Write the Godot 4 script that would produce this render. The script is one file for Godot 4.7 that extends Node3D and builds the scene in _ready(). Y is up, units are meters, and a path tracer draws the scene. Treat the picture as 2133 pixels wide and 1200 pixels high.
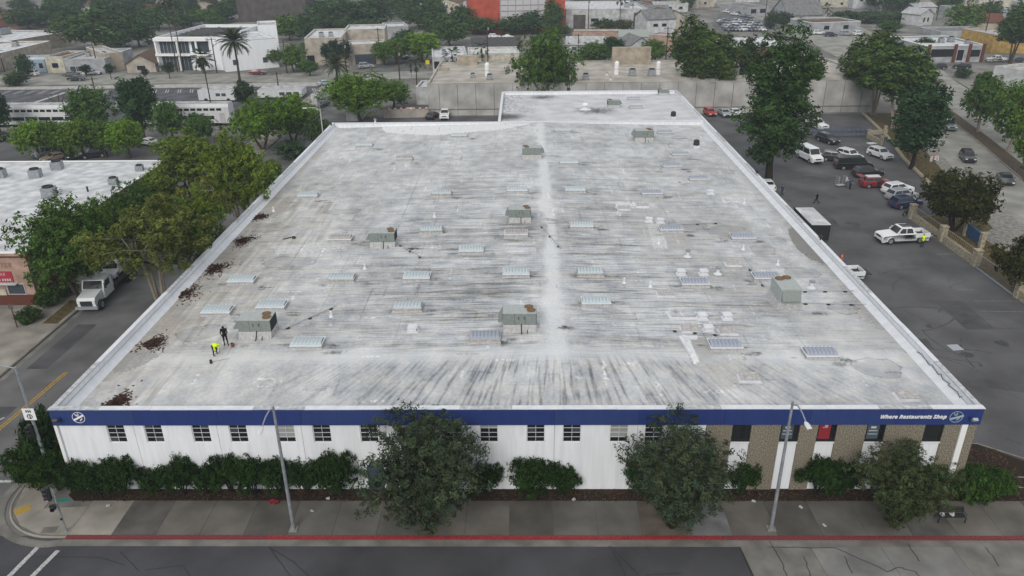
extends Node3D
# Camera solved from the photograph: the roof edge is 7.2 m up, the lens 37 m up.
const FOC := 1593.9
const EYE := Vector3(0.868, 37.0, 0.0)
var CR: Vector3
var CU: Vector3
var CF: Vector3
var M := {}
var used := {}
var rng := RandomNumberGenerator.new()
var grey := {}
var meshes := {}
var landmarks := []

# a point of the photograph (2133 x 1200) on the level h metres up
func G(px: float, py: float, h := 0.0) -> Vector3:
	var d := CF + CR * ((px - 1066.5) / FOC) + CU * ((600.0 - py) / FOC)
	return EYE + d * ((h - EYE.y) / d.y)

func P(p: Vector3) -> Vector2:
	var q := p - EYE
	var d := q.dot(CF)
	return Vector2(1066.5 + FOC * q.dot(CR) / d, 600.0 - FOC * q.dot(CU) / d)

func ppm(p: Vector3) -> float:
	return FOC / (p - EYE).dot(CF)

# how tall a thing standing at b is, if its top shows at row ty
func tall(b: Vector3, ty: float) -> float:
	var lo := 0.0
	var hi := 60.0
	for i in 30:
		var m := (lo + hi) / 2.0
		if P(b + Vector3(0, m, 0)).y > ty: lo = m
		else: hi = m
	return lo

class MB:
	var v := PackedVector3Array()
	var n := PackedVector3Array()
	var c := PackedColorArray()
	var u := PackedVector2Array()
	var col := Color(1, 1, 1)
	var colored := false
	func tri(a: Vector3, b: Vector3, d: Vector3, out := Vector3.ZERO) -> void:
		var m := (d - a).cross(b - a)
		if m.length_squared() < 1e-14: return
		m = m.normalized()
		if out != Vector3.ZERO and m.dot(out) < 0.0:
			var t := b
			b = d
			d = t
			m = -m
		v.append(a); v.append(b); v.append(d)
		n.append(m); n.append(m); n.append(m)
		if colored:
			c.append(col); c.append(col); c.append(col)
	func quad(a: Vector3, b: Vector3, d: Vector3, e: Vector3, out := Vector3.ZERO) -> void:
		tri(a, b, d, out)
		tri(a, d, e, out)
	func bx(o: Vector3, s: Vector3, yaw := 0.0, pitch := 0.0) -> void:
		xbox(Transform3D(Basis(Vector3.UP, yaw) * Basis(Vector3.RIGHT, pitch), o), s)
	func xbox(t: Transform3D, s: Vector3) -> void:
		var h := s * 0.5
		for ax in 3:
			for sg in [-1.0, 1.0]:
				var nn := Vector3.ZERO
				nn[ax] = sg
				var a1 := Vector3.ZERO
				var a2 := Vector3.ZERO
				a1[(ax + 1) % 3] = h[(ax + 1) % 3]
				a2[(ax + 2) % 3] = h[(ax + 2) % 3]
				var o: Vector3 = nn * h[ax]
				quad(t * (o - a1 - a2), t * (o + a1 - a2), t * (o + a1 + a2), t * (o - a1 + a2), t.basis * nn)
	# box standing on b
	func st(b: Vector3, s: Vector3, yaw := 0.0) -> void:
		bx(b + Vector3(0, s.y / 2, 0), s, yaw)
	func tube(pts: Array, rad: Array, sides := 7, caps := true) -> void:
		var rings := []
		for i in pts.size():
			var dir: Vector3 = (pts[mini(i + 1, pts.size() - 1)] - pts[maxi(i - 1, 0)]).normalized()
			var a := dir.cross(Vector3.UP if absf(dir.y) < 0.9 else Vector3.RIGHT).normalized()
			var b := dir.cross(a)
			var ring := []
			for k in sides:
				var t := TAU * k / sides
				ring.append([pts[i] + (a * cos(t) + b * sin(t)) * rad[i], a * cos(t) + b * sin(t)])
			rings.append(ring)
		for i in pts.size() - 1:
			for k in sides:
				var q: Array = [rings[i][k], rings[i][(k + 1) % sides], rings[i + 1][(k + 1) % sides], rings[i + 1][k]]
				for w in [[0, 1, 2], [0, 2, 3]]:
					var s0 := v.size()
					tri(q[w[0]][0], q[w[1]][0], q[w[2]][0], q[w[0]][1] + q[w[1]][1] + q[w[2]][1])
					for j in range(s0, v.size()):
						for z in w:
							if q[z][0] == v[j]: n[j] = q[z][1]
		if caps:
			for e in [0, pts.size() - 1]:
				var o: Vector3 = pts[0] - pts[1] if e == 0 else pts[e] - pts[e - 1]
				for k in range(1, sides - 1):
					tri(rings[e][0][0], rings[e][k][0], rings[e][k + 1][0], o)
	func lathe(at: Vector3, prof: Array, sides := 14) -> void:
		for i in prof.size() - 1:
			for k in sides:
				var t0 := TAU * k / sides
				var t1 := TAU * (k + 1) / sides
				var d0 := Vector3(cos(t0), 0, sin(t0))
				var d1 := Vector3(cos(t1), 0, sin(t1))
				var a: Vector2 = prof[i]
				var b: Vector2 = prof[i + 1]
				var out := (d0 + d1) * (b.y - a.y) + Vector3(0, 2.0 * (a.x - b.x), 0)
				if out.length() < 1e-6: out = d0 + d1
				quad(at + d0 * a.x + Vector3(0, a.y, 0), at + d1 * a.x + Vector3(0, a.y, 0), at + d1 * b.x + Vector3(0, b.y, 0), at + d0 * b.x + Vector3(0, b.y, 0), out)
	# polygon in the x-y plane, pushed from z0 to z1, then placed by t
	func prism(poly: PackedVector2Array, z0: float, z1: float, t := Transform3D.IDENTITY) -> void:
		var idx := Geometry2D.triangulate_polygon(poly)
		for i in range(0, idx.size(), 3):
			for z in [z0, z1]:
				tri(t * Vector3(poly[idx[i]].x, poly[idx[i]].y, z), t * Vector3(poly[idx[i + 1]].x, poly[idx[i + 1]].y, z), t * Vector3(poly[idx[i + 2]].x, poly[idx[i + 2]].y, z), t.basis * Vector3(0, 0, signf(z - (z0 + z1) / 2)))
		var cw := 1.0 if Geometry2D.is_polygon_clockwise(poly) else -1.0
		for i in poly.size():
			var a := poly[i]
			var b := poly[(i + 1) % poly.size()]
			var e := b - a
			quad(t * Vector3(a.x, a.y, z0), t * Vector3(b.x, b.y, z0), t * Vector3(b.x, b.y, z1), t * Vector3(a.x, a.y, z1), t.basis * Vector3(-e.y, e.x, 0) * cw)
	# flat sheet: polygon in x-z at height y
	func sheet(pts: Array, y: float) -> void:
		var p2 := PackedVector2Array()
		for p in pts: p2.append(Vector2(p.x, p.z))
		var idx := Geometry2D.triangulate_polygon(p2)
		for i in range(0, idx.size(), 3):
			tri(Vector3(p2[idx[i]].x, y, p2[idx[i]].y), Vector3(p2[idx[i + 1]].x, y, p2[idx[i + 1]].y), Vector3(p2[idx[i + 2]].x, y, p2[idx[i + 2]].y), Vector3.UP)
	# slab with sides from y0 to y1
	func slab(pts: Array, y0: float, y1: float) -> void:
		sheet(pts, y1)
		var mid := Vector3.ZERO
		for p in pts: mid += p / pts.size()
		var p2 := PackedVector2Array()
		for p in pts: p2.append(Vector2(p.x, p.z))
		var cw := 1.0 if Geometry2D.is_polygon_clockwise(p2) else -1.0
		for i in pts.size():
			var a: Vector3 = pts[i]
			var b: Vector3 = pts[(i + 1) % pts.size()]
			var e := b - a
			quad(Vector3(a.x, y0, a.z), Vector3(b.x, y0, b.z), Vector3(b.x, y1, b.z), Vector3(a.x, y1, a.z), Vector3(-e.z, 0, e.x) * cw)
	# flat ribbon along points
	func ribbon(pts: Array, w: float, y: float) -> void:
		for i in pts.size() - 1:
			var a: Vector3 = pts[i]
			var b: Vector3 = pts[i + 1]
			var d := (b - a)
			d.y = 0
			var s := Vector3(-d.z, 0, d.x).normalized() * w * 0.5
			a.y = y
			b.y = y
			quad(a - s, b - s, b + s, a + s, Vector3.UP)
	func mesh() -> ArrayMesh:
		var ar := []
		ar.resize(Mesh.ARRAY_MAX)
		ar[Mesh.ARRAY_VERTEX] = v
		ar[Mesh.ARRAY_NORMAL] = n
		if colored: ar[Mesh.ARRAY_COLOR] = c
		if u.size() == v.size(): ar[Mesh.ARRAY_TEX_UV] = u
		var m := ArrayMesh.new()
		if v.size() > 0: m.add_surface_from_arrays(Mesh.PRIMITIVE_TRIANGLES, ar)
		return m

func mb(colored := false) -> MB:
	var b := MB.new()
	b.colored = colored
	return b

func numbered(s: String) -> String:
	if not used.has(s):
		used[s] = 0
		return s
	used[s] += 1
	return "%s_%03d" % [s, used[s]]

func build(b, called: String, mat: Material, parent: Node = null) -> MeshInstance3D:
	var o := MeshInstance3D.new()
	o.mesh = b if b is Mesh else b.mesh()
	o.material_override = mat
	if parent == null:
		o.name = numbered(called)
		add_child(o)
	else:
		o.name = called
		parent.add_child(o, true)
	return o

func tag(o: Node, label: String, category: String, group := "") -> Node:
	o.set_meta("label", label)
	o.set_meta("category", category)
	if group != "": o.set_meta("group", group)
	return o

func thing(called: String, label: String, category: String, at := Vector3.ZERO, turn := 0.0, group := "") -> Node3D:
	var o := Node3D.new()
	o.name = numbered(called)
	add_child(o)
	o.position = at
	o.rotation.y = turn
	tag(o, label, category, group)
	return o

func struct(b, called: String, mat: Material) -> MeshInstance3D:
	var o := build(b, called, mat)
	o.set_meta("kind", "structure")
	return o

func sub(called: String, parent: Node, at := Vector3.ZERO, turn := 0.0) -> Node3D:
	var o := Node3D.new()
	o.name = called
	parent.add_child(o, true)
	o.position = at
	o.rotation.y = turn
	return o

func noise(seed_: int, freq: float, oct := 4, kind := FastNoiseLite.TYPE_SIMPLEX_SMOOTH) -> FastNoiseLite:
	var f := FastNoiseLite.new()
	f.seed = seed_
	f.noise_type = kind
	f.frequency = freq
	f.fractal_octaves = oct
	return f

# grey pattern between lo and 1, multiplied with a material's colour
func pattern(key: String, seed_: int, freq: float, lo: float, oct := 5, kind := FastNoiseLite.TYPE_SIMPLEX_SMOOTH, size := 512) -> void:
	var im := noise(seed_, freq, oct, kind).get_seamless_image(size, size)
	im.convert(Image.FORMAT_L8)
	var d := im.get_data()
	for i in d.size():
		d[i] = int(255.0 * (lo + (1.0 - lo) * d[i] / 255.0))
	im = Image.create_from_data(size, size, false, Image.FORMAT_L8, d)
	grey[key] = ImageTexture.create_from_image(im)

# colour in linear base values
func mat(r: float, g: float, b: float, rough := 0.9, pat := "", scale := 0.2, metal := 0.0, world := true) -> StandardMaterial3D:
	var m := StandardMaterial3D.new()
	m.albedo_color = Color(r, g, b).linear_to_srgb()
	m.roughness = rough
	m.metallic = metal
	if rough > 0.85: m.metallic_specular = 0.2
	if pat != "":
		m.albedo_texture = grey[pat]
		m.uv1_triplanar = true
		m.uv1_world_triplanar = world
		m.uv1_scale = Vector3.ONE * scale
	return m

func materials() -> void:
	pattern("soft", 3, 0.012, 0.72)
	pattern("faint", 4, 0.012, 0.9)
	var dr := noise(41, 0.03, 4).get_seamless_image(512, 40)
	dr.convert(Image.FORMAT_L8)
	dr.resize(512, 512, Image.INTERPOLATE_CUBIC)
	var dd := dr.get_data()
	for i in dd.size(): dd[i] = int(clampf(255.0 * (0.94 + 0.09 * dd[i] / 255.0), 0, 255))
	grey["drip"] = ImageTexture.create_from_image(Image.create_from_data(512, 512, false, Image.FORMAT_L8, dd))
	pattern("patch", 5, 0.012, 0.62, 6)
	pattern("fine", 7, 0.09, 0.6, 3)
	pattern("pebble", 9, 0.11, 0.3, 3)
	pattern("road", 11, 0.035, 0.72, 6)
	pattern("stain", 13, 0.02, 0.62, 6)
	pattern("walk", 19, 0.01, 0.74, 6)
	pattern("speck", 15, 0.16, 0.45, 2)
	M.asphalt = mat(0.172, 0.169, 0.168, 0.92, "walk", 0.031)
	M.asphalt_dark = mat(0.09, 0.089, 0.096, 0.9, "walk", 0.027)
	M.asphalt_lot = mat(0.142, 0.139, 0.142, 0.92, "walk", 0.022)
	M.tar = mat(0.022, 0.022, 0.024, 0.7)
	M.concrete = mat(0.36, 0.345, 0.315, 0.92, "stain", 0.12)
	M.concrete_bright = mat(0.52, 0.50, 0.47, 0.92, "soft", 0.1)
	M.walk = mat(0.165, 0.155, 0.138, 0.92, "walk", 0.045)
	M.walk_light = mat(0.36, 0.335, 0.29, 0.92, "walk", 0.06)
	M.road_slab = mat(0.265, 0.26, 0.245, 0.92, "walk", 0.05)
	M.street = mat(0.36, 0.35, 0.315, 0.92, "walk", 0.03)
	M.gutter = mat(0.235, 0.222, 0.20, 0.92, "walk", 0.08)
	M.red_curb = mat(0.40, 0.035, 0.04, 0.7, "stain", 0.5)
	M.red_old = mat(0.27, 0.042, 0.05, 0.85, "stain", 0.6)
	M.mulch = mat(0.050, 0.035, 0.026, 1.0, "fine", 0.5)
	M.dirt = mat(0.16, 0.125, 0.09, 1.0, "stain", 0.15)
	M.dry_grass = mat(0.16, 0.125, 0.065, 1.0, "stain", 0.12)
	M.grass = mat(0.07, 0.085, 0.035, 1.0, "stain", 0.2)
	M.town = mat(0.29, 0.28, 0.255, 1.0, "patch", 0.012)
	M.white = mat(0.80, 0.82, 0.85, 0.6, "drip", 0.09)
	M.white_clean = mat(0.80, 0.80, 0.80, 0.5)
	M.white_roof = mat(0.72, 0.73, 0.74, 0.85, "soft", 0.06)
	M.cap = mat(0.72, 0.735, 0.765, 0.6, "faint", 0.15)
	M.cap_old = mat(0.62, 0.63, 0.65, 0.7, "soft", 0.3)
	M.blue = mat(0.015, 0.036, 0.165, 0.55, "drip", 0.1)
	M.blue_faded = mat(0.019, 0.042, 0.165, 0.6, "drip", 0.12)
	M.blind = mat(0.30, 0.30, 0.29, 0.6)
	M.train = mat(0.60, 0.61, 0.62, 0.5, "drip", 0.06)
	M.pebble = mat(0.55, 0.485, 0.38, 0.95, "pebble", 0.17)
	M.tilt = mat(0.52, 0.51, 0.49, 0.92, "soft", 0.03)
	M.tan = mat(0.50, 0.43, 0.34, 0.9, "soft", 0.06)
	M.beige = mat(0.55, 0.49, 0.42, 0.9, "soft", 0.05)
	M.cream = mat(0.66, 0.62, 0.50, 0.9, "soft", 0.08)
	M.greywall = mat(0.46, 0.47, 0.49, 0.9, "soft", 0.05)
	M.pale = mat(0.66, 0.67, 0.68, 0.85, "soft", 0.06)
	M.brownwall = mat(0.13, 0.115, 0.11, 0.9, "soft", 0.04)
	M.orange = mat(0.56, 0.085, 0.04, 0.75, "soft", 0.04)
	M.brick = mat(0.20, 0.075, 0.055, 0.95, "fine", 0.3)
	M.pinkwall = mat(0.52, 0.36, 0.29, 0.9, "soft", 0.08)
	M.yellow_wall = mat(0.60, 0.40, 0.14, 0.9, "soft", 0.08)
	M.blue_wall = mat(0.40, 0.52, 0.62, 0.9, "soft", 0.1)
	M.roof_grey = mat(0.28, 0.28, 0.28, 0.95, "stain", 0.05)
	M.roof_tan = mat(0.54, 0.50, 0.44, 0.95, "soft", 0.03)
	M.roof_pale = mat(0.62, 0.62, 0.62, 0.95, "stain", 0.05)
	M.roof_dark = mat(0.12, 0.115, 0.115, 0.95, "stain", 0.08)
	M.roof_red = mat(0.24, 0.10, 0.07, 0.95, "fine", 0.2)
	M.roof_brown = mat(0.22, 0.15, 0.11, 0.95, "fine", 0.2)
	M.glass = mat(0.012, 0.014, 0.017, 0.12)
	M.glass_blue = mat(0.05, 0.065, 0.08, 0.12)
	M.car_glass = mat(0.02, 0.024, 0.028, 0.08)
	M.black = mat(0.014, 0.014, 0.015, 0.6)
	M.tyre = mat(0.018, 0.018, 0.019, 0.85)
	M.rim = mat(0.42, 0.42, 0.43, 0.35, "", 1, 0.6)
	M.steel = mat(0.42, 0.44, 0.47, 0.45, "", 1, 0.5)
	M.galv = mat(0.40, 0.43, 0.46, 0.5, "soft", 0.3, 0.3)
	M.ac = mat(0.225, 0.255, 0.24, 0.6, "faint", 0.4)
	M.ac_light = mat(0.40, 0.43, 0.42, 0.6, "faint", 0.4)
	M.coil = mat(0.022, 0.022, 0.024, 0.8)
	M.rust = mat(0.30, 0.19, 0.10, 0.8, "fine", 1.0)
	M.dome = mat(0.47, 0.535, 0.555, 0.35)
	M.curb = mat(0.56, 0.555, 0.55, 0.8, "soft", 0.5)
	M.dome_dull = mat(0.33, 0.36, 0.42, 0.4)
	M.dirty_lid = mat(0.58, 0.55, 0.53, 0.7, "soft", 0.4)
	M.wood = mat(0.10, 0.075, 0.055, 0.95, "fine", 0.4)
	M.lamp_white = mat(0.62, 0.63, 0.63, 0.4)
	M.red_lamp = mat(0.30, 0.012, 0.012, 0.3)
	M.head_lamp = mat(0.70, 0.72, 0.75, 0.15)
	M.line_white = mat(0.62, 0.62, 0.60, 0.8, "stain", 0.4)
	M.line_yellow = mat(0.60, 0.36, 0.045, 0.8, "stain", 0.35)
	M.line_faint = mat(0.30, 0.30, 0.30, 0.9, "stain", 0.3)
	M.green_sign = mat(0.01, 0.16, 0.13, 0.5)
	M.wallbeige = mat(0.52, 0.46, 0.34, 0.9, "stain", 0.2)
	M.tactile = mat(0.58, 0.38, 0.06, 0.85, "stain", 0.7)
	M.leaf = leaf_mat(1.0, 1.0, 1.0)

func leaf_mat(r: float, g: float, b: float) -> StandardMaterial3D:
	var m := StandardMaterial3D.new()
	m.albedo_color = Color(r, g, b).linear_to_srgb()
	m.vertex_color_use_as_albedo = true
	m.roughness = 0.9
	m.metallic_specular = 0.12
	m.cull_mode = BaseMaterial3D.CULL_DISABLED
	return m

func paint(r: float, g: float, b: float) -> StandardMaterial3D:
	var key := "paint%.3f%.3f%.3f" % [r, g, b]
	if not M.has(key):
		var m := mat(r, g, b, 0.32)
		m.clearcoat_enabled = true
		m.clearcoat = 0.6
		m.clearcoat_roughness = 0.08
		M[key] = m
	return M[key]

func _ready() -> void:
	rng.seed = 20240611
	# camera
	var yaw := 0.01737
	var pitch := 0.4374
	var roll := -0.01127
	var fw := Vector3(-sin(yaw), 0, -cos(yaw))
	var rt := Vector3(cos(yaw), 0, -sin(yaw))
	CF = fw * cos(pitch) - Vector3.UP * sin(pitch)
	var u2 := Vector3.UP * cos(pitch) + fw * sin(pitch)
	CR = rt * cos(roll) + u2 * sin(roll)
	CU = u2 * cos(roll) - rt * sin(roll)
	var cam := Camera3D.new()
	cam.name = "camera"
	cam.transform = Transform3D(Basis(CR, CU, -CF), EYE)
	cam.fov = rad_to_deg(2.0 * atan(600.0 / FOC))
	cam.near = 0.5
	cam.far = 4000.0
	add_child(cam)
	cam.current = true
	# overcast sky
	var sky := ProceduralSkyMaterial.new()
	sky.sky_top_color = Color(0.805, 0.82, 0.84)
	sky.sky_horizon_color = Color(0.795, 0.81, 0.83)
	sky.ground_bottom_color = Color(0.35, 0.35, 0.35)
	sky.ground_horizon_color = Color(0.6, 0.61, 0.63)
	sky.sky_curve = 0.2
	sky.sun_angle_max = 0.0
	var env := Environment.new()
	env.background_mode = Environment.BG_SKY
	env.sky = Sky.new()
	env.sky.sky_material = sky
	env.tonemap_mode = Environment.TONE_MAPPER_LINEAR
	env.tonemap_exposure = 1.2
	env.fog_enabled = true
	env.fog_density = 0.0003
	env.fog_light_color = Color(0.80, 0.84, 0.88)
	env.sdfgi_enabled = true
	env.ssao_enabled = true
	env.ssil_enabled = true
	var we := WorldEnvironment.new()
	we.name = "environment"
	we.environment = env
	add_child(we)
	# the sun behind thin cloud, high behind the camera
	var sun := DirectionalLight3D.new()
	sun.name = "sun"
	sun.light_energy = 0.5
	sun.light_angular_distance = 25.0
	sun.light_color = Color(1.0, 0.985, 0.96)
	sun.shadow_enabled = true
	add_child(sun)
	sun.look_at_from_position(Vector3(-12, 34, 46), Vector3.ZERO, Vector3.UP)
	materials()
	kinds_of_tree()
	ground()
	warehouse()
	rooftop()
	front_street()
	right_lot()
	left_side()
	back_side()
	far_town()
	people()

# ---------------------------------------------------------------- ground, streets, pavements
func V(x: float, z: float, y := 0.0) -> Vector3:
	return Vector3(x, y, z)

func ground() -> void:
	var b := mb()
	b.sheet([V(-1400, 200), V(1400, 200), V(1400, -2200), V(-1400, -2200)], -0.03)
	struct(b, "ground", M.town)
	# front street: asphalt, and concrete slabs at its right end
	b = mb()
	b.sheet([V(-120, -39.6), V(14.9, -39.6), V(15.9, -24.0), V(-120, -24.0)], 0.0)
	struct(b, "front_road", M.asphalt_dark)
	var road := mb()
	road.sheet([V(14.9, -39.6), V(140, -39.6), V(140, -24), V(15.9, -24)], -0.01)
	var rs := struct(road, "concrete_road", M.tar)
	for k in 16:
		for r in 3:
			var x0 := maxf(15.0 + k * 4.6, 14.9 + 0.07)
			var z0 := -39.55 + r * 4.1
			var q := mb()
			q.slab([V(x0 + 0.35 * r, z0), V(x0 + 4.58 + 0.35 * r, z0), V(x0 + 4.58 + 0.35 * (r + 1), z0 + 4.08), V(x0 + 0.35 * (r + 1), z0 + 4.08)], -0.008, 0.0 + 0.003 * ((k * 7 + r * 3) % 3))
			build(q, "slab", M.road_slab if (k + r) % 3 else M.gutter, rs)
	b = mb()
	b.sheet([V(-120, -24), V(140, -24), V(140, -10), V(-120, -10)], 0.0)
	struct(b, "far_lane", M.asphalt)
	# left street and the streets it leads to
	b = mb()
	b.sheet([V(-47.6, -39.6), V(-36.6, -39.6), V(-36.4, -170), V(-30, -232), V(-30, -250), V(-24, -420), V(-36, -420), V(-42, -250), V(-47.6, -215)], 0.004)
	struct(b, "left_road", M.asphalt)
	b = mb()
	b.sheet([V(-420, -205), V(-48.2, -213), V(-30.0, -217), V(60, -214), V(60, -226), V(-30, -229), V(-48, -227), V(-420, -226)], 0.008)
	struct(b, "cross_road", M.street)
	# right lot
	b = mb()
	b.sheet([V(32.2, -44.3), V(54.6, -44.3), V(54.6, -101.5), V(64, -105), V(64, -113), V(67, -131), V(71, -147.5), V(74.5, -168.2), V(-20, -168.2), V(-36.2, -168.2), V(-36.2, -131.8), V(32.2, -131.8)], 0.006)
	struct(b, "parking_lot", M.asphalt_lot)
	# lot and yards left of the street
	b = mb()
	b.sheet([V(-140, -113), V(-53, -113), V(-50, -152), V(-140, -152)], 0.006)
	struct(b, "left_parking_lot", M.asphalt_lot)
	b = mb()
	b.sheet([V(-190, -170), V(-50, -172), V(-50.5, -206), V(-190, -203)], 0.008)
	struct(b, "station_parking_lot", mat(0.15, 0.15, 0.165, 0.92, "stain", 0.02))
	b = mb()
	b.slab([V(-190, -203.4), V(-49.5, -206.4), V(-49.5, -212.0), V(-190, -205.5)], -0.02, 0.12)
	struct(b, "station_pavement", M.concrete_bright)
	b = mb()
	b.sheet([V(-160, -153), V(-50, -153), V(-50, -169), V(-160, -169)], 0.01)
	struct(b, "railway_bed", mat(0.30, 0.29, 0.275, 1.0, "fine", 0.3))
	# right street, running off at an angle
	b = mb()
	b.sheet([V(48, -44), V(120, -44), V(104, -160), V(114, -206), V(122, -232), V(150, -400), V(135, -400), V(92, -190), V(77, -142), V(60.4, -84)], 0.012)
	struct(b, "side_street", M.street)
	# strip between lot and street
	b = mb()
	b.slab([V(55.0, -60), V(54.9, -101), V(64.4, -105), V(64.6, -113), V(67.6, -131), V(71.6, -147.5), V(75.2, -168), V(84.5, -168), V(76.6, -142), V(59.9, -84), V(57, -60)], -0.02, 0.10)
	struct(b, "planting_strip", M.dry_grass)
	b = mb()
	b.slab([V(57.3, -60), V(59.2, -78), V(74.8, -142), V(84.4, -176), V(86.2, -176), V(77.0, -142), V(61.0, -78), V(58.4, -60)], -0.02, 0.135)
	struct(b, "side_pavement", M.concrete)
	b = mb()
	b.slab([G(2133, 470), G(2060, 420), G(2035, 440), G(2068, 478), G(2040, 492), G(2110, 540), G(2133, 520)], 0.0, 0.142)
	struct(b, "concrete_apron", M.concrete)
	b = mb()
	b.slab([V(73.5, -100), V(80.6, -119), V(86.9, -145), V(93.2, -174.5), V(101, -197), V(104, -197), V(96.0, -174.5), V(89.7, -145), V(85.0, -125), V(79, -100)], 0.0, 0.16)
	struct(b, "median", M.dirt)
	b = mb()
	b.slab([V(101.5, -140), V(104.2, -160), V(114.3, -206), V(121, -206), V(111, -160), V(108, -140)], 0.0, 0.15)
	struct(b, "far_pavement", M.concrete)
	# left pavement with a bed along the shop
	b = mb()
	b.slab([V(-47.8, -52), V(-47.6, -212), V(-52.6, -212), V(-52.6, -74), V(-80, -73.5), V(-80, -55), V(-52, -52)], -0.02, 0.12)
	struct(b, "left_pavement", M.walk_light)
	b = mb()
	for z in [-70.5, -79.0, -88.0, -97.0, -106.0]:
		b.slab([V(-48.1, z), V(-48.1, z - 5.5), V(-49.7, z - 5.5), V(-49.7, z)], 0.1, 0.135)
	struct(b, "verge", M.dry_grass)
	b = mb()
	b.tube([V(-47.7, -52, 0.06), V(-47.5, -212, 0.06)], [0.12, 0.12], 6)
	struct(b, "left_kerb", M.gutter)
	b = mb()
	b.ribbon([V(-47.2, -52), V(-47.15, -212)], 0.5, 0.016)
	b.ribbon([V(-36.9, -47), V(-36.85, -168)], 0.5, 0.016)
	struct(b, "left_gutter", M.gutter)
	# corner pavement in slabs, and the strip beside the warehouse
	var arc := []
	for k in 13:
		var t := PI / 2 * k / 12.0
		arc.append(V(-31.2 - 5.0 * sin(t), -44.4 + 5.0 * cos(t)))
	var base := mb()
	var outline := [V(60, -39.5), V(-31.2, -39.4)]
	outline.append_array(arc.slice(1))
	outline.append_array([V(-36.2, -131.5), V(-32.3, -131.5), V(-32.3, -44.0), V(60, -44.0)])
	base.slab(outline, -0.02, 0.09)
	var pv := struct(base, "pavement", M.gutter)
	var tones := [M.walk, mat(0.125, 0.115, 0.10, 0.92, "walk", 0.06), mat(0.185, 0.17, 0.148, 0.92, "walk", 0.05), mat(0.14, 0.132, 0.12, 0.92, "walk", 0.07)]
	for k in 30:
		var x0 := -30.2 + k * 3.0
		var q := mb()
		q.slab([V(x0, -39.58), V(x0 + 2.98, -39.58), V(x0 + 2.98, -43.02), V(x0, -43.02)], 0.08, 0.122 + 0.003 * (k * 5 % 3))
		var m: Material = tones[(k * 7 + k / 3) % 4]
		if k == 0: m = M.walk_light
		elif k == 13: m = mat(0.175, 0.145, 0.12, 0.92, "walk", 0.1)
		elif k == 14: m = mat(0.21, 0.207, 0.207, 0.92, "walk", 0.1)
		build(q, "slab", m, pv)
	for s in [[V(-30.22, -39.58), V(-31.2, -39.58), arc[2] + V(0.1, -0.15), arc[5] + V(0.15, -0.12), V(-33.3, -42.2), V(-30.22, -42.4)], [arc[5] + V(0.17, -0.15), arc[8] + V(0.15, -0.1), arc[12] + V(0.16, 0), V(-33.4, -44.4), V(-33.32, -42.22)]]:
		var q := mb()
		q.slab(s, 0.08, 0.124)
		build(q, "slab", M.walk_light, pv)
	# kerb: bare concrete round the corner, old red, bright red, old red again
	var kb := mb()
	var c1 := [V(-30.2, -39.42)]
	c1.append_array(arc.slice(1))
	c1.append(V(-36.2, -131))
	for p in c1: p.y = 0.06
	var up := []
	for p in c1: up.append(p + Vector3(0, 0.055, 0))
	var rr := []
	for p in c1: rr.append(0.10)
	kb.tube(up, rr, 6)
	struct(kb, "kerb", M.walk_light)
	for s in [[-30.2, -16.6, M.red_old], [-16.6, 14.0, M.red_curb], [14.0, 60.0, M.red_old]]:
		var q := mb()
		var x: float = s[0]
		while x < s[1]:
			var w: float = minf(6.1, s[1] - x)
			q.bx(V(x + w / 2, -39.42, 0.065), Vector3(w - 0.012, 0.145, 0.26))
			x += w
		struct(q, "red_kerb", s[2])
	b = mb()
	var g1 := [V(60, -38.98), V(-30.4, -38.95)]
	for k in 13:
		var t := PI / 2 * k / 12.0
		g1.append(V(-31.2 - 5.75 * sin(t), -44.4 + 5.6 * cos(t)))
	g1.append(V(-36.9, -50))
	b.ribbon(g1, 0.62, 0.012)
	struct(b, "gutter", M.gutter)
	# beds
	b = mb()
	b.slab([V(-31.6, -43.02), V(60, -43.02), V(60, -44.3), V(32.2, -44.3), V(-32.3, -44.3), V(-32.3, -43.6)], 0.05, 0.15)
	struct(b, "mulch_bed", M.mulch)
	b = mb()
	b.slab([V(32.2, -44.3), V(43.5, -44.3), V(41.0, -45.6), V(36.3, -49.6), V(32.2, -49.6)], 0.0, 0.13)
	struct(b, "corner_bed", M.mulch)
	b = mb()
	b.slab([V(-36.0, -45.0), V(-32.3, -45.0), V(-32.3, -131), V(-36.0, -131)], 0.05, 0.14)
	struct(b, "side_bed", M.dirt)
	var ed := mb()
	for s in [[V(32.25, -49.7), V(36.4, -49.7)], [V(36.4, -49.7), V(43.6, -44.4)], [V(37.0, -45.6), V(41.6, -45.6)], [V(36.5, -44.45), V(43.6, -44.45)]]:
		ed.tube([s[0] + Vector3(0, 0.12, 0), s[1] + Vector3(0, 0.12, 0)], [0.05, 0.05], 5)
	struct(ed, "bed_edging", M.concrete)
	chips()
	# painted lines
	b = mb()
	for s in [[[78, 1141], [10, 1210]], [[121, 1147], [55, 1213]]]:
		b.ribbon([G(s[0][0], s[0][1]), G(s[1][0], s[1][1])], 0.32, 0.02)
	b.ribbon([G(-40, 1004), G(26, 1003)], 0.28, 0.02)
	b.ribbon([G(-20, 885), G(9, 870)], 0.2, 0.02)
	struct(b, "crosswalk_lines", M.line_white)
	b = mb()
	var y0 := G(0, 893)
	var y1 := G(138, 776)
	var d := (y1 - y0).normalized()
	var sd := Vector3(-d.z, 0, d.x)
	b.ribbon([y0 - d * 12 + sd * 0.13, y1 + sd * 0.13], 0.13, 0.02)
	b.ribbon([y0 - d * 12 - sd * 0.13, y1 - sd * 0.13], 0.13, 0.02)
	struct(b, "yellow_centre_lines", M.line_yellow)
	b = mb()
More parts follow.
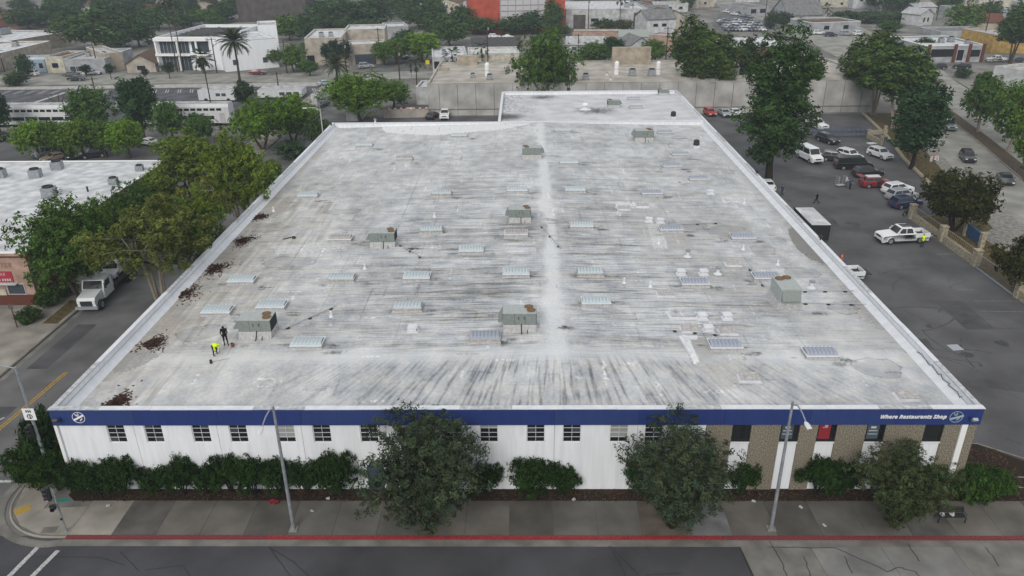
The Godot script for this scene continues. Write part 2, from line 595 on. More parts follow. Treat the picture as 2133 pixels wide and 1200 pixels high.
	for k in 9:
		b.ribbon([G(85, 826) + d * k * 0.0 + sd * 0.4, G(85, 826) + sd * 0.4 + d * 0.12], 0.12, 0.025)
	struct(b, "road_studs", M.tar)
	# tactile paving at the ramp, meter lid
	b = mb()
	b.sheet([G(28, 1066), G(62, 1052), G(66, 1064), G(34, 1078)], 0.128)
	struct(b, "tactile_paving", M.tactile)
	# tar seams and cracks in the front road
	b = mb()
	for s in [[[560, 1140], [590, 1180], [615, 1215]], [[560, 1140], [610, 1170], [660, 1215]], [[1268, 1138], [1290, 1170], [1310, 1215]], [[1270, 1137], [1305, 1172], [1345, 1215]], [[1345, 1138], [1352, 1152]], [[60, 1160], [210, 1161], [260, 1178]], [[300, 1188], [380, 1178], [395, 1200]], [[250, 1150], [290, 1190]], [[1340, 1198], [1420, 1194]]]:
		var pts := []
		for i in s.size() - 1:
			for k in 6:
				var t := k / 6.0
				pts.append(G(lerpf(s[i][0], s[i + 1][0], t) + rng.randf_range(-1.5, 1.5), lerpf(s[i][1], s[i + 1][1], t)))
		pts.append(G(s[-1][0], s[-1][1]))
		b.ribbon(pts, 0.045, 0.016)
	struct(b, "road_cracks", M.tar)
	b = mb()
	for s in [[[1604, 1128], [1625, 1165], [1645, 1215]], [[1600, 1140], [1740, 1142], [1815, 1175], [1850, 1192]], [[1850, 1192], [1870, 1182], [1905, 1190], [1925, 1210]], [[1892, 1133], [1915, 1170]], [[1675, 1160], [1690, 1205]], [[1760, 1160], [1775, 1195]], [[2055, 1140], [2080, 1180]]]:
		var pts := []
		for i in s.size() - 1:
			for k in 7:
				var t := k / 7.0
				pts.append(G(lerpf(s[i][0], s[i + 1][0], t) + rng.randf_range(-2, 2), lerpf(s[i][1], s[i + 1][1], t) + rng.randf_range(-1, 1)))
		pts.append(G(s[-1][0], s[-1][1]))
		b.ribbon(pts, 0.05, 0.018)
	struct(b, "slab_cracks", M.tar)

# loose bark chips on the beds, one mass
func chips() -> void:
	var r := RandomNumberGenerator.new()
	r.seed = 91
	var b := mb(true)
	for i in 9000:
		var p := V(r.randf_range(-31.0, 46.0), r.randf_range(-44.2, -43.0), 0.155)
		if i % 6 == 0: p = V(r.randf_range(32.4, 37.5), r.randf_range(-49.0, -44.4), 0.14)
		var t := r.randf_range(0, TAU)
		var l := r.randf_range(0.04, 0.12)
		var a := Vector3(cos(t), r.randf_range(-0.3, 0.5), sin(t)) * l
		var c := Vector3(-sin(t), r.randf_range(-0.3, 0.3), cos(t)) * l * 0.45
		var k := r.randf_range(0.35, 1.5)
		b.col = Color(0.062 * k, 0.041 * k, 0.030 * k)
		b.quad(p - a - c, p + a - c, p + a + c, p - a + c, Vector3.UP)
	var o := build(b, "bark_chips", M.leaf)
	tag(o, "reddish brown bark chips spread over the bed under the hedge", "bark chips")
	o.set_meta("kind", "stuff")

# ---------------------------------------------------------------- the warehouse
const FZ := -44.25
const RX := 3.6

func roofy(x: float, z: float) -> float:
	if z < -131.5:
		return 6.45
	var e := 35.75 if x < RX else 28.5
	var h := 6.95 - 0.72 * absf(x - RX) / e
	var d := FZ - z
	if d < 7.6: h = minf(h, lerpf(6.25, h + 0.03, clampf(d / 7.6, 0, 1)))
	return h

func roof_texture() -> ImageTexture:
	var W := 1400
	var H := 1500
	var st := noise(21, 0.16, 4).get_image(95, H)
	st.resize(W, H, Image.INTERPOLATE_BILINEAR)
	var st2 := noise(22, 0.035, 4).get_image(64, H)
	st2.resize(W, H, Image.INTERPOLATE_BILINEAR)
	var co := noise(23, 0.02, 5).get_image(350, 375)
	co.resize(W, H, Image.INTERPOLATE_CUBIC)
	var fi := noise(24, 0.12, 3).get_image(W, H)
	var ve := noise(25, 0.05, 3).get_image(W, 150)
	ve.resize(W, H, Image.INTERPOLATE_BILINEAR)
	var mo := noise(27, 0.045, 4).get_image(700, 750)
	mo.resize(W, H, Image.INTERPOLATE_CUBIC)
	for im in [st, st2, co, fi, ve, mo]: im.convert(Image.FORMAT_L8)
	var a1 := st.get_data()
	var a2 := st2.get_data()
	var a3 := co.get_data()
	var a4 := fi.get_data()
	var a5 := ve.get_data()
	var a6 := mo.get_data()
	var fan := noise(26, 0.9, 3)
	var lut := PackedByteArray()
	lut.resize(256)
	for i in 256:
		lut[i] = int(clampf(Color(i / 255.0, 0, 0).linear_to_srgb().r * 255.0, 0, 255))
	var env := PackedFloat32Array()
	var wl := PackedFloat32Array()
	var wr := PackedFloat32Array()
	for i in W:
		var x := -32.0 + 64.0 * i / W
		var a := absf(x - RX)
		env.append(clampf((a - 0.6) / 1.6, 0, 1) * lerpf(1.0, 0.25, clampf((a - 9.0) / 15.0, 0, 1)))
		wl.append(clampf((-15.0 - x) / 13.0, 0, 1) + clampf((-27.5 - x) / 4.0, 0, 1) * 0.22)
		wr.append(clampf((x - 26.5) / 5.0, 0, 1))
	var d := PackedByteArray()
	d.resize(W * H * 3)
	var k := 0
	var q := 0
	for j in H:
		var D := 87.25 * j / H
		var crest := clampf(1.0 - absf(D - 8.0) / 1.7, 0, 1)
		var mid := clampf(1.2 - absf(D - 27.0) / 45.0, 0, 1)
		var spread := 1.0 + (7.6 - D) * 0.045
		for i in W:
			var s := a1[k] / 255.0
			var s2 := a2[k] / 255.0
			var c := a3[k] / 255.0
			var f := a4[k] / 255.0
			var m6 := a6[k] / 255.0
			var L := 0.475 + (c - 0.5) * 0.22 + (f - 0.5) * 0.13 + (m6 - 0.5) * 0.20
			var x := -32.0 + 64.0 * i / W
			var fr := clampf((8.6 - D + (f - 0.5) * 1.5) / 1.8, 0, 1)
			if fr > 0.0:
				var g := fan.get_noise_2d((x - RX) / spread * 2.9 + 300.0, D * 0.2)
				var am := clampf(1.15 - absf(x - RX) / 26.0, 0.15, 1)
				L -= clampf(g * 1.9 + 0.05, 0, 1) * 0.21 * am * fr
			if fr < 1.0:
				var e := env[i] * mid * (1.0 - fr)
				L -= clampf((s - 0.47) * 3.0, 0, 1) * 0.16 * e * (0.4 + 1.2 * m6) + clampf((s2 - 0.46) * 2.8, 0, 1) * 0.16 * e
				L += clampf((0.42 - s) * 2.5, 0, 1) * 0.10 * e
				L -= clampf((s - 0.5) * 2.0, 0, 1) * 0.07
			L += (0.64 - L) * crest * 0.75 * (0.6 + 0.6 * c)
			var rg := clampf(1.5 - absf(x - RX + (c - 0.5) * 1.0) / (0.35 + 0.55 * c), 0, 1) * (0.45 + 0.6 * f) * clampf((D - 6.0) / 3.0, 0, 1)
			L += (0.66 - L) * minf(rg, 0.75)
			# silt and litter that has washed to the low edges
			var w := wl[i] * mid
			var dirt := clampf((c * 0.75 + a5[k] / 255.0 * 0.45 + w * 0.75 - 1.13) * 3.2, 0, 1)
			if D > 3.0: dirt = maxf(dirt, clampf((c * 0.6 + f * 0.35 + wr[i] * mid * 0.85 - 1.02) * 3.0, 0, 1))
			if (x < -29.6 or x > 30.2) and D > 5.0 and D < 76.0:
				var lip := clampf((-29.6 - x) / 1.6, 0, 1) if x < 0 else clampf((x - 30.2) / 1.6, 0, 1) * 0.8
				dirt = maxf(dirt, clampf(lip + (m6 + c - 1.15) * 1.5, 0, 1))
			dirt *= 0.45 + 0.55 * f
			L = clampf(L, 0.14, 0.75)
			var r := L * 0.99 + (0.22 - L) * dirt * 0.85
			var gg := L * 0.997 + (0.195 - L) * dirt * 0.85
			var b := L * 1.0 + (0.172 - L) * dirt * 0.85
			var warm := (s2 - 0.5) * 0.03 + (m6 - 0.5) * 0.04 - 0.004 + minf(w, 1.0) * 0.025
			r += warm * 0.6
			b -= warm
			d[q] = int(r * 255.0)
			d[q + 1] = int(gg * 255.0)
			d[q + 2] = int(minf(b, 1.0) * 255.0)
			k += 1
			q += 3
	# patches of other age: outline on the roof, tone, cover, raggedness
	for p in [
		[[[1640, 474], [1662, 464], [1700, 492], [1760, 548], [1772, 575], [1735, 553], [1690, 536], [1657, 512]], 0.19, 0.95, 0.3],
		[[[1476, 459], [1552, 457], [1574, 488], [1556, 503], [1500, 503]], 0.37, 0.55, 0.5],
		[[[1376, 488], [1432, 488], [1446, 524], [1392, 524]], 0.37, 0.6, 0.2],
		[[[1346, 470], [1372, 468], [1392, 522], [1362, 522]], 0.70, 0.8, 1.6],
		[[[1283, 424], [1352, 424], [1352, 438], [1280, 438]], 0.70, 0.8, 1.5],
		[[[1310, 408], [1385, 404], [1384, 424], [1312, 424]], 0.38, 0.5, 0.5],
		[[[1428, 706], [1478, 706], [1500, 740], [1452, 760]], 0.36, 0.7, 0.5],
		[[[1412, 703], [1428, 703], [1452, 762], [1440, 764]], 0.72, 0.9, 0.5],
		[[[1455, 758], [1545, 752], [1572, 808], [1474, 810]], 0.42, 0.6, 0.8],
		[[[790, 264], [1112, 262], [1050, 274], [905, 284], [800, 276]], 0.70, 0.9, 0.3],
		[[[240, 745], [300, 722], [330, 735], [285, 762], [235, 775]], 0.26, 0.85, 0.9],
		[[[310, 712], [345, 702], [355, 715], [320, 727]], 0.25, 0.8, 1.0],
		[[[505, 392], [600, 345], [628, 352], [560, 398], [530, 410]], 0.36, 0.7, 1.6],
		[[[400, 540], [470, 470], [500, 490], [430, 560]], 0.36, 0.6, 1.3],
		[[[1020, 820], [1130, 822], [1130, 830], [1020, 832]], 0.40, 0.75, 1.8],
		[[[560, 510], [700, 505], [720, 520], [580, 528]], 0.60, 0.6, 1.0],
		[[[1640, 600], [1700, 640], [1620, 650], [1560, 560]], 0.58, 0.4, 0.8],
		[[[1860, 690], [1895, 705], [1945, 752], [1925, 752], [1880, 728]], 0.20, 0.85, 1.5],
		[[[1775, 590], [1800, 600], [1860, 660], [1840, 660]], 0.30, 0.8, 1.7],
		[[[590, 650], [640, 640], [625, 665], [595, 672]], 0.42, 0.6, 1.2],
		[[[1440, 560], [1560, 540], [1600, 600], [1500, 640]], 0.38, 0.4, 1.3],
		[[[1300, 440], [1480, 430], [1500, 560], [1340, 540]], 0.40, 0.35, 1.5],
		[[[1640, 660], [1800, 640], [1850, 720], [1700, 730]], 0.40, 0.35, 1.5],
		[[[1235, 460], [1440, 470], [1430, 500], [1240, 490]], 0.36, 0.35, 1.4]]:
		var poly := PackedVector2Array()
		var lo := Vector2(9999, 9999)
		var hi := -lo
		for v in p[0]:
			var g := G(v[0], v[1], 6.45)
			var t := Vector2((g.x + 32.0) / 64.0 * W, (FZ - g.z) / 87.25 * H)
			poly.append(t)
			lo = lo.min(t)
			hi = hi.max(t)
		for j in range(maxi(0, int(lo.y) - 3), mini(H, int(hi.y) + 4)):
			for i in range(maxi(0, int(lo.x) - 3), mini(W, int(hi.x) + 4)):
				var kk := j * W + i
				var wob := Vector2(a3[kk] - 128, a4[kk] - 128) * 0.09
				if Geometry2D.is_point_in_polygon(Vector2(i, j) + wob, poly):
					var cover: float = p[2] * clampf(1.0 - p[3] * (0.55 - a4[kk] / 255.0) * 1.6, 0, 1)
					var tone: float = p[1] * (0.88 + 0.24 * a4[kk] / 255.0)
					for z in 3:
						d[kk * 3 + z] = int(lerpf(d[kk * 3 + z], tone * 255.0 * ([1.03, 0.99, 0.94][z] if p[1] < 0.5 else 1.0), cover))
	# dirt caught round the curbs of skylights and units, soot trails
	var rr := RandomNumberGenerator.new()
	rr.seed = 5
	for s in SKY + [[560, 705], [830, 515], [1110, 465], [1125, 690], [1660, 645], [1130, 330], [1360, 295]]:
		var g := G(s[0], s[1], 6.6)
		for e in 5:
			var cx := (g.x + (1.3 + rr.randf() * 1.2) * (1 if rr.randf() > 0.3 else -1) + 32.0) / 64.0 * W
			var cy := (FZ - g.z - rr.randf_range(-0.6, 1.0)) / 87.25 * H
			var rx := rr.randf_range(6, 26)
			var ry := rr.randf_range(3, 9)
			var dk := rr.randf_range(0.35, 0.75)
			for j in range(maxi(0, int(cy - ry)), mini(H, int(cy + ry))):
				for i in range(maxi(0, int(cx - rx)), mini(W, int(cx + rx))):
					var kk := j * W + i
					var t := 1.0 - Vector2((i - cx) / rx, (j - cy) / ry).length() + (a4[kk] / 255.0 - 0.5) * 1.1
					if t > 0.15:
						for z in 3: d[kk * 3 + z] = int(d[kk * 3 + z] * (1.0 - dk * minf(t, 0.9)))
	# rings of silt left by ponding water
	for s in [[1525, 482, 46, 30], [1668, 566, 40, 22], [1765, 640, 40, 26], [610, 545, 60, 26], [700, 440, 50, 20], [1590, 520, 30, 20], [1430, 470, 46, 26], [420, 690, 50, 24], [1820, 760, 50, 26], [560, 470, 40, 22]]:
		var g := G(s[0], s[1], 6.5)
		var cx := (g.x + 32.0) / 64.0 * W
		var cy := (FZ - g.z) / 87.25 * H
		var rx: float = s[2]
		var ry: float = s[3]
		for j in range(maxi(0, int(cy - ry * 1.3)), mini(H, int(cy + ry * 1.3))):
			for i in range(maxi(0, int(cx - rx * 1.3)), mini(W, int(cx + rx * 1.3))):
				var kk := j * W + i
				var t := Vector2((i - cx) / rx, (j - cy) / ry).length() + (a3[kk] / 255.0 - 0.5) * 0.9 + (a6[kk] / 255.0 - 0.5) * 0.5
				var cover := 0.0
				if t < 0.92: cover = 0.13 * a4[kk] / 128.0
				elif t < 1.0: cover = 0.34 * a4[kk] / 128.0
				for z in 3: d[kk * 3 + z] = int(d[kk * 3 + z] * (1.0 - cover))
	# short white and dark dabs: mastic repairs and scuffs
	for e in 700:
		var cx := rr.randf() * W
		var cy := pow(rr.randf(), 0.8) * H
		var along := rr.randf() > 0.4
		var rx := rr.randf_range(4, 22) if along else rr.randf_range(1.5, 4)
		var ry := rr.randf_range(1.2, 3) if along else rr.randf_range(5, 26)
		var up := rr.randf() > 0.5
		for j in range(maxi(0, int(cy - ry)), mini(H, int(cy + ry))):
			for i in range(maxi(0, int(cx - rx)), mini(W, int(cx + rx))):
				var kk := j * W + i
				if a4[kk] > 120:
					for z in 3: d[kk * 3 + z] = int(minf(d[kk * 3 + z] * (1.3 if up else 0.7), 180))
	# laps between the sheets of the membrane
	for e in 30:
		var j := int((e + 0.3 + 0.4 * rr.randf()) / 30.0 * H)
		for i in W:
			var kk := j * W + i
			if a3[kk] > 118:
				for z in 3: d[kk * 3 + z] = int(d[kk * 3 + z] * 0.86)
	for e in [[-13.4, 0.74], [-17.3, 0.85], [-9.8, 0.86], [-23.0, 0.82], [10.2, 0.88], [17.5, 0.86], [23.4, 0.88]]:
		var i0 := int((e[0] + 32.0) / 64.0 * W)
		for j in range(150, H - 20):
			if a3[j * W + i0] + (a5[j * W + i0] - 128) / 2 < 120: continue
			for q2 in 3:
				var kk := j * W + i0 + q2
				for z in 3: d[kk * 3 + z] = int(d[kk * 3 + z] * e[1])
	for i in d.size(): d[i] = lut[d[i]]
	return ImageTexture.create_from_image(Image.create_from_data(W, H, false, Image.FORMAT_RGB8, d))

# grid of roof over x0..x1, z0..z1
func roof_grid(x0: float, x1: float, z0: float, z1: float, nx: int, nz: int) -> MB:
	var b := mb()
	for j in nz:
		for i in nx:
			var p := []
			for o in [[0, 0], [1, 0], [1, 1], [0, 1]]:
				var x := lerpf(x0, x1, float(i + o[0]) / nx)
				var z := lerpf(z0, z1, float(j + o[1]) / nz)
				p.append(Vector3(x, roofy(x, z), z))
			var s := b.v.size()
			b.quad(p[0], p[1], p[2], p[3], Vector3.UP)
			for w in range(s, b.v.size()):
				b.u.append(Vector2((b.v[w].x - x0) / (x1 - x0), (b.v[w].z - z0) / (z1 - z0)))
	return b

func warehouse() -> void:
	var t := thing("warehouse", "large white warehouse with dark blue fascia band and stained white roof", "warehouse")
	# roof
	var rm := StandardMaterial3D.new()
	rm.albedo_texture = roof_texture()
	rm.roughness = 0.9
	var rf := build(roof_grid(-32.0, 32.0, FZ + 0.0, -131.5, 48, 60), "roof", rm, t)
	rf.set_meta("label", "white membrane roof with grey streaks running from its ridge")
	# rear annexe roof
	var W := 420
	var H := 320
	var n1 := noise(31, 0.02, 5).get_image(W, H)
	var n2 := noise(32, 0.09, 4).get_image(W, H)
	n1.convert(Image.FORMAT_L8)
	n2.convert(Image.FORMAT_L8)
	var e1 := n1.get_data()
	var e2 := n2.get_data()
	var d := PackedByteArray()
	d.resize(W * H * 3)
	for k in W * H:
		var x := float(k % W) / W
		var z := float(k / W) / H
		var L := 0.52 + (e1[k] / 255.0 - 0.5) * 0.18
		L -= clampf(1.0 - x * 4.5, 0, 1) * clampf((e2[k] / 255.0 - 0.45) * 3.0, 0, 1) * 0.4
		for s in [[0.50, 0.42, 0.13], [0.23, 0.90, 0.10], [0.03, 0.25, 0.12]]:
			var r := Vector2((x - s[0]) / s[2], (z - s[1]) / s[2]).length() + (e2[k] / 255.0 - 0.5) * 0.7
			if r < 1.0: L -= (1.0 - r) * 0.5
		L = Color(clampf(L, 0.1, 0.8), 0, 0).linear_to_srgb().r * 255.0
		d[k * 3] = int(L)
		d[k * 3 + 1] = int(L)
		d[k * 3 + 2] = int(minf(L * 1.01, 255))
	var xm := StandardMaterial3D.new()
	xm.albedo_texture = ImageTexture.create_from_image(Image.create_from_data(W, H, false, Image.FORMAT_RGB8, d))
	xm.roughness = 0.9
	build(roof_grid(-3.3, 32.0, -131.6, -158.7, 8, 8), "rear_roof", xm, t)
	# parapets and their caps: along the sides, the back, the annexe
	for s in [[-32.0, -88.0, 0.32, 87.2], [32.0, -101.6, 0.32, 114.4]]:
		var b := mb()
		b.bx(V(s[0], s[1], 3.55), Vector3(s[2] - 0.04, 7.1, s[3]))
		build(b, "side_wall", M.white, t)
		var n := int(s[3] / 6.0)
		for q in n:
			b = mb()
			b.bx(V(s[0] + 0.012 * sin(q * 2.3), s[1] + s[3] / 2 - s[3] * (q + 0.5) / n, 7.15 + 0.008 * sin(q * 1.7)), Vector3(s[2] + 0.06, 0.1, s[3] / n - 0.025), 0.0015 * sin(q * 3.1))
			build(b, "parapet_cap", M.cap if q % 3 else M.cap_old, t)
	for s in [[0.0, -131.55, 63.6, 0.3], [14.3, -158.75, 34.9, 0.3]]:
		var b := mb()
		b.bx(V(s[0], s[1], 3.5), Vector3(s[2], 7.0, s[3]))
		build(b, "rear_wall", M.white, t)
		b = mb()
		b.bx(V(s[0], s[1], 7.06), Vector3(s[2], 0.11, s[3] + 0.16))
		build(b, "parapet_cap", M.cap, t)
	var ea := mb()
	ea.bx(V(-3.3, -145.2, 3.5), Vector3(0.3, 7.0, 26.8))
	build(ea, "rear_wall", M.white, t)
	ea = mb()
	ea.bx(V(-3.3, -145.2, 7.06), Vector3(0.46, 0.11, 26.8))
	build(ea, "parapet_cap", M.cap, t)
	# flashing at the foot of the side parapets
	for s in [[-31.62, -0.35], [31.62, 0.35]]:
		var b := mb()
		var zz := FZ - 0.5
		while zz > -131.0:
			var z2 := maxf(zz - 3.0, -131.2)
			b.quad(Vector3(s[0] - s[1], roofy(s[0], zz) + 0.012, zz), Vector3(s[0] - s[1], roofy(s[0], z2) + 0.012, z2), Vector3(s[0] + s[1] * 0.55, roofy(s[0], z2) + 0.4, z2), Vector3(s[0] + s[1] * 0.55, roofy(s[0], zz) + 0.4, zz), Vector3(-s[1], 1, 0))
			zz = z2
		build(b, "cant_flashing", M.cap, t)
	# front: joints every 5.87 m, two windows in each panel, set right under the band
	var wins := [-27.95, -25.29, -21.93, -19.29, -15.92, -13.38, -10.05, -7.5, -4.15, -1.63, 1.65, 4.18, 7.47, 9.89]
	var dark := [15.96, 19.31, 21.88, 25.23, 29.22]
	var joints := [-32.15, -26.65, -20.75, -14.8, -8.85, -2.9, 2.95, 8.75, 13.5]
	var sill := 4.27
	var top := 5.9
	for k in 8:
		var a: float = joints[k] + (0.012 if k else 0.0)
		var c: float = joints[k + 1] - 0.012
		var poly := PackedVector2Array([Vector2(a, 0), Vector2(c, 0), Vector2(c, top)])
		var mine := []
		for w in wins:
			if w > a and w < c: mine.append(w)
		mine.reverse()
		for w in mine:
			poly.append_array([Vector2(w + 0.64, top), Vector2(w + 0.64, sill), Vector2(w - 0.64, sill), Vector2(w - 0.64, top)])
		poly.append(Vector2(a, top))
		var b := mb()
		b.prism(poly, FZ - 0.2, FZ + 0.0)
		build(b, "wall_panel", M.white, t)
		if k:
			b = mb()
			b.bx(Vector3(a - 0.012, 2.95, FZ - 0.11), Vector3(0.024, 5.9, 0.16))
			build(b, "joint", M.black, t)
	# pebble-dashed bays with white strips under dark windows
	var edge := 13.512
	for k in 6:
		var c: float = dark[k] - 0.66 if k < 5 else 32.1
		var b := mb()
		b.bx(Vector3((edge + c) / 2, top / 2, FZ - 0.08), Vector3(c - edge, top, 0.26))
		build(b, "pebble_panel", M.pebble, t).set_meta("label", "tan pebble-dashed wall panel")
		if k < 5:
			b = mb()
			b.bx(Vector3(dark[k], sill / 2, FZ - 0.14), Vector3(1.29, sill, 0.2))
			build(b, "spandrel", M.white, t)
			b = mb()
			b.bx(Vector3(dark[k], sill + 0.02, FZ - 0.02), Vector3(1.29, 0.06, 0.22))
			build(b, "sill", M.white_clean, t)
		edge = c + 1.32
	# white corner posts
	for x in [-32.05, 31.2]:
		var b := mb()
		b.bx(Vector3(x, 2.95, FZ + 0.10), Vector3(0.4 if x > 0 else 0.22, 5.9, 0.14))
		build(b, "corner_post", M.white_clean, t)
	var k := 0
	for w in wins:
		var f := sub("window", t, Vector3(w, sill, FZ))
		f.scale.y = (top - sill) / 1.52
		var b := mb()
		for s in [[-0.61, 0.76, 0.06, 1.52], [0.61, 0.76, 0.06, 1.52], [0, 0.03, 1.16, 0.06], [0, 1.49, 1.16, 0.06]]:
			b.bx(Vector3(s[0], s[1], -0.09), Vector3(s[2] * 0.7 if s[2] < 0.1 else s[2], s[3] if s[3] > 0.1 else s[3] * 0.7, 0.07))
		build(b, "frame", M.white_clean, f)
		b = mb()
		b.bx(Vector3(0, 0.76, -0.085), Vector3(0.028, 1.4, 0.05))
		for r in 3: b.bx(Vector3(0, 0.41 + 0.355 * r, -0.085), Vector3(1.16, 0.026, 0.046))
		build(b, "glazing_bar", M.cap, f)
		for r in 4:
			for c in 2:
				b = mb()
				b.bx(Vector3(-0.29 + 0.58 * c, 0.235 + 0.353 * r, -0.105), Vector3(0.56, 0.34, 0.012), 0.0, rng.randf_range(-0.03, 0.03))
				build(b, "pane", M.blind if (k in [4, 12] and r > 0) or (k in [7, 9] and r == 3) else (M.glass if (k * 5 + r * 3 + c * 2) % 7 else M.glass_blue), f)
		k += 1
	k = 0
	for w in dark:
		var f := sub("window", t, Vector3(w, sill, FZ))
		f.scale.y = (top - sill) / 1.52
		var b := mb()
		for s in [[-0.62, 0.76, 0.05, 1.52], [0.62, 0.76, 0.05, 1.52], [0, 0.07, 1.19, 0.05], [0, 1.49, 1.19, 0.05]]:
			b.bx(Vector3(s[0], s[1], -0.06), Vector3(s[2], s[3], 0.08))
		build(b, "frame", M.black, f)
		b = mb()
		b.bx(Vector3(0, 0.79, -0.085), Vector3(1.18, 1.38, 0.012))
		build(b, "pane", M.glass, f)
		if k in [1, 2, 3]:
			b = mb()
			b.bx(Vector3(-0.12, 0.82, -0.07), Vector3(0.8, 1.15, 0.008))
			build(b, "poster", [M.glass, mat(0.06, 0.08, 0.10, 0.5), mat(0.25, 0.02, 0.03, 0.5), mat(0.07, 0.10, 0.13, 0.5)][k], f)
			b = mb()
			if k == 2:
				b.bx(Vector3(-0.05, 1.22, -0.062), Vector3(0.22, 0.2, 0.006))
				b.bx(Vector3(-0.12, 1.12, -0.062), Vector3(0.34, 0.05, 0.006))
			else:
				for r in 3: b.bx(Vector3(-0.12, 0.62 + 0.26 * r, -0.062), Vector3([0.66, 0.6, 0.36][r], [0.05, 0.06, 0.15][r], 0.006))
			build(b, "poster_print", M.pale, f)
		k += 1
	# blue band in panels
	for q in 11:
		var a := -32.2 + q * 5.855
		var b := mb()
		b.bx(Vector3(a + 2.9275, 6.52, FZ + 0.0), Vector3(5.825, 1.3, 0.34))
		build(b, "fascia_panel", M.blue if q % 3 else M.blue_faded, t)
	for q in 10:
		var b := mb()
		b.bx(Vector3(-32.2 + (q + 1) * 5.855, 6.52, FZ + 0.0), Vector3(0.03, 1.28, 0.31))
		build(b, "fascia_joint", M.black, t)
	for q in 18:
		var cp := mb()
		cp.bx(Vector3(-32.25 + 64.5 * (q + 0.5) / 18.0, 7.195 + 0.006 * sin(q * 2.1), FZ - 0.03), Vector3(64.5 / 18.0 - 0.015, 0.05, 0.46))
		build(cp, "front_cap", M.cap if q % 4 else M.cap_old, t)
	# the door behind the big street tree, with its blue frame
	var dr := sub("door", t, Vector3(-9.9, 0, FZ))
	var db := mb()
	db.bx(Vector3(0, 1.15, 0.03), Vector3(0.95, 2.1, 0.06))
	build(db, "leaf", mat(0.05, 0.065, 0.10, 0.5), dr)
	db = mb()
	for s in [[-0.52, 1.15, 0.09, 2.2], [0.52, 1.15, 0.09, 2.2], [0, 2.27, 1.13, 0.09]]: db.bx(Vector3(s[0], s[1], 0.05), Vector3(s[2], s[3], 0.1))
	build(db, "door_frame", M.blue, dr)
	db = mb()
	db.bx(Vector3(0.38, 1.1, 0.09), Vector3(0.05, 0.18, 0.06))
	build(db, "handle", M.steel, dr)
	# lettering and round emblems
	var txt := TextMesh.new()
	var fnt := SystemFont.new()
	fnt.font_names = PackedStringArray(["Droid Sans"])
	fnt.font_weight = 700
	fnt.font_italic = true
	txt.font = fnt
	txt.text = "Where Restaurants Shop"
	txt.font_size = 64
	txt.pixel_size = 0.0088
	txt.depth = 0.05
	var lx0 := 25.25
	var lx1 := 29.75
	var lt := build(txt, "lettering", M.white_clean, t)
	var bb := txt.get_aabb()
	lt.transform = Transform3D(Basis(Vector3((lx1 - lx0) / bb.size.x, 0, 0), Vector3(0.14, (lx1 - lx0) / bb.size.x, 0), Vector3(0, 0, 1)), Vector3((lx0 + lx1) / 2, 6.54, FZ + 0.2))
	emblem(t, Vector3(-30.2, 6.55, FZ + 0.175), M.white_clean, true)
	emblem(t, Vector3(30.42, 6.52, FZ + 0.175), mat(0.33, 0.42, 0.45, 0.6), false)
	# flood lights at the two ends of the band
	for x in [-31.6, 31.45]:
		var f := sub("flood_light", t, Vector3(x, 6.45, FZ + 0.17))
		var b := mb()
		b.bx(Vector3(0, 0, 0.05), Vector3(0.3, 0.3, 0.1))
		b.tube([Vector3(0, 0, 0.1), Vector3(0, 0.1, 0.35)], [0.035, 0.035], 6)
		build(b, "bracket", M.blue, f)
		b = mb()
		b.bx(Vector3(0, 0.1, 0.42), Vector3(0.34, 0.26, 0.2), 0.0, 0.6)
		build(b, "lamp_head", M.steel if x > 0 else mat(0.06, 0.05, 0.045, 0.6), f)

# round emblem with a ring, a slanted name bar and small marks
func emblem(t: Node, at: Vector3, m: Material, plain: bool) -> void:
	var e := sub("emblem", t, at)
	var b := mb()
	for i in 28:
		var a0 := TAU * i / 28.0
		var a1 := TAU * (i + 1) / 28.0
		b.prism(PackedVector2Array([Vector2(cos(a0), sin(a0)) * 0.45, Vector2(cos(a1), sin(a1)) * 0.45, Vector2(cos(a1), sin(a1)) * 0.415, Vector2(cos(a0), sin(a0)) * 0.415]), 0, 0.02)
	build(b, "ring", m, e)
	b = mb()
	b.prism(PackedVector2Array([Vector2(-0.42, -0.16), Vector2(-0.37, -0.29), Vector2(0.42, 0.14), Vector2(0.36, 0.27)]) if plain else PackedVector2Array([Vector2(-0.44, -0.13), Vector2(-0.40, -0.26), Vector2(0.5, 0.04), Vector2(0.46, 0.17)]), 0, 0.03)
	build(b, "name_bar", m, e)
	b = mb()
	for s in [[-0.16, 0.2, 0.5], [-0.05, 0.16, 0.5], [0.02, 0.25, 0.2], [0.1, -0.2, -0.5], [0.2, -0.12, -0.5]]:
		b.xbox(Transform3D(Basis(Vector3.BACK, s[2]), Vector3(s[0], s[1], 0.012)), Vector3(0.05, 0.2, 0.02))
	b.bx(Vector3(-0.1, 0.14, 0.012), Vector3(0.14, 0.04, 0.02))
	build(b, "mark", m, e)

# ---------------------------------------------------------------- what stands on the roof
const SKY := [[760, 309], [842, 338], [957, 289], [643, 415], [920, 411], [1078, 404], [1198, 403], [899, 487], [710, 505], [1211, 478], [1075, 495], [982, 529], [506, 592], [713, 588], [869, 585], [1075, 577], [1229, 576], [455, 656], [568, 645], [850, 648], [1241, 637], [642, 724], [1010, 711], [1172, 278], [1185, 346], [1399, 353], [1455, 380], [1417, 328], [1357, 410], [1397, 485], [1546, 502], [1595, 585], [1446, 597], [1509, 728], [1707, 745], [1385, 283], [1320, 212], [1325, 230]]

const ORD := ["first", "second", "third", "fourth", "fifth", "sixth", "seventh", "eighth", "ninth", "tenth", "eleventh", "twelfth", "thirteenth", "fourteenth", "fifteenth", "sixteenth", "seventeenth", "eighteenth"]

# the roof point under a photo pixel
func R(px: float, py: float) -> Vector3:
	var p := G(px, py, 6.6)
	for i in 4: p = G(px, py, roofy(p.x, p.z))
	return p

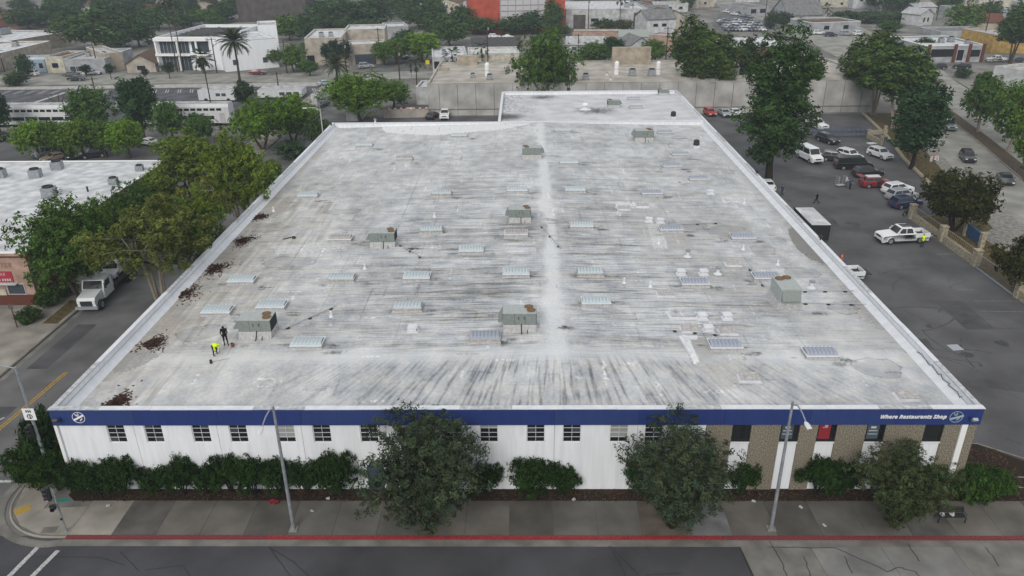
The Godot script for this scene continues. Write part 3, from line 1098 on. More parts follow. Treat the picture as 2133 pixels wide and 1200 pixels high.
func place(root: Node3D, first: Array, at: Vector3, turn: float, label: String, group: String) -> Node3D:
	var o: Node3D = root
	if first[0]:
		first[0] = false
	else:
		o = root.duplicate()
		o.name = numbered(String(root.get_meta("plain")))
		add_child(o)
	o.position = at
	o.rotation.y = turn
	o.set_meta("label", label)
	if group != "": o.set_meta("group", group)
	return o

func make_skylight() -> Node3D:
	var t := thing("skylight", "", "skylight")
	t.set_meta("plain", "skylight")
	var b := mb()
	b.bx(Vector3(0, 0.12, 0), Vector3(2.62, 0.40, 1.4))
	b.prism(PackedVector2Array([Vector2(-0.95, -0.08), Vector2(0.95, -0.08), Vector2(0.7, 0.12), Vector2(-0.7, 0.12)]), -1.42, 1.42, Transform3D(Basis(Vector3.UP, PI / 2), Vector3.ZERO))
	build(b, "curb", M.curb, t)
	b = mb()
	for s in [[0, 0.76, 2.78, 0.08], [0, -0.76, 2.78, 0.08], [1.35, 0, 0.08, 1.44], [-1.35, 0, 0.08, 1.44]]:
		b.bx(Vector3(s[0], 0.34, s[1]), Vector3(s[2], 0.1, s[3]))
	build(b, "frame", M.cap, t)
	# one pleat: a ridge across the short side with hipped ends
	b = mb()
	var w := 2.6 / 8.0
	var arch := [[-0.72, 0.30], [-0.45, 0.46], [0.0, 0.52], [0.45, 0.46], [0.72, 0.30]]
	for i in 4:
		var a: Array = arch[i]
		var c: Array = arch[i + 1]
		var ra := 0.13 if i > 0 else 0.0
		var rc := 0.13 if i < 3 else 0.0
		for sg in [-1.0, 1.0]:
			b.quad(Vector3(sg * w * 0.485, a[1], a[0]), Vector3(sg * w * 0.485, c[1], c[0]), Vector3(0, c[1] + rc, c[0]), Vector3(0, a[1] + ra, a[0]), Vector3(sg, 0.6, 0))
	var pane := b.mesh()
	for k in 8:
		var o := build(pane, "pane", M.dome, t)
		o.position.x = -1.3 + w * (k + 0.5)
	return t

func make_ac() -> Node3D:
	var t := thing("rooftop_unit", "", "air conditioner")
	t.set_meta("plain", "rooftop_unit")
	var b := mb()
	b.prism(PackedVector2Array([Vector2(-1.35, -0.1), Vector2(1.35, -0.1), Vector2(1.0, 0.62), Vector2(-1.0, 0.62)]), -1.55, 1.55, Transform3D(Basis(Vector3.UP, PI / 2), Vector3.ZERO))
	build(b, "curb", M.curb, t)
	for k in 3:
		b = mb()
		b.bx(Vector3(-1.03 + [0.0, 1.06, 2.06][k], 1.16, 0), Vector3([1.1, 1.0, 0.98][k] - 0.015, 1.05, 1.86))
		build(b, "cabinet_panel", M.ac, t)
	b = mb()
	b.bx(Vector3(-0.02, 1.705, 0), Vector3(3.14, 0.045, 1.94))
	build(b, "lid", M.ac_light, t)
	b = mb()
	b.prism(PackedVector2Array([Vector2(-1.6, 1.6), Vector2(-2.05, 0.95), Vector2(-2.05, 0.85), Vector2(-1.6, 0.85)]), -0.85, 0.85)
	build(b, "intake_hood", M.ac, t)
	b = mb()
	for k in 9: b.bx(Vector3(1.545, 1.16, -0.84 + 0.21 * k), Vector3(0.05, 1.0, 0.15))
	build(b, "coil", M.coil, t)
	for s in [[0.85, -0.42], [1.08, 0.3]]:
		var f := sub("fan", t, Vector3(s[0], 1.73, s[1]))
		b = mb()
		b.lathe(Vector3.ZERO, [Vector2(0.42, 0.0), Vector2(0.42, 0.07), Vector2(0.38, 0.07), Vector2(0.36, 0.01), Vector2(0, 0.01)], 18)
		build(b, "fan_ring", M.rust, f)
		b = mb()
		for k in 4: b.bx(Vector3(0, 0.03, 0), Vector3(0.7, 0.012, 0.11), PI / 4 * k + 0.2)
		b.lathe(Vector3.ZERO, [Vector2(0.12, 0.02), Vector2(0.12, 0.07), Vector2(0, 0.08)], 10)
		build(b, "blade", M.rust, f)
	b = mb()
	for x in [-0.1, 0.42]: b.bx(Vector3(x, 1.25, 0.945), Vector3(0.06, 0.28, 0.03))
	build(b, "handle", M.black, t)
	b = mb()
	b.tube([Vector3(0.15, 0.7, 0.98), Vector3(0.15, 0.25, 1.3), Vector3(0.15, 0.02, 1.6)], [0.045, 0.045, 0.045], 6)
	b.tube([Vector3(0.7, 0.5, 0.75), Vector3(0.7, 0.03, 1.5)], [0.035, 0.035], 6)
	build(b, "pipe", M.coil, t)
	return t

func rooftop() -> void:
	# skylights
	var s0 := make_skylight()
	var first := [true]
	var notes := {1: "skylight with dirty pinkish lid on the white roof", 8: "flat white covered skylight beside a rooftop unit", 10: "flat pinkish covered skylight between two rooftop units", 22: "skylight touching the front of the big rooftop unit by the ridge", 33: "bluish dusty skylight beside the white L-shaped curb", 34: "dusty bluish skylight nearest the right front parapet", 36: "low skylight on the annexe roof behind the flat unit", 37: "low skylight on the annexe roof in front of the flat unit"}
	var rank := {}
	for side in [0, 1]:
		var zs := []
		for i in SKY.size():
			var p := R(SKY[i][0], SKY[i][1] - 5.0)
			if not notes.has(i) and (p.x > RX) == (side == 1): zs.append([-p.z, i])
		zs.sort()
		for k in zs.size(): rank[zs[k][1]] = k
	for i in SKY.size():
		var p := R(SKY[i][0], SKY[i][1] - 5.0)
		var lab: String = notes.get(i, "")
		if lab == "": lab = "pleated skylight on white curb %s of the roof ridge, %s from the blue fascia" % ["left" if p.x < RX else "right", ORD[rank[i]]]
		var o := place(s0, first, p, 0.0, lab, "roof skylights")
		if i in [1, 8, 10]:
			for c in o.get_children():
				if String(c.name).begins_with("pane"): (c as MeshInstance3D).material_override = M.dirty_lid
		elif i % 3 == 1 and p.x < 15.0:
			for c in o.get_children():
				if String(c.name) in ["curb", "frame"]: (c as MeshInstance3D).material_override = M.dirty_lid
		if p.x > 15.0 or i in [22, 33, 34]:
			for c in o.get_children():
				if String(c.name).begins_with("pane"): (c as MeshInstance3D).material_override = M.dome_dull
		o.scale = Vector3(0.93, 0.98, 0.98)
		if p.z < -110: o.scale = Vector3(0.93, 0.85, 0.95)
	# rooftop units
	var a0 := make_ac()
	first = [true]
	var units := [[540, 702, 0.0, 1.0, "grey-green rooftop unit behind the two roof workers"], [800, 517, 0.0, 0.98, "grey-green rooftop unit with pipe stub, beside covered skylight"], [1083, 466, 0.0, 0.92, "grey-green rooftop unit on tall white curb, middle of the ridge"], [1083, 688, 0.0, 1.0, "grey-green rooftop unit with rusty fans, front end of the ridge"], [1632, 640, PI / 2 + 0.0, 1.15, "tall pale rooftop unit turned end-on, with conduits to the parapet"], [1108, 336, PI, 1.0, "rooftop unit with black coil end, rear of the ridge"], [1340, 300, 0.0, 1.05, "rooftop unit on legs near the rear parapet"], [1278, 231, PI, 0.85, "flat grey-green unit on the rear annexe roof"], [1381, 205, PI, 0.7, "small grey unit at the annexe roof corner"]]
	for u in units:
		var o := place(a0, first, R(u[0], u[1] - 8.0), u[2], u[4], "rooftop units")
		o.scale = Vector3(0.88, 0.95, 0.88) * u[3]
		if u[0] == 1632:
			o.scale = Vector3(0.92, 1.2, 0.95)
			for c in o.get_children():
				if String(c.name).begins_with("cabinet"): (c as MeshInstance3D).material_override = M.ac_light
	# small vents, hatches and curbs: px, py, kind, label
	for s in [[1432, 535, "turbine", "white round roof vent with flashing skirt among skylights"], [1419, 572, "box", "small white box vent behind a skylight, left one of two"], [1466, 572, "box", "small white box vent behind a skylight, right one of two"], [1495, 571, "turbine", "small white pipe vent beside box vents"], [1386, 615, "slab", "low white capped curb right of the ridge"], [1527, 552, "slab", "tall white curb with grey lid near bent vents"], [1463, 664, "box", "white box vent in front of low curbs"], [1515, 664, "box", "white angled hood vent in front of rooftop unit"], [1437, 688, "slab", "low white curb beside small vents"], [1476, 690, "box", "white box vent between two low curbs"], [1516, 693, "slab", "flat low white curb behind bluish skylight"], [1355, 598, "cone", "small white cone vent right of the ridge"], [1267, 193, "turbine", "small white vent at the annexe rear parapet"], [1125, 197, "turbine", "white pipe vent in a soot stain on the annexe"], [1219, 228, "mushroom", "white mushroom exhaust fan in a black stain on the annexe"], [1402, 247, "black", "small black exhaust fan on the annexe roof"], [1450, 308, "black", "small black exhaust fan near the right rear parapet"], [1888, 828, "slab", "low white lump of a capped curb near the front right corner"], [1548, 520, "cone", "small white stub pipe in front of a skylight"], [1352, 462, "box", "small white box vent beside a ragged white patch"], [1376, 464, "box", "small white box vent behind the sooty skylight"], [1300, 436, "slab", "low white curb on the ladder-shaped patch"], [1338, 430, "slab", "low white curb behind the ladder-shaped patch"], [1372, 508, "cone", "small pipe vent beside a dark hole stain"], [1620, 552, "cone", "thin white pipe behind the pale end-on unit"], [1690, 600, "turbine", "round white vent beside the upper conduit"], [1550, 424, "cone", "thin white pipe on the rear right roof"], [1480, 404, "box", "white box vent on the rear right roof"], [905, 452, "cone", "thin white pipe behind a skylight left of the ridge"], [760, 560, "cone", "thin white pipe between two skylights, left of the ridge"], [690, 660, "cone", "thin white pipe right of the workers"], [860, 690, "box", "small white box vent left of the front ridge unit"], [570, 440, "cone", "thin white pipe near the dead leaves"], [1300, 590, "cone", "thin white pipe right of the ridge skylights"], [1560, 790, "slab", "low white curb on the front right patch"], [782, 257, "turbine", "small grey pipe vent on the rear parapet"]]:
		vent(R(s[0], s[1]), s[2], s[3])
	# L-shaped white curb
	var b := mb()
	var p0 := R(1418, 706)
	b.bx(p0 + Vector3(0.1, 0.1, 1.2), Vector3(0.28, 0.3, 2.6), 0.12)
	b.bx(p0 + Vector3(0.75, 0.1, -0.05), Vector3(1.2, 0.26, 0.22))
	tag(build(b, "roof_curb", M.cap), "bright white L-shaped curb on a tan repair patch", "curb")
	b = mb()
	p0 = R(1390, 655)
	b.bx(p0 + Vector3(0, 0.1, 0.4), Vector3(0.22, 0.26, 1.2), 0.2)
	b.bx(p0 + Vector3(1.3, 0.05, 0.9), Vector3(2.4, 0.16, 0.2))
	tag(build(b, "roof_curb", M.cap), "low white L-shaped curb beside box vents", "curb")
	# conduits from the end-on unit to the parapet, on black blocks
	for s in [[[1668, 609], [1812, 608]], [[1668, 634], [1832, 637]]]:
		var t := thing("roof_conduit", "thin grey conduit on black blocks from pale unit to parapet", "conduit", Vector3.ZERO, 0.0, "conduits of the pale unit")
		var a := R(s[0][0], s[0][1])
		var e := R(s[1][0], s[1][1])
		b = mb()
		b.tube([a + Vector3(0, 0.14, 0), e + Vector3(0, 0.14, 0)], [0.035, 0.035], 6)
		build(b, "pipe", M.steel, t)
		for k in 4:
			b = mb()
			b.st(a.lerp(e, 0.06 + 0.29 * k) - Vector3(0, 0.02, 0), Vector3(0.3, 0.13, 0.18))
			build(b, "block", M.black, t)
	for s in [[[1405, 470], [1500, 466], "thin grey pipe run behind the round vent"], [[1560, 560], [1592, 600], "short grey pipe run beside the pale end-on unit"], [[1125, 470], [1168, 520], "thin grey pipe run crossing the ridge at the middle unit"], [[588, 690], [700, 640], "thin grey pipe run from the unit behind the workers"], [[830, 510], [880, 540], "short grey pipe run from the unit beside the covered skylight"], [[1395, 690], [1500, 700], "grey pipe run between low white curbs"]]:
		var t := thing("roof_pipe", s[2], "pipe")
		var a := R(s[0][0], s[0][1])
		var e := R(s[1][0], s[1][1])
		b = mb()
		b.tube([a + Vector3(0, 0.16, 0), e + Vector3(0, 0.16, 0)], [0.045, 0.045], 6)
		build(b, "pipe", M.steel, t)
		for k in 3:
			b = mb()
			b.st(a.lerp(e, 0.1 + 0.4 * k) - Vector3(0, 0.02, 0), Vector3(0.26, 0.15, 0.26))
			build(b, "block", M.wood, t)
	# loose cable looping along the right parapet
	b = mb()
	var pts := []
	var rr := []
	for s in [[1938, 742, 0.05], [1945, 752, 0.3], [1950, 770, 0.05], [1965, 775, 0.3], [1962, 790, 0.05], [1982, 795, 0.35], [1978, 800, 0.05], [1996, 815, 0.3], [1990, 812, 0.04], [2012, 832, 0.3], [2006, 838, 0.04], [2026, 842, 0.3]]:
		var g := R(s[0], s[1])
		pts.append(Vector3(minf(g.x, 31.75), g.y + s[2] + 0.35, g.z))
		rr.append(0.022)
	b.tube(pts, rr, 5)
	tag(build(b, "cable", M.coil), "thin dark cable looping along the right parapet", "cable")
	# drifts of dead leaves along the left parapet
	var r := RandomNumberGenerator.new()
	r.seed = 17
	for s in [[542, 452, 0.9, "left parapet, by the tree trunks"], [506, 502, 1.15, "left parapet, beside the black squeegee"], [450, 560, 1.3, "left parapet, behind the first skylight"], [383, 612, 1.6, "left parapet, beside the pole of skylights"], [245, 838, 1.0, "front parapet, below the left emblem"], [560, 388, 0.9, "left parapet, in the streaked silt"], [320, 715, 0.9, "bare grey silt near the two workers"]]:
		var q := mb(true)
		var c := R(s[0], s[1])
		for i in 520:
			var a := r.randf() * TAU
			var l: float = absf(r.randfn(0.0, 0.6)) * s[2] * (1.0 + 0.35 * sin(a * 3.0 + s[0]))
			var p := c + Vector3(cos(a) * l * 1.0, 0, sin(a) * l * 1.3)
			p.x = maxf(p.x, -31.75)
			p.z = minf(p.z, FZ - 0.35)
			p.y = roofy(p.x, p.z) + 0.02 + 0.16 * maxf(0.0, 1.0 - l / s[2]) * r.randf()
			var k := r.randf_range(0.4, 1.4)
			q.col = Color(0.062 * k, 0.035 * k, 0.027 * k)
			var d := Vector3(r.randf_range(-1, 1), r.randf_range(-0.4, 0.4), r.randf_range(-1, 1)).normalized() * 0.09
			var e := d.cross(Vector3(r.randf_range(-0.4, 0.4), 1, r.randf_range(-0.4, 0.4))).normalized() * 0.06
			q.quad(p - d - e, p + d - e, p + d + e, p - d + e, Vector3.UP)
		tag(build(q, "leaf_drift", M.leaf), "heap of reddish brown dead leaves at the " + s[3], "leaf litter")
	# tools left on the roof
	var tl := thing("squeegee", "black long-handled squeegee lying on the white roof", "tool")
	b = mb()
	b.tube([R(590, 499) + Vector3(0, 0.03, 0), R(607, 496) + Vector3(0, 0.12, 0)], [0.06, 0.06], 6)
	build(b, "handle", M.black, tl)
	b = mb()
	b.bx(R(612, 496) + Vector3(0, 0.08, 0), Vector3(0.35, 0.16, 0.5), 0.5)
	build(b, "head", M.black, tl)
	tl = thing("roller", "black paint roller with long handle in front of the workers", "tool")
	b = mb()
	b.st(R(440, 757), Vector3(0.16, 0.32, 0.16))
	build(b, "roller_head", M.black, tl)
	b = mb()
	b.tube([R(440, 756) + Vector3(0, 0.1, 0), R(478, 747) + Vector3(0, 0.03, 0)], [0.02, 0.02], 5)
	build(b, "handle", M.steel, tl)
	tl = thing("pail", "small rust-red pail beside the standing roof worker", "pail")
	b = mb()
	b.lathe(R(485, 722), [Vector2(0.13, 0), Vector2(0.16, 0.3), Vector2(0.13, 0.3), Vector2(0.12, 0.05), Vector2(0, 0.05)], 12)
	build(b, "body", mat(0.20, 0.06, 0.045, 0.7), tl)
	b = mb()
	b.tube([R(485, 722) + Vector3(-0.15, 0.3, 0), R(485, 722) + Vector3(0, 0.46, 0), R(485, 722) + Vector3(0.15, 0.3, 0)], [0.012, 0.012, 0.012], 4)
	build(b, "handle", M.steel, tl)
	# dark fixtures on the parapets
	for s in [[697, 262, -31.8, "black floodlight at the left rear corner of the roof"], [447, 513, -32.0, "black stub on the left parapet beside dead leaves"], [1574, 362, 32.0, "black stub on the right parapet behind the pine"], [1703, 500, 32.0, "black stub on the right parapet by the dark trailer"]]:
		var g := G(s[0], s[1], 7.2)
		var f := thing("parapet_light", s[3], "light", Vector3(s[2], 7.2, g.z))
		b = mb()
		b.st(Vector3.ZERO, Vector3(0.1, 0.25, 0.1))
		build(b, "post", M.black, f)
		b = mb()
		b.bx(Vector3(0, 0.36, 0), Vector3(0.26, 0.26, 0.4), 0.4, 0.4)
		build(b, "lamp_head", M.black, f)

func vent(p: Vector3, kind: String, label: String) -> void:
	var t := thing("roof_vent", label, "roof vent", p)
	var b := mb()
	match kind:
		"turbine":
			b.lathe(Vector3.ZERO, [Vector2(0.42, 0.02), Vector2(0.20, 0.16), Vector2(0.17, 0.2), Vector2(0.17, 0.55), Vector2(0, 0.55)], 12)
			build(b, "stack", M.cap, t)
			b = mb()
			b.lathe(Vector3(0, 0.55, 0), [Vector2(0.16, 0.0), Vector2(0.27, 0.08), Vector2(0.27, 0.2), Vector2(0.1, 0.3), Vector2(0, 0.3)], 12)
			build(b, "cowl", M.galv, t)
		"box":
			b.prism(PackedVector2Array([Vector2(-0.5, 0), Vector2(0.5, 0), Vector2(0.36, 0.16), Vector2(-0.36, 0.16)]), -0.4, 0.4)
			build(b, "skirt", M.cap, t)
			b = mb()
			b.bx(Vector3(0, 0.28, 0), Vector3(0.66, 0.26, 0.56))
			b.prism(PackedVector2Array([Vector2(-0.42, 0.41), Vector2(0.42, 0.41), Vector2(0.3, 0.5), Vector2(-0.3, 0.5)]), -0.36, 0.36)
			build(b, "hood", M.cap, t)
			b = mb()
			b.bx(Vector3(0.345, 0.28, 0), Vector3(0.03, 0.18, 0.44))
			build(b, "louvre", M.coil, t)
		"slab":
			b.prism(PackedVector2Array([Vector2(-0.85, -0.04), Vector2(0.85, -0.04), Vector2(0.68, 0.24), Vector2(-0.68, 0.24)]), -0.55, 0.55)
			build(b, "curb", M.cap, t)
			b = mb()
			b.bx(Vector3(0, 0.27, 0), Vector3(1.42, 0.06, 1.12))
			build(b, "lid", M.dirty_lid, t)
		"cone":
			b.lathe(Vector3.ZERO, [Vector2(0.22, 0), Vector2(0.09, 0.25), Vector2(0.07, 0.5), Vector2(0, 0.5)], 10)
			build(b, "stack", M.cap, t)
			b = mb()
			b.lathe(Vector3(0, 0.5, 0), [Vector2(0.12, 0), Vector2(0, 0.09)], 10)
			build(b, "cowl", M.cap, t)
		"mushroom":
			b.lathe(Vector3.ZERO, [Vector2(1.15, 0.02), Vector2(0.75, 0.12), Vector2(0.45, 0.35), Vector2(0.4, 0.35), Vector2(0.4, 0.7), Vector2(0, 0.7)], 16)
			build(b, "curb", M.cap, t)
			b = mb()
			b.lathe(Vector3(0, 0.7, 0), [Vector2(0.35, 0), Vector2(0.62, 0.1), Vector2(0.58, 0.35), Vector2(0.3, 0.5), Vector2(0, 0.52)], 16)
			build(b, "cowl", M.white_clean, t)
		"black":
			b.bx(Vector3(0, 0.2, 0), Vector3(0.9, 0.45, 0.9))
			build(b, "curb", M.cap, t)
			b = mb()
			b.lathe(Vector3(0, 0.42, 0), [Vector2(0.42, 0), Vector2(0.48, 0.1), Vector2(0.44, 0.75), Vector2(0.3, 0.85), Vector2(0, 0.85)], 14)
			build(b, "fan_drum", M.coil, t)

# ---------------------------------------------------------------- trees and shrubs
var TK := {}

func rdir(r: RandomNumberGenerator) -> Vector3:
	var z := r.randf_range(-1, 1)
	var a := r.randf() * TAU
	var s := sqrt(1.0 - z * z)
	return Vector3(s * cos(a), z, s * sin(a))

func kinds_of_tree() -> void:
	# H height, rx ry crown radii, cy crown centre, n lobes, lr lobe size, tufts per lobe, leaves per tuft, leaf half length, tone
	TK.round = {H = 9.0, rx = 3.9, ry = 3.9, cy = 5.2, n = 20, lr = 0.44, tufts = 40, leaves = 15, leaf = 0.2, tone = Color(0.0725, 0.1300, 0.0250), stems = 1, tr = 0.24}
	TK.dense = {H = 10.0, rx = 4.6, ry = 4.3, cy = 5.6, n = 22, lr = 0.4, tufts = 60, leaves = 18, leaf = 0.15, tone = Color(0.0575, 0.1075, 0.0200), stems = 2, tr = 0.2}
	TK.yellow = {H = 13.0, rx = 4.3, ry = 5.0, cy = 7.9, n = 24, lr = 0.34, tufts = 62, leaves = 20, leaf = 0.135, tone = Color(0.088, 0.132, 0.026), stems = 3, tr = 0.16}
	TK.bronze = {H = 14.5, rx = 5.4, ry = 3.6, cy = 10.6, n = 34, lr = 0.22, tufts = 44, leaves = 18, leaf = 0.13, tone = Color(0.098, 0.118, 0.030), stems = 4, tr = 0.15}
	TK.gum = {H = 16.0, rx = 3.7, ry = 5.8, cy = 10.2, n = 26, lr = 0.36, tufts = 42, leaves = 15, leaf = 0.21, tone = Color(0.0572, 0.0936, 0.0234), stems = 3, tr = 0.15}
	TK.pine = {H = 19.0, rx = 3.9, ry = 8.6, cy = 10.4, n = 40, lr = 0.34, tufts = 42, leaves = 15, leaf = 0.23, tone = Color(0.024, 0.044, 0.016), stems = 1, tr = 0.42}
	TK.giant = {H = 26.0, rx = 4.8, ry = 12.0, cy = 13.6, waist = 0.12, n = 58, lr = 0.29, tufts = 40, leaves = 15, leaf = 0.22, tone = Color(0.0384, 0.0744, 0.0240), stems = 1, tr = 0.5}
	TK.tall = {H = 12.0, rx = 3.0, ry = 5.7, cy = 6.3, n = 28, lr = 0.44, tufts = 42, leaves = 14, leaf = 0.2, tone = Color(0.0360, 0.0720, 0.0228), stems = 1, tr = 0.25}
	TK.olive = {H = 8.0, taper = 0.75, rx = 4.2, ry = 3.9, cy = 4.6, n = 30, lr = 0.34, tufts = 50, leaves = 26, leaf = 0.11, tone = Color(0.0420, 0.0578, 0.0315), stems = 4, tr = 0.15, thin = 0.28}
	TK.dark = {H = 6.0, rx = 3.7, ry = 2.7, cy = 3.4, n = 20, lr = 0.42, tufts = 44, leaves = 16, leaf = 0.17, tone = Color(0.0264, 0.0363, 0.0132), stems = 3, tr = 0.14}
	TK.juniper = {H = 2.6, rx = 1.6, ry = 1.0, cy = 1.62, n = 18, lr = 0.33, tufts = 40, leaves = 20, leaf = 0.07, tone = Color(0.0209, 0.0440, 0.0110), stems = 4, tr = 0.06, up = 0.9}
	TK.shrub = {H = 1.6, rx = 1.3, ry = 0.75, cy = 0.8, n = 10, lr = 0.42, tufts = 28, leaves = 14, leaf = 0.08, tone = Color(0.0374, 0.0682, 0.0198), stems = 3, tr = 0.04}
	TK.low = {H = 1.3, rx = 1.9, ry = 0.7, cy = 0.62, n = 18, lr = 0.32, tufts = 34, leaves = 18, leaf = 0.08, tone = Color(0.036, 0.074, 0.016), stems = 4, tr = 0.04, up = 0.4}
	TK.far = {H = 10.0, rx = 4.3, ry = 4.9, cy = 5.0, n = 16, lr = 0.46, tufts = 30, leaves = 8, leaf = 0.34, tone = Color(0.0500, 0.0900, 0.0275), stems = 1, tr = 0.25}
	TK.farbush = {H = 6.0, rx = 4.0, ry = 3.0, cy = 2.9, n = 14, lr = 0.46, tufts = 28, leaves = 8, leaf = 0.30, tone = Color(0.0450, 0.0725, 0.0275), stems = 2, tr = 0.16}
	TK.slim = {H = 5.5, rx = 1.3, ry = 2.0, cy = 3.5, n = 10, lr = 0.45, tufts = 20, leaves = 9, leaf = 0.17, tone = Color(0.0375, 0.0600, 0.0300), stems = 1, tr = 0.1}
	M.bark = mat(0.13, 0.10, 0.075, 0.95, "fine", 0.5, 0.0, false)
	M.bark_pale = mat(0.42, 0.36, 0.29, 0.9, "stain", 0.5, 0.0, false)
	M.bark_dark = mat(0.045, 0.037, 0.03, 0.95, "fine", 0.5, 0.0, false)
	M.leaf_yellow = leaf_mat(1.1, 1.05, 0.8)
	M.leaf_fresh = leaf_mat(1.45, 1.45, 0.8)
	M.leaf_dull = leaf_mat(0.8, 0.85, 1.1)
	M.leaf_brown = leaf_mat(1.25, 0.96, 0.8)
	M.leaf_bronze = leaf_mat(1.0, 1.0, 1.0)

func tree_mesh(kind: String, variant: int) -> Array:
	var key := kind + str(variant)
	if meshes.has(key): return meshes[key]
	var k: Dictionary = TK[kind]
	var r := RandomNumberGenerator.new()
	r.seed = hash(kind) % 100000 + variant * 77
	var v := PackedVector3Array()
	var nn := PackedVector3Array()
	var cc := PackedColorArray()
	var lobes := []
	var n: int = k.n
	var up: float = k.get("up", 0.0)
	var thin: float = k.get("thin", 0.42)
	for i in n:
		var y := 1.0 - 2.0 * (i + 0.5) / n
		var a := i * 2.39996 + r.randf_range(-0.4, 0.4)
		var s := sqrt(1.0 - y * y)
		var d := Vector3(s * cos(a), y, s * sin(a))
		var reach: float = r.randf_range(0.6, 1.2) * (1.0 - k.lr)
		if i % 4 == 3: reach *= 0.5
		if k.has("taper") and d.y < 0.2: d *= Vector3(1, 1, 1) - Vector3(1, 0, 1) * k.taper * (0.2 - d.y) / 1.2
		if k.has("waist"): d *= Vector3(1, 1, 1) - Vector3(1, 0, 1) * 0.5 * exp(-pow((d.y - k.waist) / 0.2, 2.0))
		var c := Vector3(d.x * k.rx * reach, k.cy + d.y * k.ry * reach, d.z * k.rx * reach)
		lobes.append([c, k.lr * k.rx * r.randf_range(0.75, 1.25), k.lr * minf(k.ry, k.rx * 1.3) * r.randf_range(0.75, 1.2)])
	var tone: Color = k.tone
	for L in lobes:
		var lobe_tone := r.randf_range(0.85, 1.18)
		for t in k.tufts:
			var d := rdir(r)
			if d.y < -0.5 and r.randf() < 0.35: d.y = -d.y
			var reach := r.randf_range(0.55, 1.12)
			var p: Vector3 = L[0] + Vector3(d.x * L[1], d.y * L[2], d.z * L[1]) * reach
			if up > 0.0 and d.y > 0.2: p.y += d.y * L[2] * up * r.randf()
			if p.y < 0.08: p.y = 0.08 + r.randf() * 0.2
			var tt := lobe_tone * r.randf_range(0.72, 1.3)
			var hue := r.randf_range(-0.12, 0.12)
			var tr: float = k.leaf * r.randf_range(1.6, 3.0)
			for l in k.leaves:
				var q := p + rdir(r) * tr * pow(r.randf(), 0.4)
				if up > 0.0: q.y += r.randf() * tr * up
				if q.y < 0.03: q.y = 0.03
				var m := (d * 0.8 + rdir(r) * 0.75 + Vector3(0, 0.3, 0)).normalized()
				var ax := m.cross(rdir(r)).normalized()
				if up > 0.0: ax = (ax + Vector3(0, up, 0)).normalized()
				var bi := m.cross(ax)
				var s: float = k.leaf * (0.5 + pow(r.randf(), 1.6) * 1.25)
				var e := tt * r.randf_range(0.75, 1.28)
				var col := Color(tone.r * e * (1.0 + hue), tone.g * e, tone.b * e * (1.0 - hue))
				var a0 := q - ax * s
				var a1 := q + bi * s * thin
				var a2 := q + ax * s
				var a3 := q - bi * s * thin
				v.append(a0); v.append(a1); v.append(a2)
				v.append(a0); v.append(a2); v.append(a3)
				for z in 6:
					nn.append(m)
					cc.append(col)
	var ar := []
	ar.resize(Mesh.ARRAY_MAX)
	ar[Mesh.ARRAY_VERTEX] = v
	ar[Mesh.ARRAY_NORMAL] = nn
	ar[Mesh.ARRAY_COLOR] = cc
	var crown := ArrayMesh.new()
	crown.add_surface_from_arrays(Mesh.PRIMITIVE_TRIANGLES, ar)
	# stems and limbs
	var b := mb()
	var fork: float = maxf(0.25, k.cy - k.ry * 0.85)
	for s in k.stems:
		var a: float = TAU * s / k.stems + 0.5
		var o: Vector3 = Vector3(cos(a), 0, sin(a)) * (0.0 if k.stems == 1 else k.tr * 1.1)
		var lean: Vector3 = Vector3(cos(a), 0, sin(a)) * (0.0 if k.stems == 1 else k.rx * 0.28)
		var top: Vector3 = Vector3(0, k.cy + k.ry * 0.25, 0) + lean * 1.5
		var mid: Vector3 = o * 1.2 + Vector3(0, fork, 0) + lean * 0.35 + Vector3(r.randf_range(-1, 1), 0, r.randf_range(-1, 1)) * k.tr
		b.tube([o - Vector3(0, 0.15, 0), o + Vector3(0, fork * 0.12, 0), mid, top], [k.tr * 1.5, k.tr * 1.1, k.tr * 0.82, k.tr * 0.25], 7)
		for i in lobes.size():
			if i % int(k.stems) != s: continue
			var f := r.randf_range(0.0, 0.6)
			var st: Vector3 = mid.lerp(top, f)
			var e: Vector3 = lobes[i][0]
			var h := st.lerp(e, 0.55) + Vector3(0, 0.08 * k.ry, 0)
			b.tube([st, h, e], [k.tr * 0.42 * (1.0 - f * 0.5), k.tr * 0.28, k.tr * 0.1], 5, false)
	meshes[key] = [b.mesh(), crown]
	return meshes[key]

func tree(kind: String, at: Vector3, h: float, w: float, label: String, group := "", leaf := "leaf", bark := "bark", variant := 0, called := "tree") -> Node3D:
	var ms := tree_mesh(kind, variant % 2)
	var t := thing(called, label, "shrub" if called in ["shrub", "juniper"] else "tree", at, variant * 1.7 + at.x * 0.31, group)
	var bb: AABB = ms[1].get_aabb()
	var sw := w / (0.47 * (bb.size.x + bb.size.z))
	t.scale = Vector3(sw, h / (bb.end.y * 0.98), sw)
	build(ms[0], "trunk", M[bark], t)
	build(ms[1], "crown", M[leaf], t)
	return t

# from the photograph: foot, top row and crown width in pixels
func ptree(kind: String, bx: float, by: float, ty: float, wpx: float, label: String, group := "", leaf := "leaf", bark := "bark", variant := 0, called := "tree") -> Node3D:
	var p := G(bx, by)
	var h := tall(p, ty)
	return tree(kind, p, h, wpx / ppm(p + Vector3(0, h * 0.6, 0)), label, group, leaf, bark, variant, called)

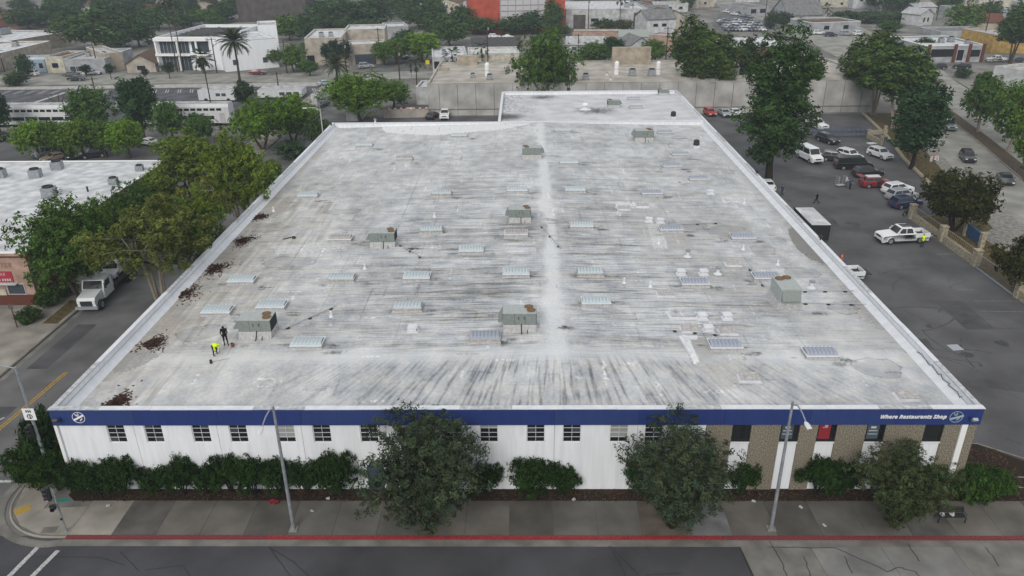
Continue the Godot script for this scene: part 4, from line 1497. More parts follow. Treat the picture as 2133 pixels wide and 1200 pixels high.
func frond_mesh(fan: bool) -> ArrayMesh:
	var key := "frond" + str(fan)
	if meshes.has(key): return meshes[key]
	var b := mb(true)
	var r := RandomNumberGenerator.new()
	r.seed = 4
	b.col = Color(0.09, 0.10, 0.04)
	var spine := []
	for i in 9:
		var t := i / 8.0
		spine.append(Vector3(t * (1.0 - 0.12 * t) , 0.42 * t - 0.62 * t * t, 0))
	for i in 8:
		b.quad(spine[i] + Vector3(0, 0, 0.012), spine[i + 1] + Vector3(0, 0, 0.008), spine[i + 1] - Vector3(0, 0, 0.008), spine[i] - Vector3(0, 0, 0.012), Vector3.UP)
	for i in 34:
		var t := (0.62 if fan else 0.14) + (0.38 if fan else 0.86) * i / 34.0
		var f := t * 8.0
		var k := mini(int(f), 7)
		var p: Vector3 = spine[k].lerp(spine[k + 1], f - k)
		for sg in [-1.0, 1.0]:
			var l: float = (0.34 if fan else 0.20) * (0.5 + sin(PI * (t * 0.9 + 0.05)) * 0.6)
			var e := p + Vector3(l * 0.75, -l * r.randf_range(0.2, 0.5), sg * l * 0.8)
			var kk := r.randf_range(0.7, 1.3)
			b.col = Color(0.042 * kk, 0.062 * kk, 0.024 * kk)
			b.tri(p, p + Vector3(0.03, 0.0, 0), e, Vector3.UP)
	meshes[key] = b.mesh()
	return meshes[key]

func palm(bx: float, by: float, ty: float, frond: float, label: String, fan := false, count := 30, called := "palm_tree") -> void:
	var p := G(bx, by)
	var h := tall(p, ty) - frond * 0.25
	var t := thing(called, label, "palm tree", p)
	var b := mb()
	var rr := 0.16 if fan else 0.34
	b.tube([Vector3(0, -0.1, 0), Vector3(0.1, h * 0.5, 0), Vector3(0, h, 0)], [rr * 1.2, rr * 0.8, rr * 0.75], 8)
	build(b, "trunk", M.wood, t)
	b = mb()
	b.lathe(Vector3(0, h - 0.9, 0), [Vector2(rr * 0.7, 0), Vector2(rr * 1.9, 0.4), Vector2(rr * 1.6, 1.0), Vector2(0, 1.3)], 9)
	build(b, "crownshaft", M.wood, t)
	var r := RandomNumberGenerator.new()
	r.seed = int(bx)
	for k in count:
		var o := build(frond_mesh(fan), "frond", M.leaf, t)
		var pitch := lerpf(1.25, -0.75, float(k) / count) + r.randf_range(-0.12, 0.12)
		o.transform = Transform3D(Basis(Vector3.UP, k * 2.39996) * Basis(Vector3.BACK, pitch) * Basis.from_scale(Vector3.ONE * frond * r.randf_range(0.85, 1.1)), Vector3(0, h, 0))

func bare_tree(bx: float, by: float, ty: float, label: String) -> void:
	var p := G(bx, by)
	var h := tall(p, ty)
	var t := thing("bare_tree", label, "tree", p)
	var r := RandomNumberGenerator.new()
	r.seed = 12
	var b := mb()
	b.tube([Vector3.ZERO, Vector3(0, h * 0.3, 0)], [0.2, 0.16], 7)
	build(b, "trunk", M.bark, t)
	b = mb()
	for k in 7:
		var a := TAU * k / 7.0
		var q := Vector3(cos(a) * h * 0.16, h * r.randf_range(0.55, 0.7), sin(a) * h * 0.16)
		var e := Vector3(cos(a) * h * 0.33, h * r.randf_range(0.85, 1.0), sin(a) * h * 0.33)
		b.tube([Vector3(0, h * 0.28, 0), q, e], [0.11, 0.07, 0.02], 5, false)
		for s in 4:
			var f := q.lerp(e, s / 4.0)
			b.tube([f, f + (rdir(r) + Vector3(0, 0.9, 0)) * h * 0.09], [0.035, 0.01], 4, false)
	build(b, "branches", M.bark, t)

# ---------------------------------------------------------------- vehicles
# L length, W width, body height (belt), roof height, wheel radius, axle positions, cabin: windscreen foot, roof front, roof rear, rear foot
var CK := {
	sedan = {L = 4.7, W = 1.82, belt = 0.98, roof = 1.45, r = 0.33, ax = 1.38, cab = [1.05, 0.35, -0.95, -1.65], hood = 0.78, deck = 0.98},
	hatch = {L = 4.2, W = 1.78, belt = 1.0, roof = 1.52, r = 0.32, ax = 1.28, cab = [1.0, 0.4, -1.5, -2.0], hood = 0.82, deck = 0.95},
	suv = {L = 4.75, W = 1.92, belt = 1.12, roof = 1.74, r = 0.38, ax = 1.42, cab = [0.95, 0.35, -1.85, -2.28], hood = 0.95, deck = 1.05},
	van = {L = 5.4, W = 2.0, belt = 1.25, roof = 2.15, r = 0.36, ax = 1.65, cab = [1.75, 1.1, -2.5, -2.66], hood = 1.0, deck = 1.2},
	pickup = {L = 6.0, W = 2.0, belt = 1.22, roof = 1.92, r = 0.41, ax = 1.85, cab = [1.25, 0.65, -0.75, -1.05], hood = 1.08, deck = 1.22}}

func car_meshes(kind: String) -> Dictionary:
	if meshes.has("car" + kind): return meshes["car" + kind]
	var k: Dictionary = CK[kind]
	var hl: float = k.L / 2
	var hw: float = k.W / 2
	var out := {}
	var poly := PackedVector2Array([Vector2(-hl + 0.06, 0.32)])
	for ax in [-k.ax, k.ax]:
		for i in 7:
			var a := PI - PI * i / 6.0
			poly.append(Vector2(ax + cos(a) * (k.r + 0.07), maxf(0.30, k.r + sin(a) * (k.r + 0.07))))
	var bed := kind == "pickup"
	poly.append_array([Vector2(hl - 0.06, 0.3), Vector2(hl, 0.5), Vector2(hl - 0.03, k.hood - 0.14), Vector2(hl - 0.16, k.hood), Vector2(k.cab[0], k.belt)])
	if bed: poly.append_array([Vector2(k.cab[3] - 0.08, k.belt), Vector2(k.cab[3] - 0.1, 0.74), Vector2(-hl, 0.74), Vector2(-hl, 0.45)])
	else: poly.append_array([Vector2(k.cab[3], k.belt), Vector2(-hl + 0.07, k.deck - 0.06), Vector2(-hl, 0.62)])
	var b := mb()
	# body with rounded shoulders
	var mid := Vector2(0, 0.62)
	var zs := [-hw, -hw + 0.09, hw - 0.09, hw]
	var rings := []
	for i in 4:
		var ring := []
		for p in poly:
			var q := p
			if i in [0, 3]: q = Vector2(p.x * 0.978, mid.y + (p.y - mid.y) * (0.88 if p.y > mid.y else 1.0))
			ring.append(Vector3(q.x, q.y, zs[i]))
		rings.append(ring)
	var m := poly.size()
	var cw := 1.0 if Geometry2D.is_polygon_clockwise(poly) else -1.0
	for i in 3:
		for j in m:
			var e := poly[(j + 1) % m] - poly[j]
			b.quad(rings[i][j], rings[i][(j + 1) % m], rings[i + 1][(j + 1) % m], rings[i + 1][j], Vector3(-e.y * cw, e.x * cw, [-0.5, 0.0, 0.5][i] * e.length()))
	var idx := Geometry2D.triangulate_polygon(poly)
	for i in range(0, idx.size(), 3):
		b.tri(rings[0][idx[i]], rings[0][idx[i + 1]], rings[0][idx[i + 2]], Vector3(0, 0, -1))
		b.tri(rings[3][idx[i]], rings[3][idx[i + 1]], rings[3][idx[i + 2]], Vector3(0, 0, 1))
	if bed:
		var x0: float = -hl
		var x1: float = k.cab[3] - 0.1
		for z in [-hw + 0.07, hw - 0.07]: b.bx(Vector3((x0 + x1) / 2, 0.985, z), Vector3(x1 - x0, 0.47, 0.1))
		b.bx(Vector3(x0 + 0.04, 0.985, 0), Vector3(0.08, 0.47, k.W - 0.26))
	out.body = b.mesh()
	# cabin
	var c: Array = k.cab
	var zb: float = hw - 0.07
	var zt: float = hw - (0.14 if kind == "van" else 0.26)
	var rows := [[c[0], k.belt - 0.02, zb], [c[1], k.roof - 0.03, zt], [c[1] - 0.15, k.roof, zt - 0.05], [c[2] + 0.12, k.roof - 0.01, zt - 0.05], [c[2], k.roof - 0.06, zt], [c[3], k.belt - 0.02, zb]]
	b = mb()
	for i in 5:
		var p: Array = rows[i]
		var q: Array = rows[i + 1]
		b.quad(Vector3(p[0], p[1], -p[2]), Vector3(q[0], q[1], -q[2]), Vector3(q[0], q[1], q[2]), Vector3(p[0], p[1], p[2]), Vector3((p[1] - q[1]) * -1.0, absf(p[0] - q[0]) + 0.01, 0) if i != 4 else Vector3(-1, 0.3, 0))
	for sg in [-1.0, 1.0]:
		var f := []
		for p in rows: f.append(Vector3(p[0], p[1], sg * p[2]))
		for i in range(1, 5): b.tri(f[0], f[i], f[i + 1], Vector3(0, 0.3, sg))
	out.cabin = b.mesh()
	# glass, 12 mm proud of the cabin
	var pane := func(pts: Array, o: Vector3) -> ArrayMesh:
		var g := mb()
		o = o.normalized() * 0.012
		g.quad(pts[0] + o, pts[1] + o, pts[2] + o, pts[3] + o, o)
		return g.mesh()
	var W0 := Vector3(c[0], k.belt, 0)
	var W1 := Vector3(c[1], k.roof - 0.03, 0)
	var lo := W0.lerp(W1, 0.08)
	var hi := W0.lerp(W1, 0.9)
	out.windscreen = pane.call([lo + Vector3(0, 0, -zb + 0.12), lo + Vector3(0, 0, zb - 0.12), hi + Vector3(0, 0, zt - 0.04), hi + Vector3(0, 0, -zt + 0.04)], Vector3(k.roof - k.belt, c[0] - c[1], 0))
	W0 = Vector3(c[3], k.belt, 0)
	W1 = Vector3(c[2], k.roof - 0.06, 0)
	lo = W0.lerp(W1, 0.15)
	hi = W0.lerp(W1, 0.9)
	out.rear = pane.call([lo + Vector3(0, 0, -zb + 0.14), lo + Vector3(0, 0, zb - 0.14), hi + Vector3(0, 0, zt - 0.06), hi + Vector3(0, 0, -zt + 0.06)], Vector3(-(k.roof - k.belt), absf(c[3] - c[2]), 0))
	for sg in [-1.0, 1.0]:
		var y0: float = k.belt + 0.05
		var y1: float = k.roof - 0.14
		var at := func(x: float, y: float) -> Vector3:
			return Vector3(x, y, sg * lerpf(zb, zt, (y - k.belt) / (k.roof - k.belt)))
		var split: float = (c[0] + c[3]) / 2 - 0.05
		var o := Vector3(0, 0.35, sg)
		out["front%d" % int(sg)] = pane.call([at.call(c[0] - 0.22, y0), at.call(c[1] - 0.06, y1), at.call(split + 0.05, y1), at.call(split + 0.05, y0)], o)
		out["back%d" % int(sg)] = pane.call([at.call(split - 0.05, y0), at.call(split - 0.05, y1), at.call(c[2] + 0.1, y1), at.call(c[3] + 0.2, y0)], o)
	# lamps, grille
	for sg in [-1.0, 1.0]:
		b = mb()
		b.bx(Vector3(hl - 0.06, k.hood - 0.16, sg * (hw - 0.3)), Vector3(0.12, 0.15, 0.36))
		out["head%d" % int(sg)] = b.mesh()
		b = mb()
		b.bx(Vector3(-hl + 0.05, 0.85 if bed else k.deck - 0.16, sg * (hw - 0.18)), Vector3(0.14, 0.24, 0.22))
		out["tail%d" % int(sg)] = b.mesh()
	b = mb()
	b.bx(Vector3(hl - 0.03, k.hood - 0.2, 0), Vector3(0.08, 0.18, k.W - 1.05))
	b.bx(Vector3(hl - 0.02, 0.42, 0), Vector3(0.08, 0.16, k.W - 0.5))
	out.grille = b.mesh()
	b = mb()
	for sg in [-1.0, 1.0]: b.bx(Vector3(0, 0.34, sg * (hw - 0.02)), Vector3(k.ax * 2.0 - k.r * 2.3, 0.14, 0.05))
	out.sill = b.mesh()
	for sg in [-1.0, 1.0]:
		b = mb()
		b.bx(Vector3(c[0] - 0.25, k.belt + 0.1, sg * (hw + 0.08)), Vector3(0.14, 0.14, 0.2))
		out["mirror%d" % int(sg)] = b.mesh()
	b = mb()
	for sg in [-1.0, 1.0]:
		for x in [c[0] - 0.1, (c[0] + c[3]) / 2, c[3] + 0.35]: b.bx(Vector3(x, (k.belt + 0.42) / 2 + 0.02, sg * (hw - 0.008)), Vector3(0.025, (k.belt - 0.5) * 0.8, 0.02))
	out.seam = b.mesh()
	b = mb()
	b.lathe(Vector3.ZERO, [Vector2(k.r * 0.62, -0.11), Vector2(k.r * 0.95, -0.11), Vector2(k.r, -0.07), Vector2(k.r, 0.07), Vector2(k.r * 0.95, 0.11), Vector2(k.r * 0.62, 0.11)], 14)
	out.tyre = b.mesh()
	b = mb()
	b.lathe(Vector3.ZERO, [Vector2(0, -0.09), Vector2(k.r * 0.64, -0.1), Vector2(k.r * 0.64, 0.1), Vector2(0, 0.09)], 10)
	out.rim = b.mesh()
	if bed:
		b = mb()
		b.bx(Vector3((-hl + k.cab[3]) / 2, 0.77, 0), Vector3(-k.cab[3] + hl - 0.3, 0.05, k.W - 0.24))
		out.bed = b.mesh()
	meshes["car" + kind] = out
	return out

func car(kind: String, at: Vector3, heading: float, m: Material, label: String, category := "car", group := "", called := "parked_car") -> Node3D:
	var ms := car_meshes(kind)
	var k: Dictionary = CK[kind]
	var t := thing(called, label, category, at, heading, group)
	build(ms.body, "body", m, t)
	build(ms.cabin, "cabin", m, t)
	build(ms.windscreen, "windscreen", M.car_glass, t)
	build(ms.rear, "rear_window", M.car_glass, t)
	for s in [-1, 1]:
		build(ms["front%d" % s], "side_window", M.car_glass, t)
		if not (kind == "van" and s == 9): build(ms["back%d" % s], "side_window", M.car_glass, t)
		build(ms["head%d" % s], "headlight", M.head_lamp, t)
		build(ms["tail%d" % s], "taillight", M.red_lamp, t)
		for ax in [-k.ax, k.ax]:
			var w := sub("wheel", t, Vector3(ax, k.r, s * (k.W / 2 - 0.13)))
			w.rotation.x = PI / 2
			build(ms.tyre, "tyre", M.tyre, w)
			build(ms.rim, "rim", M.rim, w)
	build(ms.grille, "grille", M.black, t)
	build(ms.sill, "sill_trim", M.black, t)
	build(ms.seam, "door_seam", M.black, t)
	for s in [-1, 1]: build(ms["mirror%d" % s], "mirror", m, t)
	if ms.has("bed"): build(ms.bed, "bed_floor", M.black, t)
	return t

# a car seen in the photograph, its middle on the ground at px, py
func pcar(kind: String, px: float, py: float, deg: float, m: Material, label: String, category := "car", group := "", called := "parked_car") -> Node3D:
	return car(kind, G(px, py) + Vector3(0, 0.01, 0), deg_to_rad(deg), m, label, category, group, called)

# ---------------------------------------------------------------- people
# one smooth skin over tapered bones, coloured by the nearest bone
func person(at: Vector3, turn: float, pose: String, cols: Dictionary, label: String, held := "") -> Node3D:
	var j := {}
	j.hip = Vector3(0, 0.94, 0)
	j.chest = Vector3(0, 1.28, 0)
	j.neck = Vector3(0, 1.47, 0)
	j.head = Vector3(0, 1.62, 0.02)
	for s in [-1.0, 1.0]:
		var q := "l" if s < 0 else "r"
		j["sh" + q] = Vector3(s * 0.185, 1.42, 0)
		j["el" + q] = Vector3(s * 0.24, 1.13, -0.02)
		j["wr" + q] = Vector3(s * 0.25, 0.88, 0.06)
		j["hi" + q] = Vector3(s * 0.095, 0.90, 0)
		j["kn" + q] = Vector3(s * 0.11, 0.49, 0.02)
		j["an" + q] = Vector3(s * 0.12, 0.09, 0)
	match pose:
		"look":
			j.head = Vector3(0, 1.60, 0.08)
			j.elr = Vector3(0.25, 1.14, 0.08)
			j.wrr = Vector3(0.16, 0.98, 0.30)
			j.ell = Vector3(-0.28, 1.15, -0.02)
			j.wrl = Vector3(-0.2, 0.97, 0.16)
			j.knr = Vector3(0.14, 0.49, 0.08)
			j.anr = Vector3(0.17, 0.09, 0.1)
		"bend":
			j.hip = Vector3(0, 0.86, -0.12)
			j.chest = Vector3(0, 0.98, 0.24)
			j.neck = Vector3(0, 0.98, 0.44)
			j.head = Vector3(0, 0.93, 0.60)
			for s in [-1.0, 1.0]:
				var q := "l" if s < 0 else "r"
				j["sh" + q] = Vector3(s * 0.185, 0.96, 0.38)
				j["el" + q] = Vector3(s * 0.23, 0.66, 0.42)
				j["wr" + q] = Vector3(s * 0.14, 0.40, 0.48)
				j["hi" + q] = Vector3(s * 0.095, 0.83, -0.1)
				j["kn" + q] = Vector3(s * 0.15, 0.47, 0.06)
				j["an" + q] = Vector3(s * 0.18, 0.09, -0.06 - s * 0.08)
		"walk":
			j.knr = Vector3(0.11, 0.50, 0.2)
			j.anr = Vector3(0.11, 0.10, 0.34)
			j.knl = Vector3(-0.11, 0.49, -0.08)
			j.anl = Vector3(-0.11, 0.14, -0.40)
			j.ell = Vector3(-0.24, 1.15, 0.1)
			j.wrl = Vector3(-0.22, 0.95, 0.28)
			j.elr = Vector3(0.24, 1.14, -0.12)
			j.wrr = Vector3(0.25, 0.90, -0.16)
			for x in ["hip", "hir", "hil", "chest", "neck", "head", "shl", "shr", "ell", "elr", "wrl", "wrr"]: j[x] -= Vector3(0, 0.04, 0)
		"reach":
			for s in [-1.0, 1.0]:
				var q := "l" if s < 0 else "r"
				j["el" + q] = Vector3(s * 0.25, 1.18, 0.2)
				j["wr" + q] = Vector3(s * 0.18, 1.08, 0.44)
			j.head += Vector3(0, -0.01, 0.06)
	var bones := [[j.hip, j.chest, 0.135, 0.15, "shirt"], [j.chest, j.neck.lerp(j.chest, 0.25), 0.155, 0.12, "shirt"], [j.shl, j.shr, 0.085, 0.085, "shirt"], [j.neck.lerp(j.chest, 0.1), j.head, 0.055, 0.06, "skin"], [j.head, j.head + (j.head - j.neck) * 0.35, 0.098, 0.092, "skin"], [j.head + (j.head - j.neck) * 0.55, j.head + (j.head - j.neck) * 0.62, 0.088, 0.085, "hair"], [j.head + Vector3(0, -0.01, 0.09), j.head + Vector3(0, -0.03, 0.115), 0.018, 0.016, "skin"]]
	for s in [-1.0, 1.0]:
		var q := "l" if s < 0 else "r"
		var foot: Vector3 = j["an" + q]
		bones.append_array([[j["sh" + q], j["el" + q], 0.062, 0.047, "shirt"], [j["el" + q], j["wr" + q], 0.045, 0.032, cols.get("sleeve", "skin")], [j["wr" + q], j["wr" + q] + (j["wr" + q] - j["el" + q]).normalized() * 0.085, 0.034, 0.036, "skin"], [j["hi" + q], j["kn" + q], 0.098, 0.066, "pants"], [j["kn" + q], foot, 0.064, 0.046, "pants"], [foot - Vector3(0, 0.045, 0.03), Vector3(foot.x + s * 0.02, foot.y - 0.055, foot.z + 0.17), 0.046, 0.038, "shoe"], [j.head + Vector3(s * 0.098, 0.01, 0), j.head + Vector3(s * 0.1, 0.035, 0), 0.016, 0.016, "skin"]])
	var b := mb(true)
	skin(b, bones, cols)
	# fingers: four of unequal length and a thumb from the side of each palm
	for s in [-1.0, 1.0]:
		var q := "l" if s < 0 else "r"
		var d: Vector3 = (j["wr" + q] - j["el" + q]).normalized()
		var side := d.cross(Vector3(s, 0, 0)).normalized()
		if side.length() < 0.5: side = Vector3(0, 0, 1)
		var palm_: Vector3 = j["wr" + q] + d * 0.09
		b.col = cols.skin
		for f in 4:
			var o := palm_ + side * (f - 1.5) * 0.019
			var l: float = [0.062, 0.075, 0.08, 0.066][f]
			var curl := Vector3(-s, 0, 0) * 0.5
			b.tube([o, o + d * l * 0.55, o + (d + curl).normalized() * l], [0.010, 0.009, 0.007], 5)
		var th: Vector3 = j["wr" + q] + d * 0.045 + side * 0.03
		b.tube([th, th + (d + side * 0.9).normalized() * 0.035, th + (d * 1.4 + side * 0.7).normalized() * 0.06], [0.011, 0.010, 0.008], 5)
	var o := build(b, "person", M.leaf_skin)
	o.position = at
	o.rotation.y = turn
	tag(o, label, "person")
	return o

func skin(b: MB, bones: Array, cols: Dictionary) -> void:
	var cell := 0.03
	var lo := Vector3.ONE * 99
	var hi := -lo
	for s in bones:
		var m := maxf(s[2], s[3]) + cell * 2
		lo = lo.min(s[0] - Vector3.ONE * m).min(s[1] - Vector3.ONE * m)
		hi = hi.max(s[0] + Vector3.ONE * m).max(s[1] + Vector3.ONE * m)
	var nx := int((hi.x - lo.x) / cell) + 2
	var ny := int((hi.y - lo.y) / cell) + 2
	var nz := int((hi.z - lo.z) / cell) + 2
	var f := PackedFloat32Array()
	f.resize(nx * ny * nz)
	f.fill(9.0)
	var near := PackedFloat32Array()
	near.resize(f.size())
	near.fill(9.0)
	var who := PackedInt32Array()
	who.resize(f.size())
	for bi in bones.size():
		var s: Array = bones[bi]
		var a: Vector3 = s[0]
		var e: Vector3 = s[1] - a
		var ll := maxf(e.length_squared(), 1e-6)
		var ra: float = s[2]
		var rb: float = s[3]
		var m := maxf(ra, rb) + 0.1
		var p0 := (a.min(s[1]) - Vector3.ONE * m - lo) / cell
		var p1 := (a.max(s[1]) + Vector3.ONE * m - lo) / cell
		for z in range(maxi(0, int(p0.z)), mini(nz, int(p1.z) + 1)):
			for y in range(maxi(0, int(p0.y)), mini(ny, int(p1.y) + 1)):
				var at := lo + Vector3(0, y, z) * cell
				for x in range(maxi(0, int(p0.x)), mini(nx, int(p1.x) + 1)):
					at.x = lo.x + x * cell
					var t := clampf((at - a).dot(e) / ll, 0, 1)
					var d := (at - a - e * t).length() - lerpf(ra, rb, t)
					var i := (z * ny + y) * nx + x
					if d < near[i]:
						near[i] = d
						who[i] = bi
					var g := f[i]
					var h := maxf(0.04 - absf(g - d), 0.0) / 0.04
					f[i] = minf(g, d) - h * h * 0.01
	var vert := {}
	var pos := []
	var kol := []
	var off := [0, 1, nx, nx + 1, nx * ny, nx * ny + 1, nx * ny + nx, nx * ny + nx + 1]
	for z in nz - 1:
		for y in ny - 1:
			for x in nx - 1:
				var i := (z * ny + y) * nx + x
				var sgn := 0
				for o in off:
					if f[i + o] < 0: sgn += 1
				if sgn == 0 or sgn == 8: continue
				var c := Vector3.ZERO
				var w := 0
				for q in 8:
					for r in [1, 2, 4]:
						if q & r: continue
						var fa := f[i + off[q]]
						var fb := f[i + off[q | r]]
						if (fa < 0) != (fb < 0):
							var t := fa / (fa - fb)
							var va := Vector3(q & 1, (q >> 1) & 1, q >> 2)
							var vb := Vector3((q | r) & 1, ((q | r) >> 1) & 1, (q | r) >> 2)
							c += va.lerp(vb, t)
							w += 1
				vert[i] = pos.size()
				pos.append(lo + (Vector3(x, y, z) + c / w) * cell)
				kol.append(cols[bones[who[i]][4]] if cols[bones[who[i]][4]] is Color else Color.WHITE)
	var nrm := []
	nrm.resize(pos.size())
	nrm.fill(Vector3.ZERO)
	var tris := []
	var st := [1, nx, nx * ny]
	for i in vert:
		for ax in 3:
			var u: int = st[(ax + 1) % 3]
			var w: int = st[(ax + 2) % 3]
			# the edge from the cell's own corner along ax
			if (f[i] < 0) == (f[i + st[ax]] < 0): continue
			if not (vert.has(i - u) and vert.has(i - w) and vert.has(i - u - w)): continue
			var out := Vector3.ZERO
			out[ax] = 1.0 if f[i] < 0 else -1.0
			var q := [vert[i], vert[i - u], vert[i - u - w], vert[i - w]]
			for t in [[q[0], q[1], q[2]], [q[0], q[2], q[3]]]:
				var m: Vector3 = (pos[t[2]] - pos[t[0]]).cross(pos[t[1]] - pos[t[0]])
				if m.dot(out) < 0:
					t = [t[0], t[2], t[1]]
					m = -m
				for v in t: nrm[v] += m
				tris.append(t)
	for t in tris:
		for v in t:
			b.v.append(pos[v])
			b.n.append(nrm[v].normalized())
			b.c.append(kol[v])

func people() -> void:
	M.leaf_skin = leaf_mat(1, 1, 1)
	M.leaf_skin.roughness = 0.8
	var sk := Color(0.35, 0.20, 0.13)
	var dk := Color(0.016, 0.016, 0.018)
	person(R(471, 718), 0.3, "look", {skin = Color(0.09, 0.055, 0.04), shirt = dk, pants = Color(0.018, 0.018, 0.02), shoe = dk, hair = dk, sleeve = "shirt"}, "person all in black standing on the white roof, looking down")
	person(R(449, 739), 0.9, "bend", {skin = sk, shirt = Color(0.62, 0.85, 0.03), pants = Color(0.03, 0.035, 0.05), shoe = dk, hair = Color(0.5, 0.72, 0.03)}, "person in bright yellow-green vest bending over on the white roof")
	person(G(1700, 424) + Vector3(0, 0.01, 0), -0.4 - PI / 2, "walk", {skin = sk, shirt = dk, pants = dk, shoe = dk, hair = dk, sleeve = "shirt"}, "person in black striding across the empty asphalt")
	person(G(1920, 515) + Vector3(0, 0.01, 0), PI - 0.2, "reach", {skin = sk, shirt = Color(0.62, 0.85, 0.03), pants = Color(0.03, 0.035, 0.05), shoe = dk, hair = dk}, "person in bright yellow-green vest at the bed of the white pickup")
	person(G(1770, 394) + Vector3(0, 0.01, 0), 0.6, "reach", {skin = sk, shirt = Color(0.05, 0.07, 0.28), pants = Color(0.02, 0.02, 0.03), shoe = dk, hair = dk}, "person in blue shirt loading the back of the red car")
	person(G(1761, 390) + Vector3(0, 0.01, 0), 1.4, "reach", {skin = sk, shirt = Color(0.55, 0.56, 0.58), pants = Color(0.12, 0.12, 0.13), shoe = dk, hair = dk}, "person in pale grey shirt beside the flat cart")
	person(G(1628, 408) + Vector3(0, 0.01, 0), -1.2, "walk", {skin = sk, shirt = Color(0.04, 0.055, 0.11), pants = Color(0.04, 0.05, 0.08), shoe = dk, hair = dk}, "person in dark blue close to the warehouse wall")
	person(G(1565, 146), 0.4, "look", {skin = sk, shirt = dk, pants = dk, shoe = dk, hair = dk}, "person in dark clothes beside the far corner shop")

# ---------------------------------------------------------------- front street
func street_lamp(bx: float, by: float, ty: float, label: String) -> void:
	var p := G(bx, by, 0.12)
	var h := tall(p, ty)
	var t := thing("street_lamp", label, "street lamp", p)
	var b := mb()
	b.bx(Vector3(0, 0.04, 0), Vector3(0.55, 0.1, 0.55))
	build(b, "base", M.concrete, t)
	b = mb()
	b.tube([Vector3(0, 0.08, 0), Vector3(0, 0.5, 0), Vector3(0, h * 0.5, 0), Vector3(0, h, 0)], [0.16, 0.13, 0.105, 0.075], 10)
	build(b, "pole", M.galv, t)
	b = mb()
	b.tube([Vector3(0, h - 0.25, 0), Vector3(0.02, h + 0.18, 0.7), Vector3(0.03, h + 0.22, 1.5), Vector3(0.03, h + 0.05, 2.3)], [0.05, 0.05, 0.045, 0.04], 7)
	build(b, "arm", M.galv, t)
	b = mb()
	var q := Vector3(0.03, h + 0.02, 2.62)
	for i in 6:
		var z0 := -0.42 + 0.84 * i / 6.0
		var z1 := -0.42 + 0.84 * (i + 1) / 6.0
		var w0 := 0.17 * sqrt(maxf(0.06, 1.0 - pow((z0 - 0.1) / 0.56, 2)))
		var w1 := 0.17 * sqrt(maxf(0.06, 1.0 - pow((z1 - 0.1) / 0.56, 2)))
		for k in 6:
			var a0 := PI * k / 6.0
			var a1 := PI * (k + 1) / 6.0
			b.quad(q + Vector3(cos(a0) * w0, sin(a0) * w0 * 0.6, z0), q + Vector3(cos(a1) * w0, sin(a1) * w0 * 0.6, z0), q + Vector3(cos(a1) * w1, sin(a1) * w1 * 0.6, z1), q + Vector3(cos(a0) * w1, sin(a0) * w1 * 0.6, z1), Vector3(cos(a0), sin(a0), 0))
	build(b, "lamp_head", M.lamp_white, t)
	b = mb()
	b.lathe(q + Vector3(0, -0.1, 0.1), [Vector2(0.0, 0), Vector2(0.12, 0.04), Vector2(0.15, 0.1), Vector2(0, 0.1)], 10)
	build(b, "lens", M.pale, t)

func signal_head(t: Node, at: Vector3, turn: float, n := 3) -> void:
	var s := sub("signal_head", t, at, turn)
	var b := mb()
	b.bx(Vector3(0, 0, 0), Vector3(0.36, 0.34 * n, 0.2))
	build(b, "housing", M.black, s)
	for k in n:
		b = mb()
		b.tube([Vector3(0, -0.34 * (n - 1) / 2.0 + 0.34 * k, 0.1), Vector3(0, -0.34 * (n - 1) / 2.0 + 0.34 * k, 0.34)], [0.15, 0.15], 10, false)
		build(b, "visor", M.black, s)

